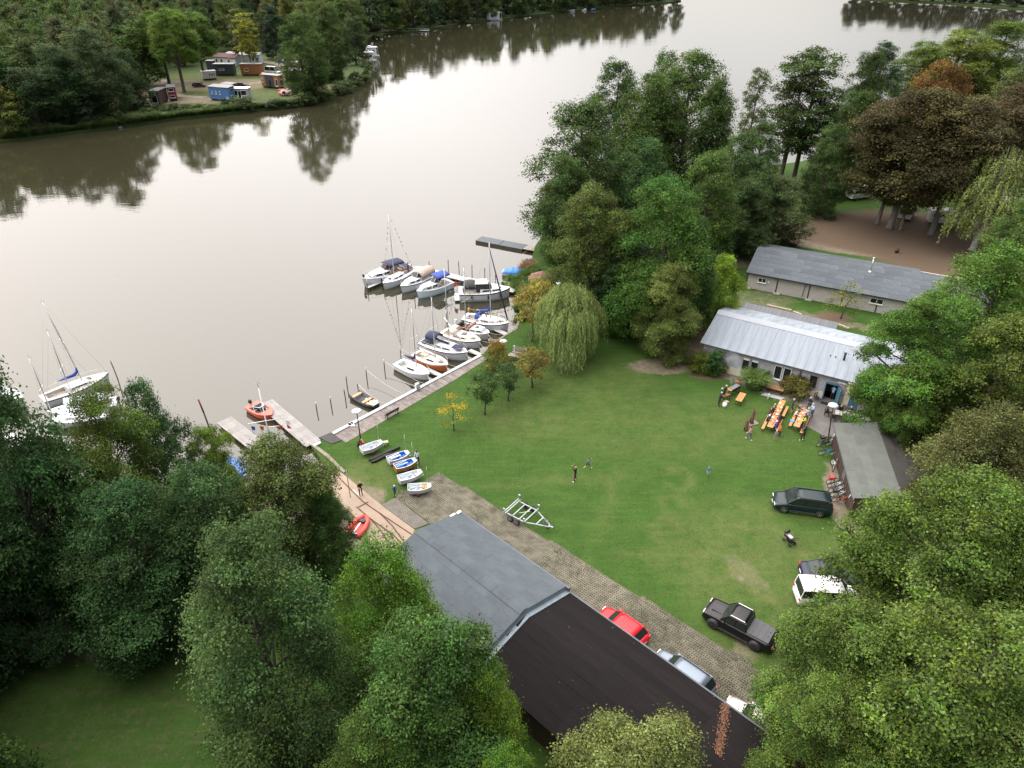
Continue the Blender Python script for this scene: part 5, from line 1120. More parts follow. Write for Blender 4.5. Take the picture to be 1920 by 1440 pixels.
# ---------------------------------------------------------------- hulls
def hull_parts(t, L_, Bm, fb, top, boot, stripe, deckm, fine=.62, transom=.75, sheer=.22, cock=None, rake=.5, draft=.3, flare=.9):
    """hull, deck and cockpit well in local axes: bow towards +x, waterline at z = 0"""
    N_ = 15; secs, gun = [], []
    for i in range(N_):
        s = i / (N_ - 1); x = -L_ / 2 + L_ * s
        w = transom + (1 - transom) * math.sin(min(1, s / .42) * math.pi / 2) if s < .42 else max(.0, 1 - ((s - .42) / .58) ** (1.9 + fine)) ** (.9)
        b = max(.02, Bm / 2 * w); z = fb * (1 + sheer * ((s - .35) / .65) ** 2 * (1 if s > .35 else .35)); gun.append((x, b, z))
        xr = lambda zz: x - rake * max(0, (s - .6) / .4) ** 1.5 * (1 - zz / max(z, .1)) * .55
        half = [(x, b, z), (xr(z * .86), b * (1 - .02), z * .86), (xr(z * .28), b * flare, z * .28), (xr(.0), b * (flare - .12), -.02), (xr(-.1), b * .3, -draft)]
        secs.append([Vector(p) for p in half] + [Vector((xr(-.1), 0, -draft * 1.05))] + [Vector((p[0], -p[1], p[2])) for p in half[::-1]])
    n = len(secs[0]); q = MB()
    for i in range(N_ - 1):
        for j in range(n - 1):
            k = min(j, n - 2 - j); q.add([secs[i][j], secs[i][j + 1], secs[i + 1][j + 1], secs[i + 1][j]], [(0, 1, 2, 3)], 1 if k == 0 else 0 if k == 1 else (0 if k == 2 else 2), True)
    q.add(secs[0], [tuple(range(n))], 0); q.build('hull', [top, stripe, boot], t)
    d = MB()
    for i in range(N_ - 1):
        (x0, b0, z0), (x1, b1, z1) = gun[i], gun[i + 1]; xm = (x0 + x1) / 2; b0 *= .985; b1 *= .985
        if cock and cock[0] <= xm <= cock[1]:
            i0, i1 = b0 * cock[2], b1 * cock[2]; zf = cock[3]
            for s_ in (1, -1):
                d.add([(x0, s_ * b0, z0 + .004), (x1, s_ * b1, z1 + .004), (x1, s_ * i1, z1 + .02), (x0, s_ * i0, z0 + .02)], [(0, 1, 2, 3)])
                d.add([(x0, s_ * i0, z0 + .02), (x1, s_ * i1, z1 + .02), (x1, s_ * i1, zf), (x0, s_ * i0, zf)], [(0, 1, 2, 3)])
            d.add([(x0, i0, zf), (x1, i1, zf), (x1, -i1, zf), (x0, -i0, zf)], [(0, 1, 2, 3)], 1)
            for xx, ii, zz, edge in ((x0, i0, z0, gun[i - 1] if i else None), (x1, i1, z1, gun[i + 2] if i + 2 < N_ else None)):
                nb = edge is None or not (cock[0] <= (xx + edge[0]) / 2 <= cock[1])
                if nb: d.add([(xx, ii, zz + .02), (xx, -ii, zz + .02), (xx, -ii, zf), (xx, ii, zf)], [(0, 1, 2, 3)])
        else:
            c0, c1 = z0 + .05 * b0, z1 + .05 * b1
            for s_ in (1, -1): d.add([(x0, s_ * b0, z0 + .004), (x1, s_ * b1, z1 + .004), (x1, 0, c1), (x0, 0, c0)], [(0, 1, 2, 3)])
    d.build('deck', [deckm, mat('cockpit floor', (.34, .31, .27), .7)], t)
    def at(x):
        s = min(max((x + L_ / 2) / L_, 0), 1) * (N_ - 1); i = min(int(s), N_ - 2); f = s - i
        return gun[i][1] * (1 - f) + gun[i + 1][1] * f, gun[i][2] * (1 - f) + gun[i + 1][2] * f
    return at
def cabin(t, at, x0, x1, wf, h0, h1, m, win=None, name='cabin', slope=.35, taper=.86, roofm=None):
    """cabin trunk from x0 (aft) to x1 (fore); win = list of (xa, xb) side windows"""
    secs = []; n = 7
    for i in range(n):
        s = i / (n - 1); x = x0 + (x1 - x0) * s; b, z = at(x); b *= wf; h = h0 + (h1 - h0) * s
        if i == n - 1: h *= .12
        if i == 0: x += 0
        secs.append([Vector(p) for p in ((x, b, z - .02), (x, b * taper, z + h * .86), (x, b * taper * .72, z + h), (x, 0, z + h * 1.06), (x, -b * taper * .72, z + h), (x, -b * taper, z + h * .86), (x, -b, z - .02))])
    q = MB(); q.loft(secs, 0, False, True, False); c = q.build(name, m, t)
    for xa, xb in (win or []):
        for s_ in (1, -1):
            v = []
            for x, f in ((xa, .3), (xb, .3), (xb - .1 * (xb - xa), .78), (xa + .04, .78)):
                s = (x - x0) / (x1 - x0); b, z = at(x); b *= wf; h = h0 + (h1 - h0) * s; v.append(Vector((x, s_ * (b * (1 - (1 - taper) * f / .86) + .015), z + h * f)))
            q = MB(); q.add(v + [p + Vector((0, -s_ * .02, 0)) for p in v], [(0, 1, 2, 3), (4, 5, 6, 7), (0, 1, 5, 4), (1, 2, 6, 5), (2, 3, 7, 6), (3, 0, 4, 7)]); q.build('window', M_GLASS, c)
    return c
def hatch(t, at, x, h, w=.5, m=None):
    b, z = at(x); q = MB(); q.box((x, 0, z + h + .03), (w, w, .05)); q.build('hatch', m or M_GLASS, t)
def mast_rig(t, at, x, H_, L_, Bm, h0=.35, boom=None, cover=None, rake=0., spreader=True, m=None, forestay=True, furl=None, bunting=False):
    b, z = at(x); zb = z + h0; top = Vector((x - rake, 0, zb + H_)); m = m or M_ALU
    q = MB(); q.tube([(x, 0, zb - .1), (x - rake * .5, 0, zb + H_ * .5), top], [.065, .06, .045], 6); mo = q.build('mast', m, t)
    q = MB(); q.tube([top + Vector((0, 0, -.02)), top + Vector((0, 0, .4))], .012, 4); q.tube([top + Vector((-.25, 0, .05)), top + Vector((.25, 0, .05))], .02, 4); q.build('masthead', M_STEEL, mo)
    if spreader:
        q = MB(); zs = zb + H_ * .52; q.bar((x - rake * .52, -Bm * .3, zs), (x - rake * .52, Bm * .3, zs), .025, .015); q.build('spreader', m, mo)
    q = MB(); ch = at(x - .1)[0]; r_ = .010
    for s_ in (1, -1): q.tube([top - Vector((0, 0, .3)), (x - rake * .52, s_ * Bm * .3, zb + H_ * .52), (x - .15, s_ * ch * .95, z)], r_, 3)
    if forestay: q.tube([top - Vector((0, 0, .25)), (L_ / 2 - .1, 0, at(L_ / 2 - .1)[1] + .05)], r_, 3)
    q.tube([top - Vector((0, 0, .1)), (-L_ / 2 + .1, 0, at(-L_ / 2)[1])], r_, 3); q.build('rigging', M_STEEL, t)
    if boom:
        zb2 = zb + .75; e = Vector((x - boom, 0, zb2 + .12))
        q = MB(); q.tube([(x - .08, 0, zb2), e], .055, 6); q.build('boom', m, t)
        if cover:
            q = MB(); q.tube([(x - .1, 0, zb2 + .95), (x - .16, 0, zb2 + .45), (x - .55, 0, zb2 + .2), (x - boom * .5, 0, zb2 + .16), (x - boom + .1, 0, zb2 + .16)], [.09, .17, .2, .16, .08], 7); q.build('sail_cover', cover, t)
    if furl:
        a, c = top - Vector((0, 0, .8)), Vector((L_ / 2 - .25, 0, at(L_ / 2 - .2)[1] + .35)); q = MB(); q.tube([a, a.lerp(c, .5), c], [.05, .09, .1], 6); q.build('furled_jib', furl, t)
    if bunting:
        for lo_, hi_, s0 in (((L_ / 2 - .1, 0, at(L_ / 2 - .1)[1] + .1), top, 0), ((-L_ / 2 + .1, 0, at(-L_ / 2)[1] + .3), top, 3)):
            for k in range(12):
                p = Vector(lo_).lerp(Vector(hi_), (k + .5) / 13); q = MB(); s_ = .19
                q.add([p, p + Vector((.03, s_, -.02)), p + Vector((0, s_ * .9, -s_ * 1.1)), p + Vector((.02, 0, -s_ * .9))], [(0, 1, 2, 3)]); q.build('flag', FLAGS[(k + s0) % len(FLAGS)], t)
FLAGS = [paint('flag red', (.5, .05, .03)), paint('flag white', (.75, .75, .75)), paint('flag orange', (.6, .2, .03)), paint('flag blue', (.03, .08, .4)), paint('flag green', (.04, .25, .12)), paint('flag yellow', (.6, .45, .05))]
def rails(t, at, x0, x1, h=.55, n=6, inset=.95, m=None, name='guard_rail', front=True):
    q = MB()
    for s_ in (1, -1):
        pts = []
        for i in range(n):
            x = x0 + (x1 - x0) * i / (n - 1); b, z = at(x); p = Vector((x, s_ * max(b * inset, .04), z + .02)); q.tube([p, p + Vector((0, 0, h))], .014, 4); pts.append(p + Vector((0, 0, h)))
        q.tube(pts, .014, 4)
    if front: b, z = at(x1); q.tube([(x1, b * inset, z + h), (x1 + .12, 0, z + h), (x1, -b * inset, z + h)], .016, 4)
    q.build(name, m or M_ALU, t)
def canopy(t, at, x0, x1, wf, zb, h, m, name='canopy', sides=(0, 0), glass=False, front=.0):
    """canvas hood stretched over bows"""
    secs = []; n = 6
    for i in range(n):
        s = i / (n - 1); x = x0 + (x1 - x0) * s; b, z = at(x); b *= wf; k = 1 - .10 * (2 * s - 1) ** 2
        lo = .62 if not sides[0] else sides[0]
        secs.append([Vector((x, b * math.cos(a) * (1.0 if abs(math.cos(a)) > .9 else .98), z + zb + h * (lo + (k - lo) * math.sin(a) ** .7 if math.sin(a) > 0 else lo))) for a in [math.pi * j / 8 for j in range(9)]])
    q = MB(); q.loft(secs, 0, False, False); c = q.build(name, m, t); sol = c.modifiers.new('thickness', 'SOLIDIFY'); sol.thickness = .03
    f = MB()
    for i in (0, 2, 5):
        s = i / (n - 1); x = x0 + (x1 - x0) * s; b, z = at(x); b *= wf; lo = .62 if not sides[0] else sides[0]
        for s_ in (1, -1): f.tube([(x, s_ * b, z), (x, s_ * b, z + zb + h * lo)], .022, 4)
    f.build('canopy_frame', M_STEEL, t)
    return c
def windscreen(t, at, x, wf, z0, h, back=.5, fm=None, cab=None):
    b, z = at(x); b *= wf; z += z0; q = MB(); g = MB(); p = [Vector((x + .25, -b * .45, z)), Vector((x + .25, b * .45, z)), Vector((x - .5, b, z)), Vector((x - .5, -b, z))]
    tp = [v + Vector((-back, 0, h)) for v in p]; tp = [Vector((v.x, v.y * .9, v.z)) for v in tp]
    for i, j in ((3, 0), (0, 1), (1, 2)):
        g.add([p[i], p[j], tp[j], tp[i]], [(0, 1, 2, 3)]); q.bar(p[i], p[j], .05); q.bar(tp[i], tp[j], .05); q.bar(p[i], tp[i], .05); q.bar(p[j], tp[j], .05)
    f = q.build('windscreen_frame', fm or M_ALU, t); g.build('pane', M_GLASS, f)
def seats(t, at, xs, wf, z, m, w=.5):
    for x in xs: b, zz = at(x); q = MB(); q.box((x, 0, z), (w, b * wf * 2, .12)); q.box((x - w / 2 + .05, 0, z + .25), (.1, b * wf * 2, .4)); q.build('seat', m, t)
def outboard(t, x, z, m=None, s=1.):
    q = MB(); q.box((x - .18 * s, 0, z + .25 * s), (.34 * s, .28 * s, .4 * s), taper=.75); q.box((x - .15 * s, 0, z - .35 * s), (.14 * s, .1 * s, .9 * s)); q.build('outboard_motor', m or M_BLACK, t)
def fender(t, at, xs, side, m=None):
    for x in xs: b, z = at(x); q = MB(); q.lathe([(.03, -.35), (.11, -.3), (.12, 0), (.11, .26), (.03, .32)], 7, (x, side * (b + .09), z - .45)); q.build('fender', m or M_NAVY, t)
def boat(name, label, stern, bow, cat='boat', group=None, yaw=0):
    A, B = P(*stern, WATER), P(*bow, WATER); d = B - A; L_ = d.length; t = thing(name, label, cat, (A + B) / 2, math.atan2(d.y, d.x) + yaw, group); return t, L_
BOOT = paint('dark antifouling', (.03, .035, .05), .6); BOOTB = paint('blue antifouling', (.02, .05, .14), .6); BOOTR = paint('red antifouling', (.18, .03, .02), .6)
ST_NAVY = paint('navy stripe', (.02, .03, .10)); ST_BLACK = paint('black stripe', (.02, .02, .022)); ST_GREY = paint('grey stripe', (.3, .33, .37)); ST_LBL = paint('pale blue gelcoat', (.52, .64, .72)); ST_TEAK = M_TEAK
PORTHOLE = mat('smoked window', (.02, .022, .026), .1)
gB = 'cruisers at the white walkway'; gY = 'yachts along the quay'
# 1 navy canopy cruiser
t, L_ = boat('motor_cruiser', 'white motor cruiser with navy canvas top and orange wooden windscreen', (770, 510), (681, 538), group=gB); print('boat1', L_)
at = hull_parts(t, L_, 3.1, 1.15, M_WHITE, BOOT, M_WHITE, M_DECK, transom=.85, cock=(-L_ / 2 + .7, -.2, .8, .55)); S_ = L_ / 9.5
cabin(t, at, -.1, L_ * .36, .78, .75, .45, M_WHITE, [(.1, 1.2 * S_), (1.5 * S_, 2.6 * S_)]); windscreen(t, at, .35, .74, .7, .75, .45, paint('varnished wood', (.36, .13, .045)))
b_ = at(1)[0] * .6; q = MB(); q.add([(L_ * .30, -.55, 1.62), (L_ * .30, .55, 1.62), (L_ * .37, .5, 1.38), (L_ * .37, -.5, 1.38)], [(0, 1, 2, 3)]); q.build('front_window', PORTHOLE, t)
canopy(t, at, -L_ * .30, .15, .78, .45, 1.2, M_NAVY); q = MB(); q.box((-L_ * .40, 0, 1.25), (1.3, 2.2, .12)); q.build('aft_hood', M_NAVY, t)
q = MB(); 
for s_ in (1, -1): q.box((-L_ * .2, s_ * at(-L_ * .2)[0] * .83, 1.32), (L_ * .5, .06, .35))
q.build('coaming', M_TEAK, t); rails(t, at, L_ * .1, L_ * .46, .6); seats(t, at, (-1.2, -2.6), .6, .95, M_BEIGE)
q = MB(); q.ball((L_ * .47, 0, at(L_ * .47)[1] + .35), (.16, .3, .3), 8); q.build('anchor_fender', M_NAVY, t); fender(t, at, (-1.5, .2, 1.8), 1); fender(t, at, (-1.5, .2, 1.8), -1, M_BLUE)
# 2 small white yacht
t, L_ = boat('sailing_yacht', 'small plain white yacht with bare mast beside the navy cruiser', (774, 513), (719, 544), group=gB); print('boat2', L_)
at = hull_parts(t, L_, 2.5, .95, M_WHITE, BOOTB, M_WHITE, M_DECK, cock=(-L_ * .42, -L_ * .12, .6, .45)); cabin(t, at, -L_ * .1, L_ * .30, .62, .42, .3, M_WHITE, [(-.3, .6), (.8, 1.5)]); hatch(t, at, L_ * .26, .22); mast_rig(t, at, L_ * .12, 9.6, L_, 2.5, .38, None, None, bunting=True); rails(t, at, L_ * .30, L_ * .46, .55)
# 3 beige canopy cruiser
t, L_ = boat('motor_cruiser', 'white cabin cruiser under a pale beige canvas hood', (812, 521), (752, 550), group=gB); print('boat3', L_)
at = hull_parts(t, L_, 2.6, .95, M_WHITE, BOOT, ST_BLACK, M_DECK, transom=.88, cock=(-L_ / 2 + .5, -.2, .8, .45)); cabin(t, at, -.2, L_ * .36, .76, .55, .42, M_WHITE, [(.2, 1.0), (1.2, 2.1)]); windscreen(t, at, .3, .74, .55, .6); canopy(t, at, -L_ * .44, .0, .84, .1, 1.3, M_BEIGE, sides=(.15, 0)); rails(t, at, .6, L_ * .46, .5); fender(t, at, (0, 1.4), -1)
# 4 pale blue cruiser
t, L_ = boat('motor_cruiser', 'pale blue cruiser with a royal blue bimini top', (844, 537), (782, 560), group=gB); print('boat4', L_)
at = hull_parts(t, L_, 2.6, 1.0, ST_LBL, BOOTB, M_WHITE, M_DECK, transom=.86, cock=(-L_ / 2 + .5, -.1, .8, .45)); cabin(t, at, -.3, L_ * .40, .74, .75, .5, M_WHITE, [(-.1, .75), (.95, 1.7)]); windscreen(t, at, .0, .72, .72, .5); canopy(t, at, -L_ * .40, -L_ * .02, .82, .75, 1.0, M_BLUE)
q = MB(); q.add([(L_ * .33, -.5, 1.46), (L_ * .33, .5, 1.46), (L_ * .40, .45, 1.2), (L_ * .40, -.45, 1.2)], [(0, 1, 2, 3)]); q.build('front_window', PORTHOLE, t); rails(t, at, .5, L_ * .46, .5); seats(t, at, (-1.4,), .6, .8, M_BEIGE)
# 5 big cruiser
t, L_ = boat('motor_yacht', 'large white motor yacht with black hood, hardtop and red ensign', (861, 560), (957, 556), group=gB); print('boat5', L_)
at = hull_parts(t, L_, 3.2, 1.25, M_WHITE, BOOT, ST_BLACK, M_DECK, transom=.85, cock=(-L_ / 2 + .8, -.6, .8, .7)); cabin(t, at, -.7, L_ * .34, .78, .55, .35, M_WHITE, [(-.4, .9), (1.1, 2.2)])
q = MB(); secs = [[Vector((x, y * 1.05, 1.35 + z)) for y, z in ((1, 0), (.85, 1.0), (.6, 1.12), (0, 1.18), (-.6, 1.12), (-.85, 1.0), (-1, 0))] for x in (-1.3, .2)] + [[Vector((1.0, y * .95, 1.35 + z)) for y, z in ((1, 0), (.8, .5), (.6, .55), (0, .58), (-.6, .55), (-.8, .5), (-1, 0))]]
q.loft(secs, 0, False, True, False); wh = q.build('wheelhouse', PORTHOLE, t); q = MB(); q.box((-.5, 0, 2.58), (2.0, 1.75, .12), taper=.9); q.build('hardtop', M_WHITE, t); q = MB(); q.box((-.5, 0, 2.665), (.7, .7, .04)); q.build('roof_hatch', M_STEEL, t)
canopy(t, at, -L_ * .40, -1.35, .80, .2, 1.35, mat('black canvas', (.03, .028, .027), .8), sides=(.35, 0)); rails(t, at, .8, L_ * .47, .65); q = MB(); q.box((-L_ / 2 - .3, 0, .28), (.7, 2.4, .1)); q.build('bathing_platform', M_WHITE, t)
q = MB(); q.tube([(-L_ / 2 + .1, .3, 1.3), (-L_ / 2 - .4, .3, 2.6)], .02, 5); q.build('flag_staff', M_TEAK, t); q = MB(); q.add([(-L_ / 2 - .38, .3, 2.55), (-L_ / 2 - .2, .3, 1.9), (-L_ / 2 - .75, .36, 1.65), (-L_ / 2 - .7, .34, 2.3)], [(0, 1, 2, 3)]); q.build('flag', FLAGS[0], t); fender(t, at, (-2, .4, 2.2), -1)
for k in range(7): q = MB(); x = .6 + k * .55; b_, z_ = at(x); q.box((x, -b_ * .9, z_ + .6), (.16, .03, .16)); q.build('flag', FLAGS[k % 6], t)
# 6 covered boat on the bank
t, L_ = boat('covered_boat', 'open boat under a bright blue tarpaulin by the reeds', (943, 514), (990, 518)); at = hull_parts(t, L_, 1.9, .6, M_OFFWHITE, BOOT, M_OFFWHITE, M_DECK)
secs = []
for i in range(9):
    x = -L_ * .47 + L_ * .92 * i / 8; b_, z_ = at(x); pk = .55 * math.sin(math.pi * (i + 1.2) / 10) + .06 * ((i % 2) * 2 - 1); secs.append([Vector((x, b_ * 1.08 * math.cos(a), z_ - .12 + (pk + .15) * math.sin(a) ** .8)) for a in [math.pi * j / 8 for j in range(9)]])
q = MB(); q.loft(secs, 0, False, True, False); q.build('tarpaulin', mat('bright blue tarpaulin', (.02, .15, .52), .5, var=.2, bump=.3), t)
# 7 white yacht, blue sail cover
t, L_ = boat('sailing_yacht', 'white yacht with blue sail cover nearest along the quay', (747, 688), (806, 713), group=gY); print('boat7', L_)
at = hull_parts(t, L_, 2.3, .75, M_WHITE, BOOTB, M_WHITE, mat('pale blue deck', (.60, .68, .72), .6, var=.05), transom=.8, cock=(-L_ * .44, -L_ * .14, .62, .35)); cabin(t, at, -L_ * .12, L_ * .28, .66, .45, .35, M_WHITE, [(-.35, .75)]); hatch(t, at, -.2, .42, .8, mat('pale blue hatch', (.35, .44, .5), .5)); mast_rig(t, at, L_ * .10, 7.6, L_, 2.3, .42, L_ * .44, M_NAVY); rails(t, at, L_ * .30, L_ * .46, .5)
# 8 orange hull
ORG = paint('orange gelcoat', (.50, .13, .03), .3)
t, L_ = boat('sailing_yacht', 'yacht with bright orange hull and cream deck', (780, 672), (841, 697), group=gY); print('boat8', L_)
at = hull_parts(t, L_, 2.4, .85, ORG, BOOT, M_OFFWHITE, M_OFFWHITE, transom=.7, cock=(-L_ * .42, -L_ * .14, .6, .4)); cabin(t, at, -L_ * .12, L_ * .26, .64, .42, .32, M_OFFWHITE, [(-.2, .9)]); hatch(t, at, L_ * .30, .06); mast_rig(t, at, L_ * .12, 8.0, L_, 2.4, .4, None, None)
q = MB(); q.tube([(-L_ * .4, .25, 1.5), (L_ * .1, .15, 1.45)], .12, 6); q.build('furled_sail', M_OFFWHITE, t); q = MB(); q.box((-L_ * .16, 0, 1.32), (1.1, 1.2, .1)); q.build('cockpit_tent', M_BEIGE, t); rails(t, at, L_ * .30, L_ * .46, .5); rails(t, at, -L_ * .47, -L_ * .30, .5, 3, front=False)
# 9 navy hood yacht
t, L_ = boat('sailing_yacht', 'large white yacht with navy spray hood and cockpit tent', (794, 650), (878, 676), group=gY); print('boat9', L_)
at = hull_parts(t, L_, 2.9, 1.0, M_WHITE, BOOT, ST_NAVY, M_DECK, transom=.8, cock=(-L_ * .44, -L_ * .17, .6, .5)); cabin(t, at, -L_ * .15, L_ * .30, .66, .5, .36, M_WHITE, [(-L_ * .12, L_ * .0), (L_ * .02, L_ * .18)]); canopy(t, at, -L_ * .36, -L_ * .12, .62, .35, 1.25, M_NAVY, sides=(.35, 0))
q = MB(); q.box((-L_ * .40, 0, 1.25), (L_ * .10, 1.9, .1)); q.build('cockpit_cover', M_NAVY, t); q = MB(); q.box((L_ * .28, 0, 1.5), (1.3, 1.0, .1)); q.build('hatch_cover', M_NAVY, t); q = MB(); q.tube([(L_ * .08, .0, 1.62), (-L_ * .28, 0, 1.8)], .15, 6); q.build('sail_cover', M_NAVY, t)
mast_rig(t, at, L_ * .10, 10.2, L_, 2.9, .45, None, None, rake=.2); rails(t, at, -L_ * .45, L_ * .46, .55, 8); q = MB(); q.bar((-L_ * .5 - .05, 0, .9), (-L_ * .5 - .9, 0, .35), .3, .07); q.build('rudder', mat('red brown rudder', (.10, .03, .022), .5), t)
# a folded mast leans over the bow
q = MB(); q.tube([(L_ * .49, .2, 1.1), (-L_ * .02, .35, 4.9)], .05, 6); q.build('spinnaker_pole', M_ALU, t)
# 10 cream deck yacht
t, L_ = boat('sailing_yacht', 'cream decked yacht with canvas hood, dark blue waterline stripe', (832, 632), (902, 653), group=gY); print('boat10', L_)
at = hull_parts(t, L_, 2.7, .95, M_WHITE, BOOT, ST_NAVY, mat('cream deck', (.60, .53, .45), .7), transom=.75, cock=(-L_ * .45, -L_ * .20, .64, .45)); cabin(t, at, -L_ * .18, L_ * .27, .66, .45, .33, M_OFFWHITE, [(-L_ * .14, L_ * .04), (L_ * .07, L_ * .16)]); canopy(t, at, -L_ * .24, -L_ * .10, .6, .2, 1.1, mat('cream canvas', (.62, .56, .47), .8), sides=(.1, 0)); hatch(t, at, L_ * .31, .05); hatch(t, at, .4, .42, .6)
mast_rig(t, at, L_ * .12, 9.2, L_, 2.7, .42, None, None, bunting=True); rails(t, at, -L_ * .46, L_ * .46, .5, 8); q = MB(); q.tube([(-L_ * .49, .5, .95), (-L_ * .49, .5, 2.3)], .02, 5); q.build('flag_staff', M_TEAK, t)
# 11 motorboat
t, L_ = boat('motorboat', 'white motorboat with outboard and brown cockpit seats among the yachts', (857, 619), (918, 637), group=gY); print('boat11', L_)
at = hull_parts(t, L_, 2.4, .85, M_WHITE, BOOT, M_WHITE, M_DECK, transom=.9, cock=(-L_ * .46, -L_ * .02, .82, .35), fine=1.2); cabin(t, at, 0, L_ * .36, .74, .45, .4, M_WHITE, [(.15, .9), (1.0, 1.6)]); hatch(t, at, L_ * .14, .45); outboard(t, -L_ / 2 + .05, 1.0, M_WHITE, 1.2)
q = MB(); q.add([(L_ * .28, -.7, 1.27), (L_ * .28, .7, 1.27), (L_ * .35, .6, 1.05), (L_ * .35, -.6, 1.05)], [(0, 1, 2, 3)]); q.build('front_window', PORTHOLE, t)
seats(t, at, (-1.9, -.9), .7, .62, mat('red brown vinyl', (.10, .025, .02), .5)); q = MB(); q.tube([(-.15, -.8, 1.42), (-.15, .8, 1.42)], .2, 7); q.build('rolled_hood', mat('tan canvas', (.30, .15, .10), .8), t); q = MB(); q.tube([(-L_ * .4, -.8, 1.1), (-L_ * .4, .8, 1.1)], .2, 7); q.build('folded_cover', mat('black canvas', (.03, .028, .027), .8), t)
# 12 blue sailed yacht with flags
t, L_ = boat('sailing_yacht', 'white yacht dressed with small flags, blue sail cover', (871, 605), (955, 620), group=gY); print('boat12', L_)
at = hull_parts(t, L_, 2.9, 1.0, M_WHITE, BOOTB, ST_NAVY, M_DECK, transom=.75, cock=(-L_ * .46, -L_ * .16, .62, .5)); cabin(t, at, -L_ * .14, L_ * .28, .64, .45, .34, M_WHITE, [(-L_ * .1, L_ * .08)]); hatch(t, at, L_ * .31, .05)
mast_rig(t, at, L_ * .09, 10.6, L_, 2.9, .42, L_ * .3, M_BLUE, furl=M_NAVY); rails(t, at, -L_ * .47, L_ * .46, .55, 9)
for k in range(12):
    x = -L_ * .1 + k * L_ * .05; b_, z_ = at(x)
    for s_ in (1, -1): q = MB(); q.add([(x - .1, s_ * b_ * .96, z_ + .5), (x + .1, s_ * b_ * .96, z_ + .5), (x + .08, s_ * b_ * .99, z_ + .26), (x - .08, s_ * b_ * .99, z_ + .26)], [(0, 1, 2, 3)]); q.build('flag', FLAGS[(k + (s_ > 0)) % 6], t)
canopy(t, at, -L_ * .22, -L_ * .13, .5, .1, .85, M_BLUE, sides=(.1, 0)); q = MB(); q.cyl((-L_ * .43, .6, 1.75), .3, .12, 10, axis='x'); q.build('life_ring', mat('orange life ring', (.6, .22, .03), .6), t)
for o in list(COL.objects):      # bow lines of the boats lying at the quay and at the walkway
    if o.get('group') in (gY, gB) and o.type == 'EMPTY':
        hb = [c for c in o.children if c.name.startswith('hull')][0]; xm = max(v.co.x for v in hb.data.vertices); zm = max(v.co.z for v in hb.data.vertices); s0 = 1 if o['group'] == gY else -1
        for s_ in (1, -1):
            p0, p1 = Vector((s0 * (xm - .25), s_ * .15 if s0 > 0 else s_ * .9, zm - .1)), Vector((s0 * (xm + 1.5), s_ * 1.1, .62)); q = MB(); q.tube([p0, p0.lerp(p1, .5) - Vector((0, 0, .12)), p1], .018, 4); q.build('mooring_line', mat('pale rope', (.5, .46, .40), .8), o)
# 13 punt
t, L_ = boat('rowing_punt', 'dark wooden punt with three pale benches tied at the quay', (664, 743), (706, 765)); print('punt', L_)
q = MB(); secs = []
for i in range(9):
    s = i / 8; x = -L_ / 2 + L_ * s; b_ = .78 * (1 - .35 * max(0, (s - .55) / .45) ** 2) * (.9 + .1 * min(1, s * 4)); z = .45 + .16 * (2 * s - 1) ** 2; zf = .10 + .18 * max(0, (s - .75) / .25)
    secs.append([Vector(p) for p in ((x, b_, z), (x, b_ * .88, -.12 if s < .8 else .05), (x, -b_ * .88, -.12 if s < .8 else .05), (x, -b_, z), (x, -b_ + .07, z), (x, -b_ * .8, zf), (x, b_ * .8, zf), (x, b_ - .07, z))])
q.loft(secs, 0, True); q.build('hull', mat('tarred hull', (.03, .033, .038), .6, var=.3), t)
for x in (-L_ * .36, .1 * L_, L_ * .27): q = MB(); q.box((x, 0, .42), (.36, 1.34, .06)); q.build('bench', mat('new pine board', (.52, .28, .16), .7, var=.1), t)
q = MB(); q.box((L_ * .44, 0, .56), (.7, 1.1, .05)); q.build('bow_deck', M_PALEDECK, t)
for x, y in ((.1, .25), (.45, -.2), (.8, .2)): q = MB(); q.box((x, y, .24), (.4, .25, .2)); q.build('bundle', M_OFFWHITE, t)
# 14 red motorboat
REDB = paint('faded red gelcoat', (.62, .10, .06), .35)
t, L_ = boat('motorboat', 'small coral red motorboat with black outboard at the jetty', (473, 766), (512, 788)); print('red', L_)
at = hull_parts(t, L_, 1.95, .62, REDB, M_WHITE, REDB, REDB, transom=.9, cock=(-L_ * .34, L_ * .12, .76, .2), fine=.4); windscreen(t, at, L_ * .08, .72, .0, .42, .4); seats(t, at, (-L_ * .2, 0.1), .7, .42, mat('grey cushion', (.22, .24, .27), .8)); outboard(t, -L_ / 2 + .02, .65, M_BLACK, 1.0)
# 15 marina yacht
t, L_ = boat('sailing_yacht', 'white yacht in the marina with blue sail cover on its boom', (84, 762), (209, 714), group='marina yachts behind the left trees'); print('boat15', L_)
at = hull_parts(t, L_, 2.8, 1.0, M_WHITE, BOOT, ST_NAVY, mat('teak laid deck', (.42, .39, .36), .7), transom=.72, cock=(-L_ * .45, -L_ * .16, .62, .5)); cabin(t, at, -L_ * .14, L_ * .24, .6, .42, .32, M_WHITE, [(-L_ * .1, L_ * .14)]); mast_rig(t, at, L_ * .10, 10.2, L_, 2.8, .42, L_ * .36, M_BLUE, rake=.9); rails(t, at, -L_ * .47, L_ * .47, .55, 8); hatch(t, at, L_ * .2, .3)
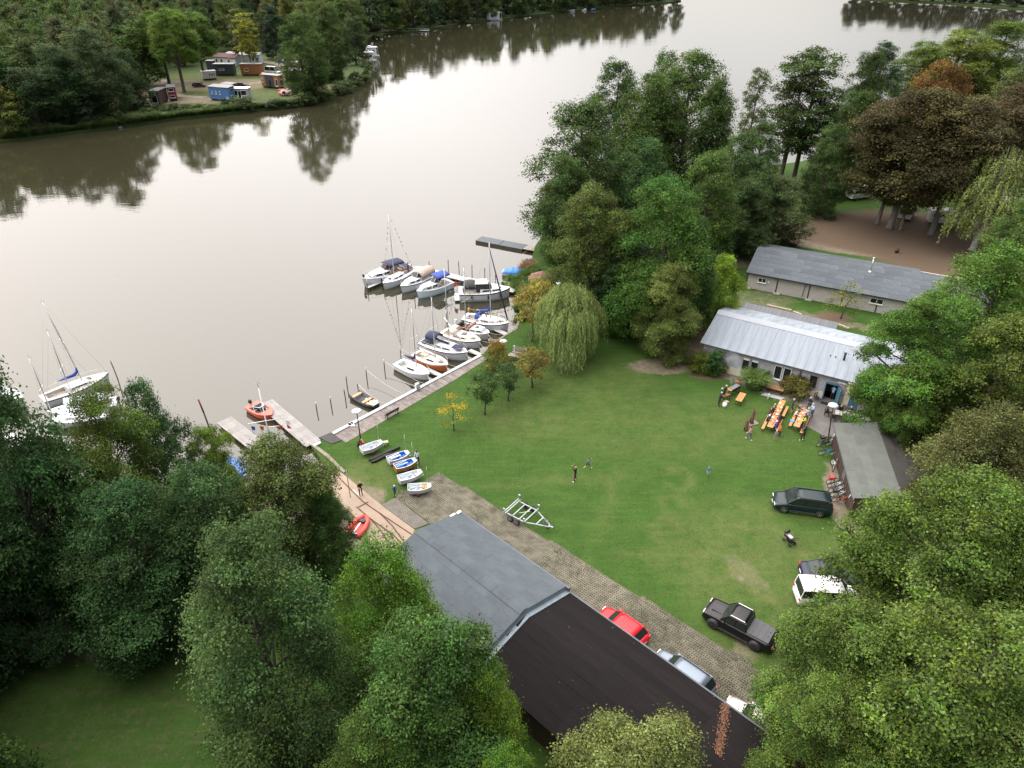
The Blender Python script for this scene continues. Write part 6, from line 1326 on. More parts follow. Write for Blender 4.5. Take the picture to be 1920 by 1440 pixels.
# 16 covered yacht
t, L_ = boat('sailing_yacht', 'marina yacht under a white boom tent with an outboard', (224, 764), (94, 786), group='marina yachts behind the left trees'); print('boat16', L_)
at = hull_parts(t, L_, 2.6, .9, M_WHITE, BOOT, M_WHITE, M_DECK, transom=.75, cock=(-L_ * .44, -L_ * .2, .6, .5)); cabin(t, at, -L_ * .18, L_ * .2, .62, .4, .3, M_WHITE); mast_rig(t, at, L_ * .08, 9.0, L_, 2.6, .4); outboard(t, -L_ / 2, .95)
q = MB(); q.loft([[Vector((x, y, z)) for y, z in ((1.45, 1.25), (.05, 2.3), (-.05, 2.3), (-1.45, 1.25))] for x in (-L_ * .36, 0, L_ * .22)], 0, False, False, False); c_ = q.build('boom_tent', mat('white tarpaulin', (.60, .66, .72), .6, var=.08, bump=.2), t); c_.modifiers.new('thickness', 'SOLIDIFY').thickness = .03
# 17..20 more marina boats
t, L_ = boat('sailing_yacht', 'low grey white yacht bow showing in front of the tented one', (205, 785), (96, 800), group='marina yachts behind the left trees'); at = hull_parts(t, L_, 2.4, .8, paint('grey white gelcoat', (.55, .57, .6), .4), BOOT, M_WHITE, M_DECK, cock=(-L_ * .44, -L_ * .2, .6, .45)); cabin(t, at, -L_ * .18, L_ * .24, .6, .4, .3, M_WHITE); mast_rig(t, at, L_ * .40, 7.4, L_, 2.4, .1, forestay=False)
t, L_ = boat('motor_cruiser', 'marina cruiser with navy canopy at the picture edge', (-40, 742), (50, 765), group='marina yachts behind the left trees'); at = hull_parts(t, L_, 2.8, 1.0, M_WHITE, BOOT, M_WHITE, M_DECK, transom=.85, cock=(-L_ * .44, -.2, .8, .5)); cabin(t, at, -.2, L_ * .34, .76, .6, .4, M_WHITE, [(.1, 1.6)]); canopy(t, at, -L_ * .4, .2, .8, .5, 1.25, M_NAVY); rails(t, at, .6, L_ * .46)
for k, (a_, c_, lab) in enumerate((((-20, 830), (66, 845), 'white boat moored on the marina jetty behind the dark tree'), ((10, 880), (95, 900), 'white boat with pale blue sheet seen through the leaves'))):
    t, L_ = boat('motorboat', lab, a_, c_, group='boats glimpsed through the left trees'); at = hull_parts(t, L_, 2.2, .85, M_WHITE, BOOT, M_WHITE, M_DECK, cock=(-L_ * .44, -.2, .7, .4)); cabin(t, at, -.2, L_ * .3, .7, .5, .35, M_WHITE, [(.1, 1.)])
t = thing('boat_on_trailer', 'small white and orange boat ashore in the gap between trees', 'boat', P(110, 928), .3); at = hull_parts(t, 4.5, 1.7, .6, M_WHITE, M_OFFWHITE, M_WHITE, M_BEIGE, cock=(-1.8, .6, .7, .25)); q = MB(); q.box((-.2, 0, .66), (1.6, 1.3, .06)); q.build('cover', mat('tan cover', (.45, .27, .16), .8), t); t.location.z = .5
for x in (-1.0, 1.0): q = MB(); q.box((x, 0, -.3), (.3, 1.6, .4)); q.build('cradle', M_WOOD, t)
t, L_ = boat('covered_boat', 'boat beneath a blue tarpaulin between jetty and trees', (424, 872), (464, 902)); at = hull_parts(t, L_, 2.0, .6, M_WHITE, BOOT, M_WHITE, M_DECK)
q = MB(); secs = []
for i in range(7):
    x = -L_ * .46 + L_ * .9 * i / 6; b_, z_ = at(x); secs.append([Vector((x, b_ * 1.05 * math.cos(a), z_ - .1 + (.5 - .1 * (i % 2)) * math.sin(a))) for a in [math.pi * j / 6 for j in range(7)]])
q.loft(secs, 0, False, True, False); q.build('tarpaulin', mat('mid blue tarpaulin', (.03, .12, .36), .5, bump=.3), t)

# ---------------------------------------------------------------- dinghies on the grass
def dinghy(label, stern, bow, outer, inner, sparm, boom_col, extra=None):
    A, B = P(*stern, .45), P(*bow, .45); d = B - A; L_ = d.length; t = thing('sailing_dinghy', label, 'dinghy', Vector(((A.x + B.x) / 2, (A.y + B.y) / 2, .34)), math.atan2(d.y, d.x), 'training dinghies on the grass')
    secs, ins = [], []; n = 9
    for i in range(n):
        s = i / (n - 1); x = -L_ / 2 + L_ * s; b_ = .56 * (.86 + .14 * math.sin(min(1, s / .4) * math.pi / 2)) if s < .4 else .56 * (1 - .52 * ((s - .4) / .6) ** 2.2); z = .47 + .09 * (2 * s - 1) ** 2; zb = .02 + .22 * max(0, (s - .55) / .45) ** 2
        secs.append([Vector(p) for p in ((x, b_, z), (x, b_ * .86, zb), (x, -b_ * .86, zb), (x, -b_, z))]); xi = x * .965; ins.append([Vector(p) for p in ((xi, b_ - .06, z + .005), (xi, b_ * .80, zb + .07), (xi, -b_ * .80, zb + .07), (xi, -b_ + .06, z + .005))])
    q = MB(); q.loft(secs, 0, False, True, False); q.build('hull', outer, t); q = MB(); q.loft(ins, 0, False, True, False); q.f = [f for f in q.f if True]; 
    # inner skin is open at the top: drop nothing, the lofts leave the top open
    q.build('inner_skin', inner, t); g = MB()
    for i in range(n - 1):
        for j in (0, 3): g.add([secs[i][j], secs[i + 1][j], ins[i + 1][j], ins[i][j]], [(0, 1, 2, 3)])
    g.add([secs[0][0], secs[0][3], ins[0][3], ins[0][0]], [(0, 1, 2, 3)]); g.add([secs[-1][0], secs[-1][3], ins[-1][3], ins[-1][0]], [(0, 1, 2, 3)]); g.build('gunwale', M_WHITE if inner is not M_WHITE else M_OFFWHITE, t)
    q = MB(); q.box((.12, 0, .33), (.2, .98, .04)); q.box((-.05, 0, .22), (.36, .06, .3)); q.build('thwart', inner, t); q = MB(); q.box((L_ * .40, 0, .52), (.3, .62, .04)); q.build('mast_thwart', M_WHITE, t)
    q = MB(); q.cyl((L_ * .36, 0, 1.55), .024, 2.3, 6); q.build('mast', M_ALU, t)
    for y, a in ((-.12, .1), (.1, -.05), (.22, .16)): q = MB(); q.bar((-L_ * .44, y, .50), (L_ * .1, y + a, .46), .09, .05); q.build('spar', sparm, t)
    if boom_col: q = MB(); q.tube([(-L_ * .38, -.2, .44), (-.1, .15, .46)], [.1, .07], 6); q.build('sail_roll', boom_col, t)
    for x, y in (extra or []): q = MB(); q.tube([(x, y - .2, .30), (x, y + .2, .30)], .11, 7); q.build('buoyancy_bag', mat('amber bag', (.6, .32, .05), .5), t)
    q = MB(); q.tube([(-.15, -.5, -.16), (-.15, .5, -.16)], .03, 5); q.bar((-.15, 0, -.14), (L_ * .6, 0, -.02), .05)
    for s_ in (1, -1): q.box((-.15, s_ * .42, -.03), (.5, .06, .1))
    q.build('trolley', M_STEEL, t)
    for s_ in (1, -1): q = MB(); q.cyl((-.15, s_ * .52, -.18), .16, .1, 10, axis='y'); q.build('wheel', mat('dark red wheel', (.10, .015, .025), .6), t)
    q = MB(); q.tube([(.45, -.2, .2), (.5, .1, .22)], .07, 5); q.build('rope_coil', mat('magenta rope', (.30, .03, .12), .8), t)
M_ICE = mat('pale grey blue interior', (.62, .66, .68), .4, var=.06); M_SPAR = mat('grey spar', (.27, .33, .38), .5)
M_DBLUE = mat('bright blue interior', (.02, .19, .58), .4, var=.1)
dinghy('white dinghy beside the lamp post and seated people', (678, 848), (717, 833), M_WHITE, M_ICE, M_SPAR, None)
dinghy('white dinghy with bright blue inside, upper of the two blue ones', (728, 867), (767, 853), M_WHITE, M_DBLUE, M_OFFWHITE, M_BEIGE)
dinghy('dinghy with varnished brown hull and blue inside', (741, 881), (781, 867), mat('varnished hull', (.34, .15, .04), .35, var=.15), M_DBLUE, M_SPAR, mat('cyan sail bag', (.03, .28, .5), .6))
dinghy('white dinghy between the brown hulled one and the pavers', (748, 903), (791, 889), M_WHITE, M_ICE, M_SPAR, None)
dinghy('white dinghy standing on the pavers with amber bags inside', (765, 920), (809, 916), M_WHITE, M_ICE, M_SPAR, mat('grey sail', (.35, .38, .4), .7), [(.35, .1), (.6, -.05), (.85, .05)])
g = P(720, 862); q = MB(); a_, c_ = P(691, 866) - g, P(750, 840) - g
for off, e in ((Vector((0, 0, .12)), 1.0), (Vector((.28, -.28, .12)), .72)):
    pts = [a_.lerp(c_, k / 6 * e) + off + Vector((.07 * math.sin(k * 2.1), .1 * math.cos(k * 1.7), .02)) for k in range(7)]; q.tube(pts, [.10, .16, .17, .15, .18, .15, .1], 7)
tag(q.build('rolled_tarpaulin', mat('black tarpaulin', (.012, .010, .010), .6, bump=.4), None, g), 'long black rolled tarpaulin lying on the grass among the dinghies', 'tarpaulin')
# red inflatable on the slipway
g = P(674, 990); t = thing('inflatable_boat', 'red inflatable boat lying beside the slipway under the trees', 'inflatable boat', g, 1.25); t.scale = (.85, .85, .85)
REDR = mat('red rubber fabric', (.62, .07, .05), .5, var=.1, bump=.1)
for s_ in (1, -1): q = MB(); q.tube([(-1.5, s_ * .72, .32), (-.2, s_ * .78, .32), (.8, s_ * .6, .36), (1.4, s_ * .12, .46)], [.2, .24, .24, .2], 9); q.build('side_tube', REDR, t)
q = MB(); q.box((-.1, 0, .2), (2.4, 1.1, .06)); q.build('floor', mat('red floor', (.45, .03, .03), .6), t); q = MB(); q.box((-.2, .1, .28), (1.5, .16, .05)); q.build('oar', M_FRAME, t); q = MB(); q.box((-1.4, 0, .4), (.08, 1.2, .5)); q.build('transom', M_STEEL, t); q = MB(); q.box((.75, 0, .36), (.5, .6, .25)); q.build('bow_bag', M_BLACK, t)
# outboard on the quay beam
t = thing('outboard_motor', 'white outboard motor clamped on the quay beam', 'outboard motor', P(783, 731, .16), .7); q = MB(); q.box((0, 0, .62), (.55, .36, .5), taper=.8); q.build('cowling', M_WHITE, t); q = MB(); q.box((0, 0, .15), (.18, .14, .6)); q.box((0, 0, -.2), (.3, .1, .14)); q.build('shaft', M_STEEL, t); q = MB(); q.box((.18, 0, .3), (.3, .3, .14)); q.build('clamp', M_BLACK, t)
# mooring lines, each from its post to the quay
M_ROPE = mat('pale rope', (.5, .46, .40), .8)
for k, (u0, v0, u1, v1, lab) in enumerate(((721, 677, 802, 722, 'pale mooring line passing the bow of the blue sail yacht'), (688, 694, 760, 740, 'slack mooring line across open water from post to quay'), (672, 721, 722, 757, 'mooring line passing the punt to the quay beam'), (752, 655, 786, 660, 'dark slack line between tall post and orange hulled yacht'))):
    a_, c_ = P(u0, v0, .7), P(u1, v1, .25 if k < 3 else .5); q = MB(); q.tube([Vector((0, 0, 0)).lerp(c_ - a_, f) - Vector((0, 0, .35 * math.sin(math.pi * f))) for f in (0, .25, .5, .75, 1)], .022, 4); tag(q.build('mooring_line', M_ROPE, None, a_), lab, 'rope')
# flag mast by the slipway
g = P(517, 872); t = thing('flagpole', 'white flagpole with yard and four pennants above the jetties', 'flagpole', g, 0)
q = MB(); q.tube([(0, 0, 0), (0, 0, 9.0)], [.09, .05], 8); q.build('pole', M_FRAME, t); q = MB(); q.tube([(-1.5, -.6, 5.4), (1.9, .5, 5.4)], .04, 5); q.build('yard', M_FRAME, t); q = MB(); q.tube([(0, 0, 4.6), (1.2, -.1, 4.8)], .04, 5); q.build('gaff', M_FRAME, t)
q = MB(); q.tube([(0, 0, 9.0), (0, 0, 9.9)], .02, 4); q.tube([(-.3, 0, 9.5), (.3, 0, 9.5)], .02, 4); q.tube([(0, -.3, 9.55), (0, .3, 9.55)], .02, 4); q.build('wind_vane', M_STEEL, t)
for x, y, z, ca, cb in ((-1.3, -.5, 4.2, 3, 1), (-.6, -.2, 4.0, 0, 1), (1.1, .1, 3.9, 0, 1), (1.75, .4, 4.2, 1, 0)):
    for i in (0, 1): q = MB(); zz = z + (.45 if i == 0 else 0); q.add([(x, y, zz + .42), (x + .34 - .1 * i, y + .05, zz + .3 - .1 * i), (x + .40 - .1 * (1 - i), y, zz - .1), (x + .04, y - .04, zz)], [(0, 1, 2, 3)]); q.build('flag', FLAGS[ca if i == 0 else cb], t)
    q = MB(); q.tube([(x, y, 5.4), (x, y, z)], .008, 3); q.build('halyard', M_ROPE, t)
# ================================================================ vehicles
M_CHROME = mat('chrome', (.6, .6, .62), .2, 1.0, var=.05); M_LAMPR = mat('red lamp', (.45, .015, .012), .15); M_LAMPW = mat('clear lamp', (.6, .6, .6), .12)
M_CARGLASS = mat('car glass', (.016, .022, .021), .06, var=.1, spec=.4); M_PLATE = paint('plate white', (.7, .7, .68), .4); M_SEAM = mat('seam', (.006, .006, .006), .8)
def carpaint(name, col, flake=.0):
    if name in MATS: return MATS[name]
    m = mat(name, col, .28, flake, var=.04, scale=.8); b = m.node_tree.nodes['Principled BSDF']; b.inputs['Coat Weight'].default_value = .18; b.inputs['Specular IOR Level'].default_value = .3; b.inputs['Coat Roughness'].default_value = .05; return m
def wheel(parent, x, y, r, w, rim, spokes=5):
    s_ = 1 if y > 0 else -1; q = MB(); q.lathe([(r * .62, -w / 2), (r * .93, -w / 2), (r, -w * .36), (r, w * .36), (r * .93, w / 2), (r * .62, w / 2)], 18)
    q.v = [(v[0], v[2], v[1]) for v in q.v]; o = q.build('wheel', M_RUBBER, parent, (x, y, r))
    q = MB(); q.cyl((0, s_ * w * .30, 0), r * .64, .03, 14, axis='y'); q.build('rim_disc', M_BLACK, o)
    q = MB(); q.cyl((0, s_ * w * .46, 0), r * .16, .04, 8, axis='y')
    for k in range(spokes):
        a = 2 * math.pi * k / spokes; q.bar((0, s_ * w * .45, 0), (r * .62 * math.cos(a), s_ * w * .45, r * .62 * math.sin(a)), .085, .03)
    for k in range(14):
        a0, a1 = 2 * math.pi * k / 14, 2 * math.pi * (k + 1) / 14; q.bar((r * .63 * math.cos(a0), s_ * w * .46, r * .63 * math.sin(a0)), (r * .63 * math.cos(a1), s_ * w * .46, r * .63 * math.sin(a1)), .035, .035)
    q.build('rim', rim, o); return o
def car(name, label, pos, yaw, L_, W, H_, st, cab, pm, wr=.33, wb=None, rim=None, cat='car', boxy=.0, side=3, roofm=None, rack=False, group=None, arch=None, plate=True, glassy=True):
    """st: stations (x/L, top height, half width factor); cab: x/L of windscreen foot, roof front, roof rear, rear window foot; belt height"""
    t = thing(name, label, cat, pos, yaw, group); hw = W / 2; x = lambda f: (f - .5) * L_ * -1     # f = 0 at the nose (+x)
    secs = []
    for f, zt, wf in st:
        w_ = hw * wf; z0 = .24 if .06 < f < .94 else .34
        secs.append([Vector((x(f), y_, z_)) for y_, z_ in ((w_ * .90, z0), (w_ * .985, z0 + .16), (w_, z0 + (zt - z0) * .55), (w_ * .985, z0 + (zt - z0) * .82), (w_ * .92, zt - .015), (w_ * .70, zt + .012), (0, zt + .03), (-w_ * .70, zt + .012), (-w_ * .92, zt - .015), (-w_ * .985, z0 + (zt - z0) * .82), (-w_, z0 + (zt - z0) * .55), (-w_ * .985, z0 + .16), (-w_ * .90, z0))])
    q = MB(); q.loft(secs, 0, False, True, True)
    n = len(secs[0]); q.f.append([i for i in range(0)] or [0, n - 1, n * 2 - 1, n]); q.m.append(0); q.sm.append(False); q.build('body', pm, t)
    fa, fb, fc, fd, zb = cab; ti = .80 - .0; base = [(x(fa), .90), (x(fd), .90)]; top = [(x(fb), ti + boxy), (x(fc), ti + boxy)]
    zt = H_ - .05; B4 = [Vector((x(fa), s_ * hw * .90, zb)) for s_ in (1, -1)] + [Vector((x(fd), s_ * hw * .90, zb)) for s_ in (-1, 1)]
    T4 = [Vector((x(fb), s_ * hw * (ti + boxy), zt)) for s_ in (1, -1)] + [Vector((x(fc), s_ * hw * (ti + boxy), zt)) for s_ in (-1, 1)]
    q = MB(); q.add(B4 + T4, [(0, 1, 5, 4), (1, 2, 6, 5), (2, 3, 7, 6), (3, 0, 4, 7), (4, 5, 6, 7)]); q.build('cabin', M_BLACK if glassy else pm, t)
    def pane(nm, a, b_, c, d, m=M_CARGLASS, k=.05, off=.012, parent=t):
        ce = (a + b_ + c + d) / 4; v = [p.lerp(ce, k) for p in (a, b_, c, d)]; nn = (v[1] - v[0]).cross(v[3] - v[0]).normalized()
        if nn.dot(ce - Vector((x((fa + fd) / 2), 0, zb))) < 0: nn = -nn
        v2 = [p + nn * off for p in v]; v1 = [p - nn * .02 for p in v]; r_ = MB(); r_.add(v2 + v1, [(0, 1, 2, 3), (0, 4, 5, 1), (1, 5, 6, 2), (2, 6, 7, 3), (3, 7, 4, 0)]); return r_.build(nm, m, parent)
    pane('windscreen', B4[0], B4[1], T4[1], T4[0], k=.06); pane('rear_window', B4[3], B4[2], T4[2], T4[3], k=.10)
    for s_, (b0, b1, t0, t1) in ((1, (B4[0], B4[3], T4[0], T4[3])), (-1, (B4[1], B4[2], T4[1], T4[2]))):
        for i in range(side):
            u0, u1 = i / side, (i + 1) / side; pane('side_window', b0.lerp(b1, u0), b0.lerp(b1, u1), t0.lerp(t1, u1), t0.lerp(t1, u0), k=.07)
        q = MB()
        for i in range(side + 1): u0 = i / side; q.bar(b0.lerp(b1, u0), t0.lerp(t1, u0), .075 if i in (0, side) else .05, .05)
        q.bar(t0, t1, .07, .06); q.bar(b0, b1, .05, .03); q.build('pillars', pm, t)
    # the roof is a gently domed plate
    q = MB(); secs = []
    for i in range(6):
        f = i / 5; p, w_ = T4[0].lerp(T4[3], f), hw * (ti + boxy); e = .93 if i in (0, 5) else 1.0; zz = zt + (.0 if i in (0, 5) else .03)
        secs.append([Vector((p.x, w_ * e * c, zz + .04 * (1 - c * c) - (.03 if abs(c) == 1 else 0))) for c in (1, .8, .4, 0, -.4, -.8, -1)])
    q.loft(secs, 0, False, False, True); ro = q.build('roof', roofm or pm, t); ro.modifiers.new('thickness', 'SOLIDIFY').thickness = .04
    if rack:
        for s_ in (1, -1): q = MB(); a, b_ = T4[0].lerp(T4[3], .06), T4[0].lerp(T4[3], .92); q.bar((a.x, s_ * hw * (ti + boxy) * .90, zt + .085), (b_.x, s_ * hw * (ti + boxy) * .90, zt + .085), .05, .05); q.build('roof_rail', M_CHROME if rack == 2 else M_BLACK, t)
    wb = wb or L_ * .6; xo = (st[0][0] + .0); fx, rx = L_ / 2 - (L_ - wb) * .46, L_ / 2 - (L_ - wb) * .46 - wb
    for wx in (fx, rx):
        for s_ in (1, -1):
            q = MB(); ro_ = wr + .07; q.tube([(wx, s_ * (hw - .20), wr + .02), (wx, s_ * (hw + (.05 if arch else .012)), wr + .02)], ro_, 18); q.build('wheel_arch', arch or M_SEAM, t)
            wheel(t, wx, s_ * (hw - .075 + (.06 if arch else 0)), wr, .22 if not arch else .30, rim or M_CHROME)
    za, w_ = st[1][1], hw * st[1][2]
    for s_ in (1, -1):
        q = MB(); q.box((x(.025), s_ * w_ * .68, za - .12), (.22, .42, .17)); q.build('headlight', M_LAMPW, t)
        zr = st[-2][1]; q = MB(); q.box((x(.988), s_ * hw * .80, zr - .16), (.12, .26, .22)); q.build('tail_light', M_LAMPR, t)
        q = MB(); q.box((x(fa) - .30, s_ * (hw + .07), zb + .06), (.16, .2, .14)); q.build('mirror', pm, t)
        for f in (fa + .30 * (fd - fa), fa + .62 * (fd - fa)):
            q = MB(); q.box((x(f), s_ * hw * .998, zb - .28), (.012, .012, .62)); q.build('door_gap', M_SEAM, t); q = MB(); q.box((x(f) + .18, s_ * (hw + .012), zb - .16), (.18, .03, .03)); q.build('door_handle', pm, t)
    q = MB(); q.box((x(.006), 0, .45), (.12, W * .70, .24)); q.build('front_bumper', M_BLACK, t); q = MB(); q.box((x(.994), 0, .45), (.12, W * .78, .2)); q.build('rear_bumper', pm, t)
    q = MB(); q.box((x(.004), 0, za - .20), (.10, W * .40, .14)); q.build('grille', M_BLACK, t)
    if plate:
        for f, z_ in ((-.004, .48), (1.004, .62)): q = MB(); q.box((x(f) + (.03 if f < .5 else -.03), 0, z_), (.02, .5, .11)); q.build('number_plate', M_PLATE, t)
    q = MB(); q.bar((x(fa) + .06, -hw * .5, zb + .06), (x(fa) + .02, hw * .2, zb + .10), .02); q.build('wiper', M_BLACK, t)
    return t
SEDAN = [(0, .60, .78), (.02, .70, .88), (.10, .80, .96), (.28, .93, 1), (.5, .93, 1), (.74, .95, 1), (.90, .98, .97), (.985, .95, .90), (1, .80, .84)]
HATCH = [(0, .60, .78), (.02, .72, .90), (.10, .86, .97), (.26, .98, 1), (.5, .97, 1), (.80, 1.0, 1), (.95, .98, .95), (.99, .92, .9), (1, .7, .86)]
VAN = [(0, .60, .80), (.02, .78, .90), (.08, .92, .97), (.20, 1.05, 1), (.5, 1.05, 1), (.85, 1.05, 1), (.97, 1.05, .97), (.992, 1.0, .95), (1, .7, .92)]
TRUCK = [(0, .75, .84), (.02, 1.02, .92), (.08, 1.10, .98), (.24, 1.16, 1), (.40, 1.14, 1), (.64, 1.14, 1), (.90, 1.12, 1), (.99, 1.12, .98), (1, .9, .96)]
def side_car(w0, w1, W):
    a, b_ = P(*w0), P(*w1); d = (a - b_).normalized(); n_ = Vector((-d.y, d.x, 0)); n_ = n_ if n_.y > 0 else -n_; return (a + b_) / 2 + n_ * (W / 2), math.atan2(d.y, d.x)
pos, yaw = side_car((1470, 962), (1537, 971), 1.9)
mv = car('minivan', 'dark green minivan with silver wheels parked nearest the bicycles', pos, yaw, 5.0, 1.98, 1.76, VAN, (.20, .36, .95, .985, 1.05), carpaint('dark green paint', (.006, .017, .019)), .33, 3.03, rack=1, side=3, boxy=.02)
q = MB()
for s_ in (1, -1): q.box((0, s_ * 1.0, .30), (2.3, .04, .07))
q.build('sill_strip', M_CHROME, mv)
q = MB()
for y in (-.5, -.25, 0, .25, .5): q.bar((1.1, y, 1.755), (-2.2, y, 1.755), .04, .02)
q.build('roof_ribs', carpaint('dark green paint', (.006, .017, .019)), mv)
pos, yaw = side_car((1339, 1179), (1413, 1219), 1.95)
pk = car('pickup_truck', 'black pickup with wide arches and covered cargo bed', pos, yaw, 5.4, 1.98, 1.88, TRUCK, (.26, .365, .60, .63, 1.16), carpaint('black paint', (.006, .006, .007)), .42, 3.22, M_BLACK, 'pickup truck', side=2, rack=2, arch=M_BLACK)
for i in range(4): q = MB(); q.box((-.83 - .43 * i, 0, 1.18), (.42, 1.66, .05)); q.build('bed_cover_panel', mat('dark grey bed cover', (.045, .047, .052), .5, var=.1), pk)
q = MB()
for s_ in (1, -1): q.box((.15, s_ * 1.02, .42), (2.3, .22, .07))
q.build('side_step', M_BLACK, pk)
q = MB(); q.box((1.75, .0, 1.175), (.9, .75, .05)); q.build('bonnet_scoop', M_BLACK, pk)
ry = math.atan2(-AX.y, -AX.x)
p = P(1166, 1164, 1.42); p.z = .03; car('red_car', 'bright red hatchback parked nose up the paver path by the roof', p, ry, 4.1, 1.74, 1.44, HATCH, (.24, .38, .86, .955, .97), carpaint('red paint', (.62, .012, .020)), .31, 2.55, group=None)
p = P(1281, 1252, 1.5); p.z = .03; sc_ = car('silver_car', 'silver blue estate car parked behind the red one', p, ry, 4.6, 1.82, 1.55, HATCH, (.24, .37, .90, .975, .98), carpaint('silver blue paint', (.17, .205, .25), .5), .33, 2.7, rack=1)
p = P(1420, 1345, 1.3); p.z = .03; car('beige_car', 'pale beige car half hidden by the oak at the end of the path', p, ry + .06, 4.4, 1.78, 1.46, SEDAN, (.28, .42, .74, .88, .93), carpaint('champagne paint', (.42, .40, .37), .4), .32, 2.65)
p = P(1528, 1066, 1.0); p.z = 0; p += Vector((1.35, -.2, 0)); car('navy_sedan', 'dark navy saloon reversed out from under the oak', p, R(-7), 4.8, 1.82, 1.43, SEDAN, (.30, .43, .72, .87, .95), carpaint('navy paint', (.008, .012, .035)), .33, 2.85)
a_ = P(1521, 1147); wv = car('white_van', 'white van with dark rear window beside the navy saloon', a_ + Vector((1.55, 1.05, 0)), R(-4), 4.9, 1.9, 1.92, VAN, (.18, .33, .965, .99, 1.08), carpaint('white paint', (.58, .59, .60)), .34, 3.0, M_STEEL, 'van', boxy=.07, side=2, glassy=False)
# camping vehicles in the shade of the beeches
def camper(name, label, pos, yaw, L_, H_, cat, tow=False):
    t = thing(name, label, cat, pos, yaw); W = 2.2; z0 = .5; pr = [(-L_ / 2, z0), (-L_ / 2 + .1, H_ - .25), (-L_ / 2 + .4, H_), (L_ / 2 - .5, H_), (L_ / 2 - .12, H_ - .5), (L_ / 2, 1.2), (L_ / 2 - .1, z0)]
    q = MB(); n = len(pr); q.add([(x_, W / 2, z_) for x_, z_ in pr] + [(x_, -W / 2, z_) for x_, z_ in pr], [tuple(range(n)), tuple(range(n, 2 * n))[::-1]] + [(i, n + i, n + (i + 1) % n, (i + 1) % n) for i in range(n)]); q.build('body', paint('camper white', (.66, .66, .64)), t)
    q = MB(); q.box((0, 0, 1.72), (L_ - 1.0, W + .03, .55)); q.build('window_band', M_CARGLASS, t)
    q = MB(); q.box((L_ / 2 - .1, 0, 1.75), (.2, W * .8, .55)); q.build('front_window', M_CARGLASS, t)
    for x_ in ((L_ * .3, -L_ * .28) if not tow else (.2,)):
        for s_ in (1, -1): wheel(t, x_, s_ * (W / 2 - .1), .33, .2, M_STEEL)
    q = MB(); q.box((.3, 0, H_ + .06), (.7, .7, .12)); q.build('roof_vent', M_FRAME, t)
    q = MB(); q.box((0, 0, .85), (L_ - .3, W + .02, .1)); q.build('trim', paint('camper grey', (.3, .31, .32)), t); return t
camper('caravan', 'long cream caravan with dark window band under the beeches', P(1775, 420), R(-14), 6.8, 2.7, 'caravan', True)
camper('camper_van', 'white camper van standing nose out between beech trunks', P(1697, 408), R(235), 5.2, 2.4, 'camper van')
camper('motorhome', 'white motorhome behind the birch at the picture edge', P(1880, 398), R(-8), 6.0, 2.7, 'motorhome')
camper('motorhome', 'pale motorhome almost hidden left of the beech trunks', P(1610, 372), R(20), 5.6, 2.5, 'motorhome')

# boat trailer on the lawn
A_, B_ = P(958, 950, .5), P(1036, 991, .45); d_ = B_ - A_; LT = d_.length; t = thing('boat_trailer', 'galvanised twin axle boat trailer standing empty on the lawn edge', 'trailer', (A_.x, A_.y, 0), math.atan2(d_.y, d_.x))
fr_ = MB(); W_ = .95
for s_ in (1, -1): fr_.bar((.1, s_ * W_, .55), (LT * .48, s_ * W_, .55), .09, .1); fr_.bar((LT * .48, s_ * W_, .55), (LT * .93, s_ * .10, .52), .09, .1)
fr_.build('frame', M_STEEL, t)
for x_, w_, z_ in ((.0, 1.15, .62), (.22, 1.15, .62), (LT * .20, W_, .6), (LT * .36, W_, .6), (LT * .50, 1.15, .72), (LT * .70, .55, .56)):
    q = MB(); q.bar((x_, -w_, z_), (x_, w_, z_), .09, .09); q.build('crossbar', M_STEEL, t)
for x_, y_ in ((.1, 1.15), (.1, -1.15), (LT * .50, 1.12), (LT * .50, -1.12)): q = MB(); q.bar((x_, y_, .6), (x_, y_, 1.05), .07); q.box((x_, y_, 1.08), (.2, .12, .16)); q.build('bunk_support', M_STEEL, t)
for x_ in (LT * .17, LT * .17 + .72):
    for s_ in (1, -1): wheel(t, x_, s_ * (W_ + .18), .31, .2, M_STEEL, 6)
for s_ in (1, -1): q = MB(); q.box((LT * .17 + .36, s_ * (W_ + .18), .69), (1.5, .24, .03)); q.build('mudguard', M_BLACK, t) if False else None
q = MB(); q.bar((LT * .90, 0, .5), (LT, 0, .5), .12, .1); q.box((LT - .08, 0, .56), (.22, .14, .12)); q.build('coupling', M_STEEL, t); q = MB(); q.tube([(LT * .86, .16, .95), (LT * .86, .16, .12)], .035, 6); q.cyl((LT * .86, .16, .12), .12, .07, 10, axis='y'); q.build('jockey_wheel', M_STEEL, t)
q = MB(); q.bar((LT * .80, 0, .55), (LT * .80, 0, 1.15), .08); q.bar((LT * .80, 0, 1.1), (LT * .93, 0, .8), .06); q.build('winch_post', M_STEEL, t); q = MB(); q.bar((LT * .26, -.35, .62), (LT * .40, .45, .62), .06); q.build('brace', M_STEEL, t)

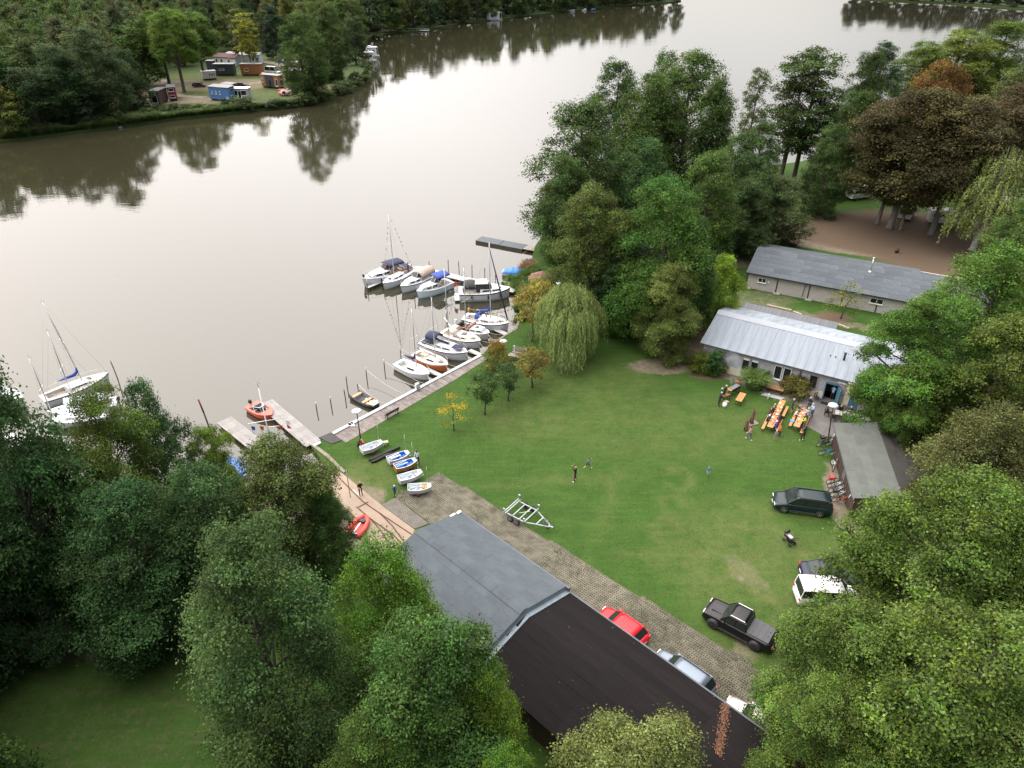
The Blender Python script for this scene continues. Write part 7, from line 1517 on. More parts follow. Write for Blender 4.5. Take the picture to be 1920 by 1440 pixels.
# bicycles
def bicycle(label, a, b_, fm, basket=None, lean=.12, battery=False, small=1.):
    A, B = P(*a), P(*b_); d = (B - A); t = thing('bicycle', label, 'bicycle', (A + B) / 2, math.atan2(d.y, d.x), 'bicycles left by the brown shed'); t.rotation_euler = (lean, 0, math.atan2(d.y, d.x)); r = .35 * small; wb_ = .53 * small
    for x_ in (-wb_, wb_):
        q = MB()
        for k in range(16): a0, a1 = 2 * math.pi * k / 16, 2 * math.pi * (k + 1) / 16; q.bar((x_ + r * math.cos(a0), 0, r + r * math.sin(a0)), (x_ + r * math.cos(a1), 0, r + r * math.sin(a1)), .045, .045)
        o = q.build('wheel', M_RUBBER, t); q = MB(); q.cyl((x_, 0, r), .04, .08, 6, axis='y')
        for k in range(8): a0 = math.pi * k / 4; q.bar((x_, 0, r), (x_ + r * .95 * math.cos(a0), 0, r + r * .95 * math.sin(a0)), .009)
        q.build('spokes', M_ALU, o)
    s_ = small; q = MB(); bb, seat, head, fk = Vector((-.08 * s_, 0, .30 * s_)), Vector((-.26 * s_, 0, .80 * s_)), Vector((.36 * s_, 0, .82 * s_)), Vector((wb_, 0, r)); rr_ = Vector((-wb_, 0, r))
    for p_, q_, w_ in ((bb, seat, .045), (bb, head, .06), (seat.lerp(bb, .12), head, .05), (rr_, bb, .03), (rr_, seat.lerp(bb, .1), .03), (head, fk, .04), (head, head + Vector((-.05, 0, .18)), .04)): q.tube([p_, q_], w_ * .6, 6)
    q.build('frame', fm, t); h = head + Vector((-.06, 0, .20)); q = MB(); q.tube([h + Vector((-.12, .30, .02)), h + Vector((.02, .12, 0)), h + Vector((.02, -.12, 0)), h + Vector((-.12, -.30, .02))], .022, 5); q.build('handlebar', M_BLACK, t)
    q = MB(); q.box(seat + Vector((-.02, 0, .09)), (.28, .15, .07)); q.build('saddle', M_BLACK, t); q = MB(); q.bar((-.75 * s_, 0, .76), (-.30 * s_, 0, .76), .14, .02); q.bar((-.6, .07, .74), (-wb_, .07, r), .015); q.bar((-.6, -.07, .74), (-wb_, -.07, r), .015); q.build('luggage_rack', M_BLACK, t)
    q = MB(); q.cyl(bb, .10, .03, 10, axis='y'); q.bar(bb + Vector((-.0, .08, 0)), bb + Vector((.16, .10, -.06)), .03); q.bar(bb + Vector((0, -.08, 0)), bb + Vector((-.16, -.10, .06)), .03); q.build('crank', M_STEEL, t)
    if basket: q = MB(); q.box((-.55, 0, .90), (.42, .36, .28)); q.build('basket', basket, t)
    if battery: q = MB(); q.box(bb.lerp(head, .5), (.36, .09, .11)); q.build('battery', M_BLACK, t)
    return t
BK = paint('black frame', (.02, .02, .022)); BW = paint('silver white frame', (.6, .62, .64))
bicycle('black electric bicycle parked foremost below the lamp post', (1532, 838), (1556, 836), BK, None, .1, True); bicycle('black bicycle with panniers tucked behind the foremost one', (1534, 832), (1560, 829), BK, M_BLACK, .14)
bicycle('mountain bike with blue frame beside the shed', (1538, 854), (1560, 855), paint('blue frame', (.03, .16, .42)), None, .1)
bicycle('white bicycle standing end on near the wooden crate', (1556, 866), (1561, 886), BW, None, -.15)
bicycle('bicycle with a red crate on its rack', (1550, 907), (1581, 909), BK, mat('red crate', (.35, .03, .03), .6), .16); bicycle('silver bicycle second in the shed cluster', (1551, 914), (1583, 916), BW, None, .16); bicycle('silver bicycle third in the shed cluster', (1553, 923), (1586, 924), BW, None, .16); bicycle('silver bicycle with dark basket, fourth in the cluster', (1558, 931), (1588, 933), BW, M_BLACK, .16); bicycle('orange red bicycle nearest the minivan', (1565, 941), (1588, 943), paint('orange red frame', (.5, .11, .04)), None, .16)
# pram
t = thing('pram', 'black pushchair with pale lining standing alone on the lawn', 'pram', P(1479, 1018), R(115))
for x_, y_, r_ in ((-.35, .28, .17), (-.35, -.28, .17), (.42, .22, .13), (.42, -.22, .13)): q = MB(); q.lathe([(r_ * .5, -.03), (r_, -.03), (r_, .03), (r_ * .5, .03)], 12); q.v = [(v[0], v[2], v[1]) for v in q.v]; w_ = q.build('wheel', M_RUBBER, t, (x_, y_, r_)); q = MB(); q.cyl((0, 0, 0), r_ * .55, .03, 8, axis='y'); q.build('hub', M_ALU, w_)
q = MB(); q.bar((-.35, .25, .17), (.1, .22, .62), .04); q.bar((-.35, -.25, .17), (.1, -.22, .62), .04); q.bar((.42, .2, .13), (-.3, .22, .75), .04); q.bar((.42, -.2, .13), (-.3, -.22, .75), .04); q.bar((-.3, .22, .75), (-.75, .2, 1.05), .035); q.bar((-.3, -.22, .75), (-.75, -.2, 1.05), .035); q.bar((-.75, -.2, 1.05), (-.75, .2, 1.05), .04); q.build('frame', M_BLACK, t)
q = MB(); q.box((.1, 0, .62), (.8, .42, .2), taper=1.08); q.build('seat_tub', M_BLACK, t); q = MB(); q.box((.12, 0, .735), (.62, .3, .03)); q.build('lining', mat('pale lining', (.45, .42, .45), .9), t)
q = MB(); q.loft([[Vector((.42 + .32 * math.cos(a) * .5, y_, .72 + .42 * math.sin(a))) for a in [math.pi * j / 6 * .75 + .3 for j in range(7)]] for y_ in (-.22, .22)], 0, False, True, True); q.build('hood', M_BLACK, t); q = MB(); q.box((-.05, 0, .32), (.5, .36, .16)); q.build('under_basket', M_BLACK, t)
# ================================================================ furniture on the lawn
M_PINE = mat('varnished orange pine', (.40, .175, .055), .55, var=.18, scale=3, stretch=(.4, 5, 5), obj=.12)
M_GRNMETAL = mat('dark green folding legs', (.02, .045, .03), .5)
def beer_table(name, label, c, ang, L_=2.2, w_=.5, h=.76, group=None, cat='table', nb=3):
    t = thing(name, label, cat, c, ang, group)
    for i in range(nb): q = MB(); q.box((0, -w_ / 2 + w_ / nb * (i + .5), h - .015), (L_, w_ / nb - .008, .03)); q.build('top_board', M_PINE, t)
    for s_ in (1, -1):
        q = MB(); x_ = s_ * L_ * .36
        for y_ in (-w_ * .38, w_ * .38): q.bar((x_, y_, h - .03), (x_ + s_ * .08, y_, 0), .035)
        q.bar((x_ + s_ * .06, -w_ * .38, .14), (x_ + s_ * .06, w_ * .38, .14), .03); q.bar((x_, -w_ * .3, h - .1), (x_ - s_ * .35, -w_ * .3, h - .03), .02); q.build('folding_leg', M_GRNMETAL, t)
    return t
SEATS = {}
def table_set(key, near, far, n, lab, gl, benches):
    A, B = P(*near, .76), P(*far, .76); A.z = B.z = 0; d = (B - A); d.normalize(); nn = Vector((-d.y, d.x, 0)); ang = math.atan2(d.y, d.x); L_ = (B - A).length / n
    for i in range(n): beer_table('beer_table', lab[i], A + d * L_ * (i + .5), ang, L_ - .03, .62, group=gl)
    for s_, s0, s1, lb in benches: beer_table('beer_bench', lb, A + d * ((s0 + s1) / 2) + nn * .66 * s_, ang, s1 - s0, .28, .46, group=gl + ' benches', cat='bench', nb=1)
    SEATS[key] = (A, d, nn, ang)
    return A, d, nn, ang
table_set('L', (1443.5, 801), (1468.5, 750), 2, ['orange beer table nearest the camera in the left row', 'orange beer table at the house end of the left row'], 'beer tables on the lawn',
    ((1, -.2, 2.0, 'beer bench jutting out at the near left end of the left row'), (1, 2.2, 4.4, 'beer bench on the left side of the left row by the house'), (-1, .4, 2.6, 'beer bench on the right side of the left row, fully occupied'), (-1, 3.3, 5.5, 'empty beer bench at the house end of the left row')))
table_set('R', (1493, 800), (1509, 766), 2, ['orange beer table nearest the camera in the right row', 'orange beer table beside the terrace'], 'beer tables on the lawn',
    ((1, .3, 2.2, 'beer bench left of the right row with a blue cloth on it'), (1, 2.3, 4.2, 'beer bench by the terrace on the left of the right row'), (-1, -.4, 1.4, 'short beer bench at the near right end of the right row'), (-1, 1.5, 3.7, 'beer bench on the terrace side of the right row')))
A, d, nn, ang = SEATS['R']; q = MB(); q.box((0, 0, .02), (.45, .42, .05)); tag(q.build('folded_cloth', mat('cyan cloth', (.05, .25, .45), .8), None, A + d * 1.35 + nn * .66 + Vector((0, 0, .46)), ang), 'blue cloth folded over the bench of the right row', 'cloth')
c = P(1389, 744, .76); c.z = 0; beer_table('beer_table', 'single orange beer table standing apart near the grill', c, ang, 1.9, .7, group='beer tables on the lawn')
M_GLASSY = mat('brown bottle', (.08, .035, .01), .1)
rb = random.Random(4)
for key, n, L_ in (('L', 14, 5.4), ('R', 11, 4.0)):
    A, d, nn, ang = SEATS[key]
    for i in range(n):
        g = A + d * (L_ * (i + .5) / n + rb.uniform(-.1, .1)) + nn * rb.uniform(-.18, .18) + Vector((0, 0, .762)); kind = rb.choice(['bottle', 'cup', 'plate']); q = MB()
        row = 'left' if key == 'L' else 'right'
        if kind == 'bottle': q.lathe([(.032, 0), (.034, .15), (.014, .2), (.013, .26)], 7); tag(q.build('bottle', M_GLASSY, None, g), 'small brown bottle standing on the %s row of beer tables' % row, 'bottle', 'bottles on the %s row of tables' % row)
        elif kind == 'cup': q.lathe([(.03, 0), (.042, .11), (.038, .11), (.028, .01)], 7); tag(q.build('cup', M_FRAME, None, g), 'white cup standing on the %s row of beer tables' % row, 'cup', 'cups on the %s row of tables' % row)
        else: q.lathe([(.06, 0), (.11, .018), (.105, .02), (.05, .006)], 10); tag(q.build('plate', M_FRAME, None, g), 'white plate lying on the %s row of beer tables' % row, 'plate', 'plates on the %s row of tables' % row)
# terrace table and wicker chairs
a_, b_ = P(1566, 772, .74), P(1632, 786, .74); d_ = b_ - a_; rzt = math.atan2(d_.y, d_.x); LTb = d_.length
t = thing('terrace_table', 'long grey topped table on the terrace by the blue door', 'table', (a_.x, a_.y, 0), rzt)
for i in range(3): q = MB(); q.box((LTb * (i + .5) / 3, 0, .72), (LTb / 3 - .015, .9, .05)); q.build('table_top', mat('grey table top', (.36, .345, .33), .7, var=.12, scale=2), t)
for x_ in (.3, LTb / 2, LTb - .3):
    for y_ in (-.36, .36): q = MB(); q.box((x_, y_, .35), (.07, .07, .7)); q.build('leg', M_BLACK, t)
M_WICK = mat('dark wicker', (.022, .018, .016), .8, var=.4, scale=12, bump=.4)
ch0 = thing('wicker_chair', 'dark wicker armchair', 'chair', (0, 0, 0), 0, 'wicker chairs on the terrace')
q = MB(); q.box((0, 0, .43), (.5, .5, .06)); q.build('seat', M_WICK, ch0); q = MB(); q.box((-.24, 0, .68), (.06, .52, .5)); q.build('backrest', M_WICK, ch0)
for s_ in (1, -1):
    q = MB(); q.box((0, s_ * .26, .62), (.48, .05, .05)); q.build('armrest', M_WICK, ch0)
    for x_ in (-.22, .22): q = MB(); q.box((x_, s_ * .24, .21), (.05, .05, .42)); q.build('leg', M_WICK, ch0)
CH = []
for k, (x_, s_, lab) in enumerate(((-.75, 0, 'wicker chair at the head of the terrace table, facing right'), (-.1, -1, 'empty wicker chair nearest the lamp post on the lawn side'), (1.0, -1, 'wicker chair on the lawn side carrying the person seen from behind'), (.5, 1, 'wicker chair against the house next to the open door'), (1.5, 1, 'wicker chair against the house, second from the door'), (2.5, 1, 'empty wicker chair against the house, third from the door'), (3.5, 1, 'empty wicker chair against the house nearest the shed roof'), (2.1, -1, 'empty wicker chair on the lawn side near the shed roof'))):
    g = Vector((a_.x, a_.y, .05)) + Vector((math.cos(rzt), math.sin(rzt), 0)) * x_ + Vector((-math.sin(rzt), math.cos(rzt), 0)) * .78 * s_; rr_ = rzt + (0 if s_ == 0 else -math.pi / 2 * s_)
    o = ch0 if k == 0 else copy_tree(ch0); o.location = g; o.rotation_euler = (0, 0, rr_); o['label'] = lab; CH.append((g, rr_))
# lamps
def lamp(u, v, h, label, lean=(0, 0)):
    t = thing('lamp_post', label, 'lamp post', P(u, v), 0); q = MB(); q.tube([(0, 0, 0), (lean[0], lean[1], h)], [.07, .05], 8); q.build('pole', mat('dark pole', (.035, .033, .032), .6), t)
    q = MB(); q.lathe([(.08, -.12), (.12, .05), (.12, .12), (.02, .14)], 10, (lean[0], lean[1], h)); q.build('light_body', M_FRAME, t); q = MB(); q.lathe([(.50, .12), (.52, .15), (.36, .26), (.04, .34), (.03, .30), (.34, .21)], 14, (lean[0], lean[1], h)); q.build('lamp_shade', mat('pale blue grey shade', (.45, .52, .56), .35), t); return t
lamp(677, 830, 3.8, 'lamp post with pale round shade beside the white dinghy'); lamp(1553, 822, 4.0, 'lamp post with round shade before the terrace table', (-.45, 0)); lamp(944, 664, 1.7, 'low lamp with round shade on the bank behind the orange bush'); lamp(1047, 552, 1.6, 'lamp with pale round shade beside the brown roofed hut')
q = MB(); q.tube([(0, 0, 0), (0, 0, 3.2)], .04, 6); tag(q.build('steel_pole', M_STEEL, None, P(657, 932)), 'thin grey steel pole standing beside the slipway rails', 'pole')
# benches
M_BROWNW = mat('dark brown bench wood', (.045, .035, .028), .8, var=.3)
a_, b_ = P(724, 787), P(748, 774); d_ = b_ - a_; t = thing('park_bench', 'dark slatted park bench facing the quay', 'bench', (a_ + b_) / 2, math.atan2(d_.y, d_.x))
for y_ in (.0, .13, .26): q = MB(); q.box((0, y_, .45), (1.8, .11, .04)); q.build('seat_slat', M_BROWNW, t)
for k in (0, 1): q = MB(); q.box((0, -.10 - .03 * k, .62 + .16 * k), (1.8, .04, .12)); q.build('back_slat', M_BROWNW, t)
for x_ in (-.7, .7): q = MB(); q.bar((x_, .28, 0), (x_, .26, .43), .06); q.bar((x_, -.04, 0), (x_, -.14, .86), .06); q.bar((x_, -.06, .42), (x_, .30, .42), .05); q.build('bench_frame', M_BLACK, t)
t = thing('picnic_table', 'grey wooden picnic table and bench with white posts', 'picnic table', P(970, 672), R(155))
for i in range(3): q = MB(); q.box((0, .35 + .26 * i, .74), (1.7, .24, .05)); q.build('table_board', M_WOOD, t); 
for i in range(2): q = MB(); q.box((0, -.55 - .2 * i, .45), (1.9, .18, .05)); q.build('seat_board', M_WOOD, t)
for i in range(2): q = MB(); q.box((0, -.82, .75 + .28 * i), (2.1, .05, .22)); q.build('back_board', M_WOOD, t)
for x_ in (-.8, .8):
    q = MB(); q.bar((x_, -.84, 0), (x_, -.84, 1.2), .11); q.bar((x_, .85, 0), (x_, .85, .7), .11); q.build('white_post', M_FRAME, t); q = MB(); q.bar((x_, -.8, .3), (x_, .9, .66), .06); q.bar((x_, .1, 0), (x_, .6, .7), .07); q.build('brace', M_WOOD, t)
t = thing('stool', 'small wooden stool on the grass by the white dinghy', 'stool', P(724, 835), .3); q = MB(); q.box((0, 0, .45), (.5, .42, .05)); q.build('seat', M_PLANK, t)
for x_ in (-.2, .2):
    for y_ in (-.16, .16): q = MB(); q.box((x_, y_, .21), (.05, .05, .43)); q.build('leg', M_DARKWOOD, t)
# grills and stoves
t = thing('charcoal_grill', 'smoking black charcoal grill on wheels near the conifer', 'grill', P(1375, 738), R(38)); q = MB(); q.box((0, 0, .78), (1.5, .6, .3)); q.build('fire_box', M_BLACK, t); q = MB(); q.box((0, 0, .945), (1.42, .54, .02)); q.build('grate', mat('ash grey grate', (.15, .15, .155), .7), t); q = MB(); q.box((-.85, 0, .9), (.42, .6, .04)); q.build('side_board', M_PINE, t)
for x_ in (-.6, .6):
    for y_ in (-.24, .24): q = MB(); q.box((x_, y_, .32), (.05, .05, .64)); q.build('leg', M_BLACK, t)
for y_ in (-.3, .3): q = MB(); q.cyl((.62, y_, .2), .2, .07, 12, axis='y'); q.build('wheel', mat('dark red wheel', (.10, .015, .025), .6), t)
t = thing('small_grill', 'small brown grill beside the men in dark clothes', 'grill', P(1362, 749), .6); q = MB(); q.box((0, 0, .55), (.6, .42, .2)); q.build('fire_box', mat('brown enamel', (.20, .06, .035), .5), t); q = MB(); q.box((0, 0, .66), (.54, .36, .02)); q.build('grate', mat('grilled sausages', (.25, .10, .05), .7), t)
for x_ in (-.25, .25):
    for y_ in (-.16, .16): q = MB(); q.bar((x_, y_, .46), (x_ * 1.2, y_ * 1.2, 0), .03); q.build('leg', M_BLACK, t)
q = MB(); q.box((0, 0, .28), (.5, .4, .05)); q.box((0, 0, .13), (.4, .3, .26)); tag(q.build('cardboard_box', M_PLANK, None, P(1361, 757), .5), 'light cardboard box between small grill and white bucket', 'box')
t = thing('bucket', 'white round bucket on the grass near the men at the grill', 'bucket', P(1358, 763)); q = MB(); q.lathe([(.20, 0), (.25, .42), (.24, .42), (.19, .03)], 14); q.build('wall', M_FRAME, t); q = MB(); q.lathe([(.26, .42), (.26, .45), (.02, .46)], 14); q.build('lid', M_FRAME, t)
t = thing('folding_chair', 'orange wooden folding chair behind the charcoal grill', 'chair', P(1382, 721), 2.); q = MB(); q.box((0, 0, .44), (.42, .42, .04)); q.build('seat', M_PINE, t); q = MB(); q.box((-.22, 0, .78), (.04, .42, .18)); q.build('backrest', M_PINE, t)
for s_ in (1, -1): q = MB(); q.bar((-.24, s_ * .2, .9), (.2, s_ * .2, 0), .03); q.bar((.2, s_ * .18, .46), (-.2, s_ * .18, 0), .03); q.build('leg', M_PINE, t)
for u, v, h, lab, pl in ((1398, 806, 1.25, 'shorter rusty fire column standing on the grass', False), (1409, 793, 1.45, 'taller rusty fire column on a square slab', True)):
    t = thing('fire_column', lab, 'stove', P(u, v, .05)); t.location.z = .06 if pl else 0; q = MB(); q.lathe([(.24, 0), (.24, .06), (.2, .1), (.2, h), (.16, h + .02), (.1, h + .04), (.09, h - .2)], 12); q.build('body', M_RUST, t); q = MB(); q.cyl((.05 if pl else .26, 0, h + .16), .05, .45, 8); q.build('flue', M_RUST, t); q = MB(); q.box((-.2, -.08, .3), (.05, .2, .24)); q.build('fire_door', M_BLACK, t)
q = MB(); q.box((0, 0, 0), (1.1, .9, .10)); tag(q.build('paving_slab', mat('reddish slab', (.20, .15, .135), .9, var=.2), None, P(1410, 793, .0), .4), 'reddish square slab under the taller rusty fire column', 'slab')
q = MB(); q.box((0, 0, .3), (.35, .06, .6)); tag(q.build('white_board', M_FRAME, None, P(1440, 747), R(60)), 'small upright white board on the grass before the house shrubs', 'board')
t = thing('plank_table', 'old plank table with boards leaning under the clubhouse window', 'table', P(1452, 735), R(-30)); 
for i in range(3): q = MB(); q.box((0, -.3 + .3 * i, .6), (1.9, .28, .04)); q.build('board', M_TEAK, t)
for x_ in (-.7, .7): q = MB(); q.box((x_, 0, .29), (.08, .7, .58)); q.build('trestle', M_DARKWOOD, t)
q = MB(); q.add([(-1.3, -.3, .02), (.9, -.5, .02), (1.3, 0, .05), (-.9, .25, .08), (-1.3, -.3, .06), (.9, -.5, .06), (1.3, 0, .09), (-.9, .25, .12)], [(0, 3, 2, 1), (4, 5, 6, 7), (0, 1, 5, 4), (1, 2, 6, 5), (2, 3, 7, 6), (3, 0, 4, 7)]); tag(q.build('surfboard', mat('grey board', (.30, .33, .34), .5), None, P(1449, 743), R(-22)), 'pale grey board lying on the ground under the plank table', 'board')
q = MB(); q.box((0, 0, .55), (.06, .55, 1.1)); tag(q.build('pine_panel', M_PLANK, None, P(1523, 749), R(60)), 'light pine panel leaning on the cream plinth by the door', 'panel')
t = thing('garden_chair', 'dark blue folding chair by the open clubhouse door', 'chair', P(1530, 751), R(-60)); q = MB(); q.box((0, 0, .43), (.46, .46, .05)); q.build('seat', M_NAVY, t); q = MB(); q.box((-.22, 0, .74), (.05, .46, .55)); q.build('backrest', M_NAVY, t)
for x_ in (-.2, .2):
    for y_ in (-.2, .2): q = MB(); q.box((x_, y_, .2), (.035, .035, .42)); q.build('leg', M_STEEL, t)
q = MB(); q.box((0, 0, .06), (.9, .55, .03)); tag(q.build('door_mat', M_BLACK, None, P(1546, 757), rz * 0 + R(-32)), 'dark door mat before the open clubhouse door', 'mat')
q = MB(); q.cyl((0, 0, .35), .28, .7, 12); tag(q.build('rubbish_bin', M_BLACK, None, P(1681, 474)), 'small dark bin on the brown ground behind the long shed', 'bin')
# smoke over the grill: a soft wisp
def smoke(label, pts, rads):
    q = MB(); q.tube(pts, rads, 10); o = q.build('smoke', [], None); m = bpy.data.materials.new('smoke'); m.use_nodes = True; nt = m.node_tree; nt.nodes.remove(nt.nodes['Principled BSDF'])
    v = nt.nodes.new('ShaderNodeVolumePrincipled'); v.inputs['Color'].default_value = (.75, .82, .9, 1); v.inputs['Anisotropy'].default_value = .2
    t_ = nt.nodes.new('ShaderNodeTexCoord'); n = nt.nodes.new('ShaderNodeTexNoise'); n.inputs['Scale'].default_value = 1.3; n.inputs['Detail'].default_value = 4; nt.links.new(t_.outputs['Object'], n.inputs['Vector'])
    r_ = nt.nodes.new('ShaderNodeMapRange'); r_.inputs[1].default_value = .46; r_.inputs[2].default_value = .75; r_.inputs[4].default_value = 1.0; nt.links.new(n.outputs['Fac'], r_.inputs[0]); nt.links.new(r_.outputs[0], v.inputs['Density']); nt.links.new(v.outputs[0], nt.nodes['Material Output'].inputs['Volume'])
    o.data.materials.append(m); tag(o, label, 'smoke', kind='stuff')
g = P(1372, 738); smoke('blue grey smoke drifting from the charcoal grill', [g + Vector(v) for v in ((0, 0, .95), (-.15, .2, 1.8), (.2, .5, 2.8), (-.3, .9, 4.0), (-.5, 1.5, 5.2))], [.25, .45, .6, .8, .5])

# ================================================================ people
BONES = [('pelvis', 'spine', 1), ('spine', 'chest', 1), ('chest', 'neck', 1), ('neck', 'head', 0), ('head', 'crown', 0)]
SKIN = [mat('skin', (.45, .27, .19), .6, var=.06), mat('tanned skin', (.36, .20, .13), .6, var=.06)]
CLOTH = {}
def cloth(n, c):
    if n not in CLOTH: CLOTH[n] = mat('cloth ' + n, c, .85, var=.18, scale=9, bump=.15)
    return CLOTH[n]
for n, c in dict(black=(.012, .012, .014), navy=(.018, .026, .06), dark=(.03, .03, .034), red=(.5, .02, .02), pink=(.55, .26, .26), orange=(.75, .14, .02), neon=(.42, .8, .03), white=(.66, .66, .66), sky=(.34, .46, .60), blue=(.04, .16, .45), grey=(.2, .2, .21), maroon=(.10, .012, .022), denim=(.05, .08, .15), olive=(.08, .085, .05), royal=(.03, .06, .28)).items(): cloth(n, c)
HAIR = [mat('grey hair', (.40, .38, .36), .8), mat('brown hair', (.06, .035, .02), .8), mat('fair hair', (.34, .22, .10), .8), mat('dark hair', (.015, .012, .01), .8), mat('white cap', (.6, .6, .6), .8)]
M_SHOE = mat('dark shoe', (.03, .028, .026), .7); M_WSHOE = mat('white shoe', (.65, .65, .63), .7)
def pose(**k):
    """joint places, x forward, y left; arms and legs given as (elbow, wrist) and (knee, ankle) from shoulder and hip"""
    z = k.get('z', .95); ln = k.get('lean', 0.); J = {}
    J['pelvis'] = Vector((0, 0, z)); J['spine'] = Vector((ln * .18, 0, z + .17)); J['chest'] = Vector((ln * .42, 0, z + .38)); J['neck'] = Vector((ln * .58, 0, z + .54)); hd = k.get('head', (0, 0)); J['head'] = J['neck'] + Vector((.03 + hd[0], hd[1], .13)); J['crown'] = J['head'] + Vector((.0 + hd[0] * .5, hd[1] * .5, .10))
    for s_, n in ((1, 'l'), (-1, 'r')):
        sh = J['chest'] + Vector((0, s_ * .185, .07)); e, w_ = k[n + 'arm']; J[n + 'sh'] = sh; J[n + 'el'] = sh + Vector((e[0], s_ * e[1], e[2])); J[n + 'wr'] = J[n + 'el'] + Vector((w_[0], s_ * w_[1], w_[2])); dr = (J[n + 'wr'] - J[n + 'el']).normalized(); J[n + 'ha'] = J[n + 'wr'] + dr * .07
        up = Vector((0, s_, 0)) if abs(dr.y) < .8 else Vector((1, 0, 0)); up = (up - dr * up.dot(dr)).normalized(); sd = dr.cross(up)
        for i, (o_, l_) in enumerate(((-.033, .075), (-.011, .088), (.011, .082), (.033, .062))): J[n + 'f%d' % i] = J[n + 'ha'] + dr * l_ + sd * o_ + up * -.018
        J[n + 'th'] = J[n + 'wr'] + dr * .055 + sd * -.058
        hp = Vector((0, s_ * .095, z - .03)); kn, an = k[n + 'leg']; J[n + 'hp'] = hp; J[n + 'kn'] = hp + Vector((kn[0], s_ * kn[1], kn[2])); J[n + 'an'] = J[n + 'kn'] + Vector((an[0], s_ * an[1], an[2])); ft = k.get(n + 'foot', (.17, .02, -.05)); J[n + 'to'] = J[n + 'an'] + Vector((ft[0], s_ * ft[1], ft[2]))
    return J
ARM_D = ((.02, .06, -.27), (.06, .0, -.25)); ARM_F = ((.06, .05, -.26), (.22, -.10, .05)); ARM_U = ((.12, .10, .22), (.08, -.02, .24)); ARM_T = ((.14, .06, -.22), (.22, -.06, .03)); LEG_S = ((.01, .02, -.44), (-.02, .01, -.43)); SIT = ((.42, .05, .0), (.02, .0, -.42))
POSES = {'stand': pose(larm=ARM_D, rarm=ARM_D, lleg=LEG_S, rleg=((.03, .03, -.44), (-.03, .02, -.43))), 'hold': pose(larm=ARM_F, rarm=ARM_F, lleg=LEG_S, rleg=LEG_S, lean=.15, head=(.03, 0)), 'hip': pose(larm=((-.05, .2, -.2), (.1, -.15, -.12)), rarm=ARM_F, lleg=((.02, .06, -.44), (-.02, .03, -.43)), rleg=LEG_S),
    'walk': pose(larm=((.12, .07, -.24), (.16, 0, -.17)), rarm=((-.14, .07, -.23), (.0, .0, -.25)), lleg=((-.10, .0, -.42), (-.24, .0, -.34)), rleg=((.24, .0, -.38), (.06, .0, -.44)), lean=.15), 'run': pose(larm=((.2, .07, -.12), (.24, -.0, .06)), rarm=((-.12, .07, -.22), (.12, .0, -.2)), lleg=((-.12, .0, -.42), (-.36, .0, -.22)), rleg=((.34, .0, -.30), (.10, .0, -.42)), lean=.35),
    'raise': pose(larm=ARM_U, rarm=((.14, .12, .12), (.10, -.08, .24)), lleg=((.0, .06, -.44), (-.02, .05, -.43)), rleg=((.06, .08, -.44), (-.04, .05, -.43)), head=(-.03, 0)), 'sit': pose(z=.53, larm=ARM_T, rarm=ARM_T, lleg=SIT, rleg=SIT, lean=.28, head=(.04, 0)), 'sit_back': pose(z=.53, larm=ARM_D, rarm=ARM_T, lleg=SIT, rleg=SIT, lean=-.1), 'sit_arms': pose(z=.53, larm=((.12, .14, -.14), (.2, -.18, .1)), rarm=((.12, .14, -.14), (.2, -.18, .1)), lleg=SIT, rleg=SIT),
    'crouch': pose(z=.30, larm=ARM_T, rarm=((.18, .05, -.2), (.2, -.1, -.08)), lleg=((.36, .1, .16), (-.12, .0, -.36)), rleg=((.36, .12, .14), (-.14, .0, -.34)), lean=.5, head=(.05, 0))}
RAD = dict(pelvis=.145, spine=.125, chest=.155, neck=.055, head=.105, crown=.085, sh=.068, el=.046, wr=.033, ha=.036, hp=.092, kn=.062, an=.044, to=.04, th=.011)
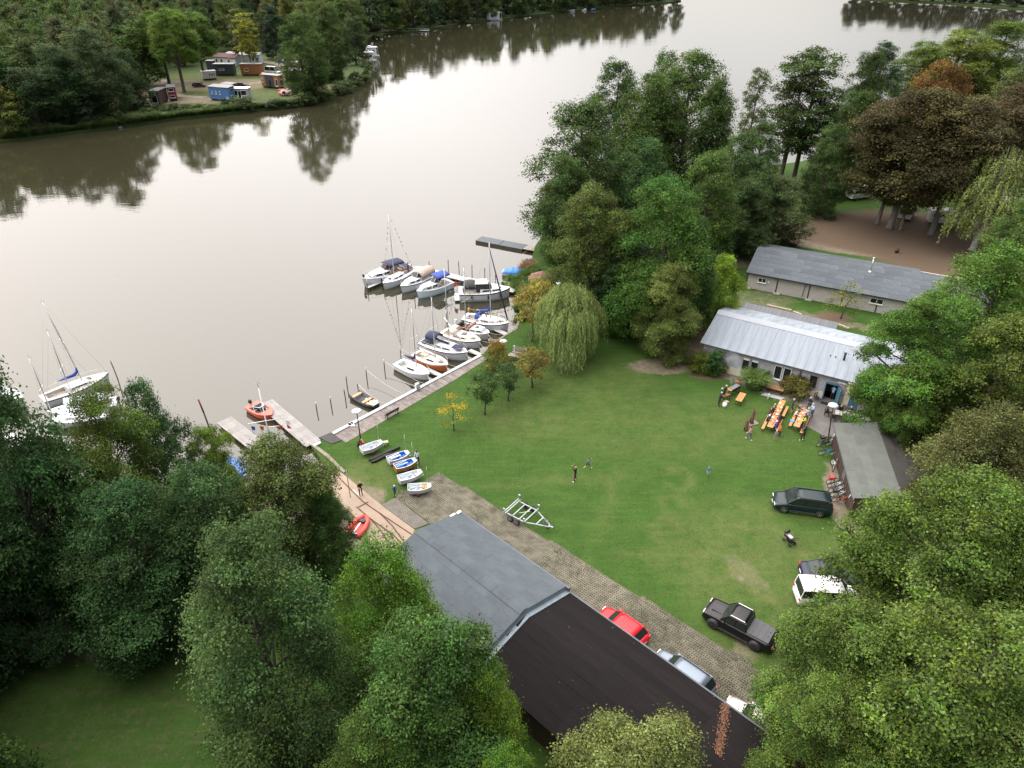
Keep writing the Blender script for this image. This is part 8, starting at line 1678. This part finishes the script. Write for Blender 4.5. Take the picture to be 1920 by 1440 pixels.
def body_mesh(key):
    J = POSES[key]; names = list(J); idx = {n: i for i, n in enumerate(names)}; E = [('pelvis', 'spine'), ('spine', 'chest'), ('chest', 'neck'), ('neck', 'head'), ('head', 'crown')]
    for n in 'lr': E += [('chest', n + 'sh'), (n + 'sh', n + 'el'), (n + 'el', n + 'wr'), (n + 'wr', n + 'ha'), (n + 'wr', n + 'th'), ('pelvis', n + 'hp'), (n + 'hp', n + 'kn'), (n + 'kn', n + 'an'), (n + 'an', n + 'to')] + [(n + 'ha', n + 'f%d' % i) for i in range(4)]
    me = bpy.data.meshes.new('sk'); me.from_pydata([J[n] for n in names], [(idx[a], idx[b]) for a, b in E], []); o = bpy.data.objects.new('sk', me); COL.objects.link(o)
    o.modifiers.new('s', 'SKIN'); o.modifiers.new('u', 'SUBSURF').levels = 1
    for i, n in enumerate(names):
        k = n if n in RAD else n[1:]; r = RAD.get(k, .0095); sv = me.skin_vertices[0].data[i]; sv.radius = (r * (1.12 if n in ('chest', 'pelvis') else 1), r * (.80 if n in ('chest', 'pelvis', 'spine') else 1)); sv.use_root = n == 'pelvis'
    dg = bpy.context.evaluated_depsgraph_get(); ev = o.evaluated_get(dg); m2 = bpy.data.meshes.new_from_object(ev); m2.name = 'person'; bpy.data.objects.remove(o)
    reg = []
    for a, b in E:
        k = a + '>' + b; n = b[1:] if b[0] in 'lr' and len(b) > 2 else b
        s_ = 0 if b in ('head', 'crown') or n in ('ha', 'th', 'f0', 'f1', 'f2', 'f3') else 1 if b in ('spine', 'chest', 'neck') or n in ('sh', 'el') else 5 if n == 'wr' else 2 if n in ('hp', 'kn') else 6 if n == 'an' else 3
        reg.append((J[a], J[b], s_))
    for i in range(7): m2.materials.append(None)
    for p in m2.polygons:
        c_ = Vector(p.center); best = 9; bs_ = 0
        for a, b, s_ in reg:
            ab = b - a; f = max(0, min(1, (c_ - a).dot(ab) / max(ab.length_squared, 1e-9))); d2 = (c_ - a - ab * f).length - (.03 if s_ == 1 else 0)
            if d2 < best: best, bs_ = d2, s_
        p.material_index = bs_; p.use_smooth = True
    # face: nose, mouth and eyes as small shapes of the same body
    return m2, J
BODY = {k: body_mesh(k) for k in POSES}
def person(label, pos, yaw, key, shirt, trousers, hair=1, s=1., sleeve=True, shorts=False, shoe=None, skin=0, group=None, hat=None, z=0.):
    m2, J = BODY[key]; o = link('person', m2, None, (pos[0], pos[1], pos[2] + z), yaw); o.scale = (s, s, s); tag(o, label, 'person', group)
    for i, m_ in enumerate((SKIN[skin], CLOTH[shirt], CLOTH[trousers], shoe or M_SHOE, HAIR[hair], CLOTH[shirt] if sleeve else SKIN[skin], SKIN[skin] if shorts else CLOTH[trousers])): o.material_slots[i].link = 'OBJECT'; o.material_slots[i].material = m_
    h = J['head']; f = (J['crown'] - h).normalized(); q = MB(); q.ball(h + Vector((-.025, 0, .065)), (.118, .108, .105), 10); q.v = [v for v in q.v]; q.build('hair', HAIR[hair] if hat is None else CLOTH[hat], o)
    q = MB(); fw_ = h + Vector((.098, 0, 0)); q.ball(fw_ + Vector((.012, 0, -.005)), (.018, .014, .022), 6); q.build('nose', SKIN[skin], o); q = MB()
    for s_ in (1, -1): q.ball(fw_ + Vector((-.006, s_ * .036, .028)), .012, 6)
    q.box(fw_ + Vector((-.002, 0, -.048)), (.012, .045, .010)); q.build('eyes_and_mouth', HAIR[3], o); return o
def seat_at(key, s_, side, hgt=.46): A, d, nn, ang = SEATS[key]; return A + d * s_ + nn * .66 * side, ang + (-math.pi / 2 if side > 0 else math.pi / 2)
gS = 'guests at the beer tables'
for key, s_, sd, lab, ps, sh, tr, hr, sl in (('L', 3.9, 1, 'person in black with pale cap, house end of the left row', 'sit', 'black', 'dark', 0, True), ('L', 3.3, 1, 'person in black next to the pale capped one', 'sit', 'black', 'denim', 2, True), ('L', 2.6, 1, 'dark haired person in grey on the left bench of the left row', 'sit_back', 'dark', 'dark', 1, True), ('L', 1.5, 1, 'person in navy with a white collar at the near left bench', 'sit', 'navy', 'navy', 4, True),
    ('L', 2.5, -1, 'person in black at the right side of the left row, house end', 'sit', 'black', 'dark', 3, True), ('L', 1.9, -1, 'person in navy jacket between black and red guests', 'sit', 'navy', 'denim', 1, True), ('L', 1.3, -1, 'person in bright red shirt at the left row', 'sit', 'red', 'dark', 1, True), ('L', .75, -1, 'person in royal blue with white cap at the near end of the left row', 'sit', 'royal', 'denim', 4, False),
    ('R', 3.4, 1, 'fair haired person in black at the terrace end of the right row', 'sit', 'black', 'dark', 2, True), ('R', 2.6, 1, 'person in white and pink top on the left bench of the right row', 'sit', 'white', 'dark', 2, False), ('R', 3.4, -1, 'person in pale blue shirt facing the fair haired one', 'sit', 'sky', 'denim', 0, True), ('R', 2.8, -1, 'person in light blue at the terrace side, second from the end', 'sit', 'sky', 'dark', 0, True), ('R', 2.2, -1, 'person in dark clothes beside the neon yellow guest', 'sit', 'dark', 'dark', 1, True), ('R', 1.7, -1, 'person in neon yellow safety shirt at the right row', 'sit', 'neon', 'dark', 1, True)):
    p_, y_ = seat_at(key, s_, sd); person(lab, p_, y_ + random.uniform(-.2, .2), ps, sh, tr, hr, random.uniform(.96, 1.03), sl, group=gS)
person('bald person in dark blue at the head of the right row', P(1515, 769), R(230), 'hold', 'navy', 'dark', 0, 1.0); person('person in pale blue shirt standing at the terrace edge', P(1521, 782), R(190), 'hold', 'sky', 'denim', 0, 1.02)
person('child in grey standing at the near end of the left row', P(1453, 825), R(70), 'stand', 'grey', 'grey', 4, .70, False, True); person('child in orange shirt leaning on the left row', P(1461, 818), R(120), 'hold', 'orange', 'dark', 2, .74)
person('man with black top and white shoes standing at the right row', P(1504, 826), R(100), 'hip', 'dark', 'black', 1, 1.06, False, shoe=M_WSHOE); person('man in navy shirt and shorts standing between the two rows', P(1483, 774), R(-10), 'stand', 'navy', 'navy', 0, 1.04, False, True)
person('woman in a pink top walking past the fire columns', P(1405, 825), R(150), 'walk', 'pink', 'denim', 1, .98, shoe=M_WSHOE)
for u, v, lab, yw, ps in ((1356, 747, 'bald man in black nearest the charcoal grill', -40, 'hold'), (1350, 753, 'man in black in the middle of the three at the grill', -30, 'stand'), (1347, 761, 'man in dark jacket nearest the white bucket', 10, 'hold')): person(lab, P(u, v), R(yw), ps, 'black', 'black' if u != 1347 else 'dark', 0, 1.03, group='men at the grill')
person('small child in blue and white alone on the lawn', P(1327, 892), R(250), 'stand', 'blue', 'sky', 2, .62, False, True); person('person in black with red trousers raising both arms on the lawn', P(1078, 902), R(150), 'raise', 'black', 'maroon', 2, 1.0, shoe=M_WSHOE); person('girl in blue running towards the one with raised arms', P(1101, 880), R(20), 'run', 'denim', 'dark', 1, .80, False, True, shoe=M_WSHOE)
person('person in white and pale blue bending over the dinghies', P(784, 870), R(250), 'hold', 'sky', 'black', 1, 1.0, False); person('fair haired youth in black standing at the slipway', P(677, 929), R(-60), 'hold', 'black', 'black', 2, .98, False); person('child in dark blue and white jacket on the block paving', P(741, 930), R(-70), 'walk', 'royal', 'black', 4, .76)
person('person in black sitting on the grass under the lamp post', P(671, 841), R(40), 'crouch', 'black', 'black', 1, 1.0); person('child in an orange red jacket with pale helmet beside the lamp', P(684, 836), R(200), 'crouch', 'orange', 'red', 4, .8, hat='white')
(g0, r0), (g2, r2), (g3, r3), (g4, r4) = CH[0], CH[2], CH[3], CH[4]
person('man in black sitting at the head of the terrace table', g0, r0, 'sit_back', 'black', 'dark', 0, 1., False); person('person in black seen from behind at the terrace table', g2, r2, 'sit', 'black', 'dark', 0, 1.); person('fair haired person at the terrace table next to the door', g3, r3, 'sit', 'black', 'dark', 2, 1.); person('man in sleeveless top stretching his arms at the terrace table', g4, r4, 'sit_arms', 'navy', 'sky', 0, 1., False)
p_ = Vector((o_.x, o_.y, 0)); oc = club.matrix_basis @ Vector(((xd0 + xd1) / 2 + .1, WY + 1.0, 0)) if False else P(1556, 754) + Vector((.35, .55, 0)); oc.z = .05; person('person in grey blue bending in the dark clubhouse doorway', oc, R(60), 'hold', 'sky', 'dark', 1, 1.)
person('person in black standing on the white yacht by the navy cruiser', P(766, 512, .15), R(200), 'stand', 'black', 'black', 1, 1.0); person('person in dark clothes standing on the finger by the flag dressed yacht', P(897, 605, -.1), R(190), 'hold', 'navy', 'dark', 3, 1.02); person('person in red brown sitting in the flag dressed yacht', P(914, 604, .02), R(200), 'sit', 'maroon', 'dark', 3, .98)
person('person in black seated at the near right bench of the right row', *[seat_at('R', .6, -1)[0], seat_at('R', .6, -1)[1]], 'sit_back', 'black', 'black', 1, 1.0, group=gS)
# ================================================================ the camp on the other shore
def tiny_house(label, a, b_, h, depth, wall, roof, h2=None, wins=(), endwins=(), name='tiny_house', door=None, accent=None, wheels=True, cat='tiny house', z=.2, skirt=.5):
    """a: left foot, b: right foot of the long side facing the water; windows (along 0..1, up 0..1, w, h)"""
    A, B = P(*a, z), P(*b_, z); d = (B - A); L_ = d.length; ang = math.atan2(d.y, d.x); t = thing(name, label, cat, A, ang, 'small houses on the other shore'); h2 = h2 or h; s_ = skirt
    q = MB(); q.add([(0, 0, s_), (L_, 0, s_), (L_, depth, s_), (0, depth, s_), (0, 0, h), (L_, 0, h), (L_, depth, h2), (0, depth, h2)], [(0, 1, 2, 3), (4, 5, 6, 7), (0, 1, 5, 4), (1, 2, 6, 5), (2, 3, 7, 6), (3, 0, 4, 7)]); w_ = q.build('wall', wall, t)
    q = MB(); o_ = .18; q.add([(-o_, -o_, h + .02), (L_ + o_, -o_, h + .02), (L_ + o_, depth + o_, h2 + .02), (-o_, depth + o_, h2 + .02)] + [(-o_, -o_, h + .14), (L_ + o_, -o_, h + .14), (L_ + o_, depth + o_, h2 + .14), (-o_, depth + o_, h2 + .14)], [(0, 3, 2, 1), (4, 5, 6, 7), (0, 1, 5, 4), (1, 2, 6, 5), (2, 3, 7, 6), (3, 0, 4, 7)]); q.build('roof', roof, t)
    if accent: q = MB(); q.box((L_ * (accent[0] + accent[1]) / 2, -.02, (s_ + h) / 2), (L_ * (accent[1] - accent[0]), .06, h - s_ - .02)); q.build('dark_panel', accent[2], t)
    for x_, y_, ww, hh in wins: window(t, L_ * x_, s_ + (h - s_) * y_, ww, hh, -.0, M_FRAME)
    for x_, y_, ww, hh in endwins:
        f = MB(); f.box((L_ + .02, depth * x_, s_ + (h - s_) * y_), (.08, ww, hh)); fo = f.build('window', M_FRAME, t); p = MB(); p.box((L_ + .05, depth * x_, s_ + (h - s_) * y_), (.06, ww - .16, hh - .16)); p.build('pane', M_GLASS, fo)
    if door: q = MB(); q.box((L_ * door, -.03, s_ + 1.0), (.95, .06, 2.0)); q.build('door', M_GLASS, t)
    q = MB(); q.box((L_ / 2, depth / 2, s_ / 2), (L_ * .94, depth * .8, s_)); q.build('chassis', M_BLACK, t)
    if wheels:
        for x_ in (.4, .55): q = MB(); q.cyl((L_ * x_, .15, .35), .34, .2, 10, axis='y'); q.build('wheel', M_RUBBER, t)
    return t
WB, WR, WO, WD, WBR, WC = paint('blue boards', (.06, .15, .34), .6), paint('crimson boards', (.20, .02, .035), .6), mat('ochre boards', (.28, .13, .035), .7, var=.2), paint('charcoal boards', (.045, .05, .06), .6), mat('orange brown boards', (.22, .085, .03), .7, var=.2), paint('cream panel', (.50, .48, .42), .6)
RG, RD, RWH = paint('grey sheet roof', (.22, .22, .22), .7), paint('dark sheet roof', (.06, .065, .07), .7), paint('white sheet roof', (.62, .63, .65), .5)
tiny_house('brown tiny house with glazed end at the edge of the far wood', (284, 197), (301, 197), 4.0, 6.5, paint('dark brown boards', (.05, .028, .024), .6), RD, 4.0, [(.5, .35, 1.9, 2.2), (.5, .85, 1.6, .5)])
tiny_house('crimson tiny house with two white framed windows', (318, 190), (333, 189), 4.0, 6.5, WR, RD, 4.0, [(.5, .80, 1.6, .9), (.5, .25, 1.6, .8)])
tiny_house('bright blue tiny house with white trimmed windows by the water', (395, 188), (432, 191), 4.1, 2.9, WB, RG, 4.4, [(.16, .55, .5, .9), (.36, .55, .5, .9), (.55, .55, .5, .9), (.9, .18, .6, .6)], [(.35, .78, 1.1, .7), (.65, .78, 1.1, .7), (.5, .25, 1.2, .7)])
tiny_house('white roofed glazed caravan beside the blue tiny house', (439, 187), (468, 187), 3.3, 2.6, paint('grey white panels', (.34, .35, .36), .6), RWH, 3.4, [(.2, .55, 1.1, 1.5), (.7, .55, 1.8, 1.5)], (), 'caravan', .45)
tiny_house('dark grey tiny house behind the blue one', (417, 178), (436, 180), 3.4, 2.6, WD, RG, 3.6, [(.4, .55, .6, .5)])
tiny_house('orange and black two storey tiny house', (492, 164), (524, 167), 4.2, 2.9, WO, RG, 4.2, [(.10, .78, .7, .6), (.12, .48, .7, .8), (.90, .4, 1.0, 2.2)], [(.5, .85, 1.6, .7), (.5, .35, 1.6, 2.0)], accent=(.24, .74, WD), door=.5)
tiny_house('orange brown tiny house on blocks behind the poplars', (453, 142), (492, 142), 4.0, 2.9, WBR, RG, 4.0, [(.28, .45, 1.4, .8)])
tiny_house('dark blue grey tiny house left of the orange brown one', (403, 142), (440, 142), 4.0, 2.9, WD, RG, 4.0, [(.4, .5, 2.0, .6)])
tiny_house('cream caravan with four dark windows by the tree trunks', (382, 151), (407, 149), 2.9, 2.6, WC, RWH, 2.9, [(.50, .55, .5, 1.1), (.62, .55, .5, 1.1), (.74, .55, .5, 1.1), (.86, .55, .5, 1.1)], name='caravan', cat='caravan')
tiny_house('brown hut with grey ribbed roof right of the orange house', (534, 151), (550, 152), 3.2, 2.8, mat('brown boards', (.13, .075, .045), .7), paint('pale ribbed roof', (.32, .35, .38), .5), 3.9, [(.6, .6, .8, .7)])
tiny_house('dark hut with white roof edge behind the brown hut', (551, 148), (566, 150), 3.2, 2.6, WD, RWH, 3.3, [(.5, .5, .7, .7)])
tiny_house('small ochre cabin by the sandy track', (548, 132), (558, 132), 2.8, 2.4, WO, RG, 3.0, [(.5, .6, .9, .6)])
tiny_house('dark blue hut among the trunks', (389, 132), (402, 132), 3.4, 2.6, paint('deep navy boards', (.03, .035, .07), .6), RG, 3.4, [])
MR = mat('dull red roof', (.095, .040, .036), .8, var=.15)
def wh_house(label, a, b_, h, depth, ridge, roofm, wins, group='small houses on the other shore'):
    A, B = P(*a, .2), P(*b_, .2); d = B - A; L_ = d.length; t = thing('white_house', label, 'house', A, math.atan2(d.y, d.x), group); q = MB(); q.add([(0, 0, 0), (L_, 0, 0), (L_, depth, 0), (0, depth, 0), (0, 0, h), (L_, 0, h), (L_, depth, h), (0, depth, h), (0, depth / 2, h + ridge), (L_, depth / 2, h + ridge)], [(0, 1, 5, 4), (1, 2, 6, 9, 5), (2, 3, 7, 6), (3, 0, 4, 8, 7), (4, 5, 9, 8), (6, 7, 8, 9)]); q.build('wall', paint('white plaster', (.52, .54, .57), .8), t)
    for y0, z0 in ((-.3, h - .1), (depth + .3, h - .1)): q = MB(); q.add([(-.3, y0, z0), (L_ + .3, y0, z0), (L_ + .3, depth / 2, h + ridge + .08), (-.3, depth / 2, h + ridge + .08), (-.3, y0, z0 + .15), (L_ + .3, y0, z0 + .15), (L_ + .3, depth / 2, h + ridge + .22), (-.3, depth / 2, h + ridge + .22)], [(0, 3, 2, 1), (4, 5, 6, 7), (0, 1, 5, 4), (2, 3, 7, 6), (1, 2, 6, 5), (3, 0, 4, 7)]); q.build('roof', roofm, t)
    for x_ in wins: window(t, L_ * x_, h * .55, .9, 1.1, 0, M_GREYFRAME)
    return t
wh_house('long white house with dull red roof behind the poplars', (403, 121), (443, 124), 3.0, 5, 1.0, MR, (.12, .35, .7)); wh_house('small white shed with flat grey roof right of the long white house', (458, 120), (488, 120), 3.4, 5, .5, RG, (.6, .85)); wh_house('grey white house left behind the long white one', (425, 117), (455, 119), 3.2, 5, .6, RG, (.3,))
# far cars, camper, tent, little things
SM = dict(wr=.32, wb=2.6)
car('black_car', 'small black car on the meadow behind the blue tiny house', P(456, 163, .2), R(-14), 4.2, 1.75, 1.45, HATCH, (.24, .38, .86, .955, .97), carpaint('black paint', (.006, .006, .007)), **SM); car('black_car', 'dark car parked under the far oaks beside the track', P(374, 163, .2), R(6), 4.5, 1.8, 1.5, HATCH, (.24, .38, .86, .955, .97), carpaint('dark grey paint', (.02, .02, .022)), **SM)
car('white_van', 'white camper van with open dark door near the poplars', P(512, 138, .2), R(-22), 6.0, 2.1, 2.6, VAN, (.12, .26, .96, .985, 1.2), carpaint('white paint', (.58, .59, .60)), .34, 3.6, M_STEEL, 'van', boxy=.07, side=2, glassy=False)
t = thing('tiny_trailer', 'small red caravan with painted flowers by the water', 'caravan', P(535, 179, .2), R(-8)); q = MB(); secs = [[Vector((2.0 * math.cos(a), y_, .9 + .85 * math.sin(a))) for a in [2 * math.pi * j / 14 for j in range(14)]] for y_ in (-1, 1)]; q.loft(secs, 0, True, True, True); q.build('body', mat('painted shell', (.50, .10, .09), .5, scale=1.8, col2=(.62, .42, .42), detail=2), t)
q = MB(); q.box((.1, -1.02, 1.1), (1.1, .05, .7)); q.build('window', M_GLASS, t); q = MB(); q.ball((1.2, -1.0, 1.2), (.38, .06, .3), 8); q.build('flower', M_FRAME, t); q = MB(); q.cyl((0, -.95, .33), .32, .16, 10, axis='y'); q.build('wheel', M_RUBBER, t); q = MB(); q.cyl((-.1, -1.06, .36), .2, .03, 10, axis='y'); q.build('wheel_trim', M_FRAME, t)
t = thing('upturned_boat', 'upturned pale hull by the orange and black house', 'boat', P(546, 170, .2), R(6)); q = MB(); q.loft([[Vector((x_, y_, z_)) for y_, z_ in ((w_, 0), (w_ * .8, h_ * .6), (0, h_), (-w_ * .8, h_ * .6), (-w_, 0))] for x_, w_, h_ in ((-2.2, .5, .5), (-1, .85, .8), (.5, .85, .85), (1.7, .45, .7), (2.3, .05, .4))], 0, False, True, True); q.build('hull', mat('pale grey hull', (.45, .47, .5), .5), t); q = MB(); q.box((-.2, 0, -.02), (3.8, 1.3, .1)); q.build('trestle', M_WOOD, t)
t = thing('wooden_deck', 'orange boarded deck at the end of the orange and black house', 'deck', P(532, 170, .2), R(-5)); 
for i in range(5): q = MB(); q.box((0, -1 + .5 * i, .4), (4.0, .46, .08)); q.build('board', WBR, t)
t = thing('tent', 'small pale blue dome tent by the far track', 'tent', P(526, 116, .2)); q = MB(); q.lathe([(1.9, 0), (1.75, .6), (1.2, 1.2), (.4, 1.5), (.05, 1.55)], 10); q.build('outer_tent', mat('pale blue nylon', (.25, .40, .52), .6), t); q = MB(); q.add([(-.5, -1.75, .05), (.5, -1.75, .05), (0, -1.35, 1.15), (-.5, -1.84, .05), (.5, -1.84, .05), (0, -1.45, 1.15)], [(0, 1, 2), (3, 5, 4)]); q.build('door_flap', M_GREYFRAME, t)
t = thing('picnic_deck', 'low wooden deck with table by the white camper van', 'deck', P(503, 143, .2), R(-10)); q = MB(); q.box((0, 0, .25), (6, 3, .3)); q.build('platform', M_TEAK, t); q = MB(); q.box((0, 0, .8), (2, .8, .08)); q.build('table_top', M_PINE, t); q = MB(); q.box((-2.2, .6, .8), (.8, .8, .9)); q.build('white_box', M_FRAME, t)
t = thing('veranda_steps', 'white stair and rail at the glazed caravan', 'steps', P(452, 192, .2)); q = MB()
for k in range(4): q.box((0, -.3 * k, .9 - .25 * k), (1.0, .3, .06))
q.build('step', M_FRAME, t); q = MB(); q.bar((-.55, .2, 1.9), (-.55, -1.2, .9), .07); q.bar((.55, .2, 1.9), (.55, -1.2, .9), .07); q.build('rail', M_FRAME, t)
# houseboats and little boats on the far water
def houseboat(label, a, b_, h=3.0, W=3.6, cat='houseboat'):
    A, B = P(*a, WATER), P(*b_, WATER); d = B - A; L_ = d.length; t = thing('houseboat', label, cat, A, math.atan2(d.y, d.x), 'houseboats on the far water'); q = MB(); q.box((L_ / 2, W / 2, .2), (L_ + 1.2, W, .7)); q.build('float', RG, t); q = MB(); q.box((L_ * .42, W / 2, .55 + h / 2), (L_ * .84, W * .86, h)); q.build('cabin', paint('houseboat white', (.62, .63, .64), .5), t)
    for x_ in (.22, .55): q = MB(); q.box((L_ * x_, W * .07 - .02, .6 + h * .55), (1.0, .06, 1.0)); q.build('window', M_GLASS, t)
    q = MB(); q.box((L_ * .84 + .03, W / 2, .6 + h * .45), (.06, W * .6, h * .7)); q.build('glass_door', M_GLASS, t); q = MB(); q.box((L_ * .48, W / 2, .62 + h), (L_ * .98, W * .98, .12)); q.build('roof', RWH, t)
    for y_ in (.1, W - .1): q = MB(); q.bar((L_ * .98, y_, .5), (L_ * .98, y_, .6 + h), .08); q.build('roof_post', M_FRAME, t)
    q = MB(); q.box((L_ * .3, W / 2, .95 + h), (1.6, 1.4, .5)); q.build('roof_box', M_FRAME, t)
houseboat('white houseboat with roof box far up the lake', (917, 39), (941, 38), 4.0, 4.5); houseboat('grey and white houseboat moored at the tip of the point', (687, 117), (704, 116), 3.2); houseboat('white houseboat behind the grey and white one', (690, 108), (710, 107), 3.4)
for a, b_, lab, c_ in (((857, 43), (868, 43), 'small white boat beside dark shed on the far shore', M_WHITE), ((881, 37.5), (892, 37.5), 'small pale boat next along the far shore', M_WHITE), ((845, 43), (854, 43), 'dark small boat at the far shore', M_NAVY), ((1064, 22), (1078, 21.5), 'white boat with red hull under the farthest wood', M_WHITE), ((1092, 20.5), (1100, 20), 'pale boat between two others under the farthest wood', M_WHITE), ((1108, 19.5), (1117, 19), 'blue boat at the end of the farthest row', M_BLUE)):
    t, L_ = boat('moored_boat', lab, a, b_, group='little boats on the far shore'); at = hull_parts(t, L_, min(2.4, L_ * .4), .9, M_WHITE if c_ is M_WHITE else c_, BOOT, M_WHITE, M_DECK, cock=(-L_ * .4, -L_ * .05, .7, .3)); cabin(t, at, 0, L_ * .3, .7, .6, .4, c_, [(.1, L_ * .15)])
t = thing('swim_platform', 'pale railed platform at the gap in the far wood', 'jetty', P(762, 59, WATER), R(4)); q = MB(); q.box((6, 0, .5), (14, 3, .2)); q.build('platform', M_PALEDECK, t)
for i in range(7): q = MB(); q.bar((i * 2.2 - .5, -1.4, .5), (i * 2.2 - .5, -1.4, 1.6), .08); q.build('rail_post', M_FRAME, t)
q = MB(); q.bar((-.5, -1.4, 1.6), (12.8, -1.4, 1.6), .06); q.build('rail', M_FRAME, t)
t = thing('small_jetty', 'little wooden jetty at the water under the far wood', 'jetty', P(212, 235, WATER), R(-30)); q = MB(); q.box((1.5, -1.0, .4), (3, 1.4, .1)); q.build('platform', M_WOOD, t); q = MB(); q.box((4.0, -1.2, .25), (2.4, .9, .35)); q.build('punt', M_STEEL, t)
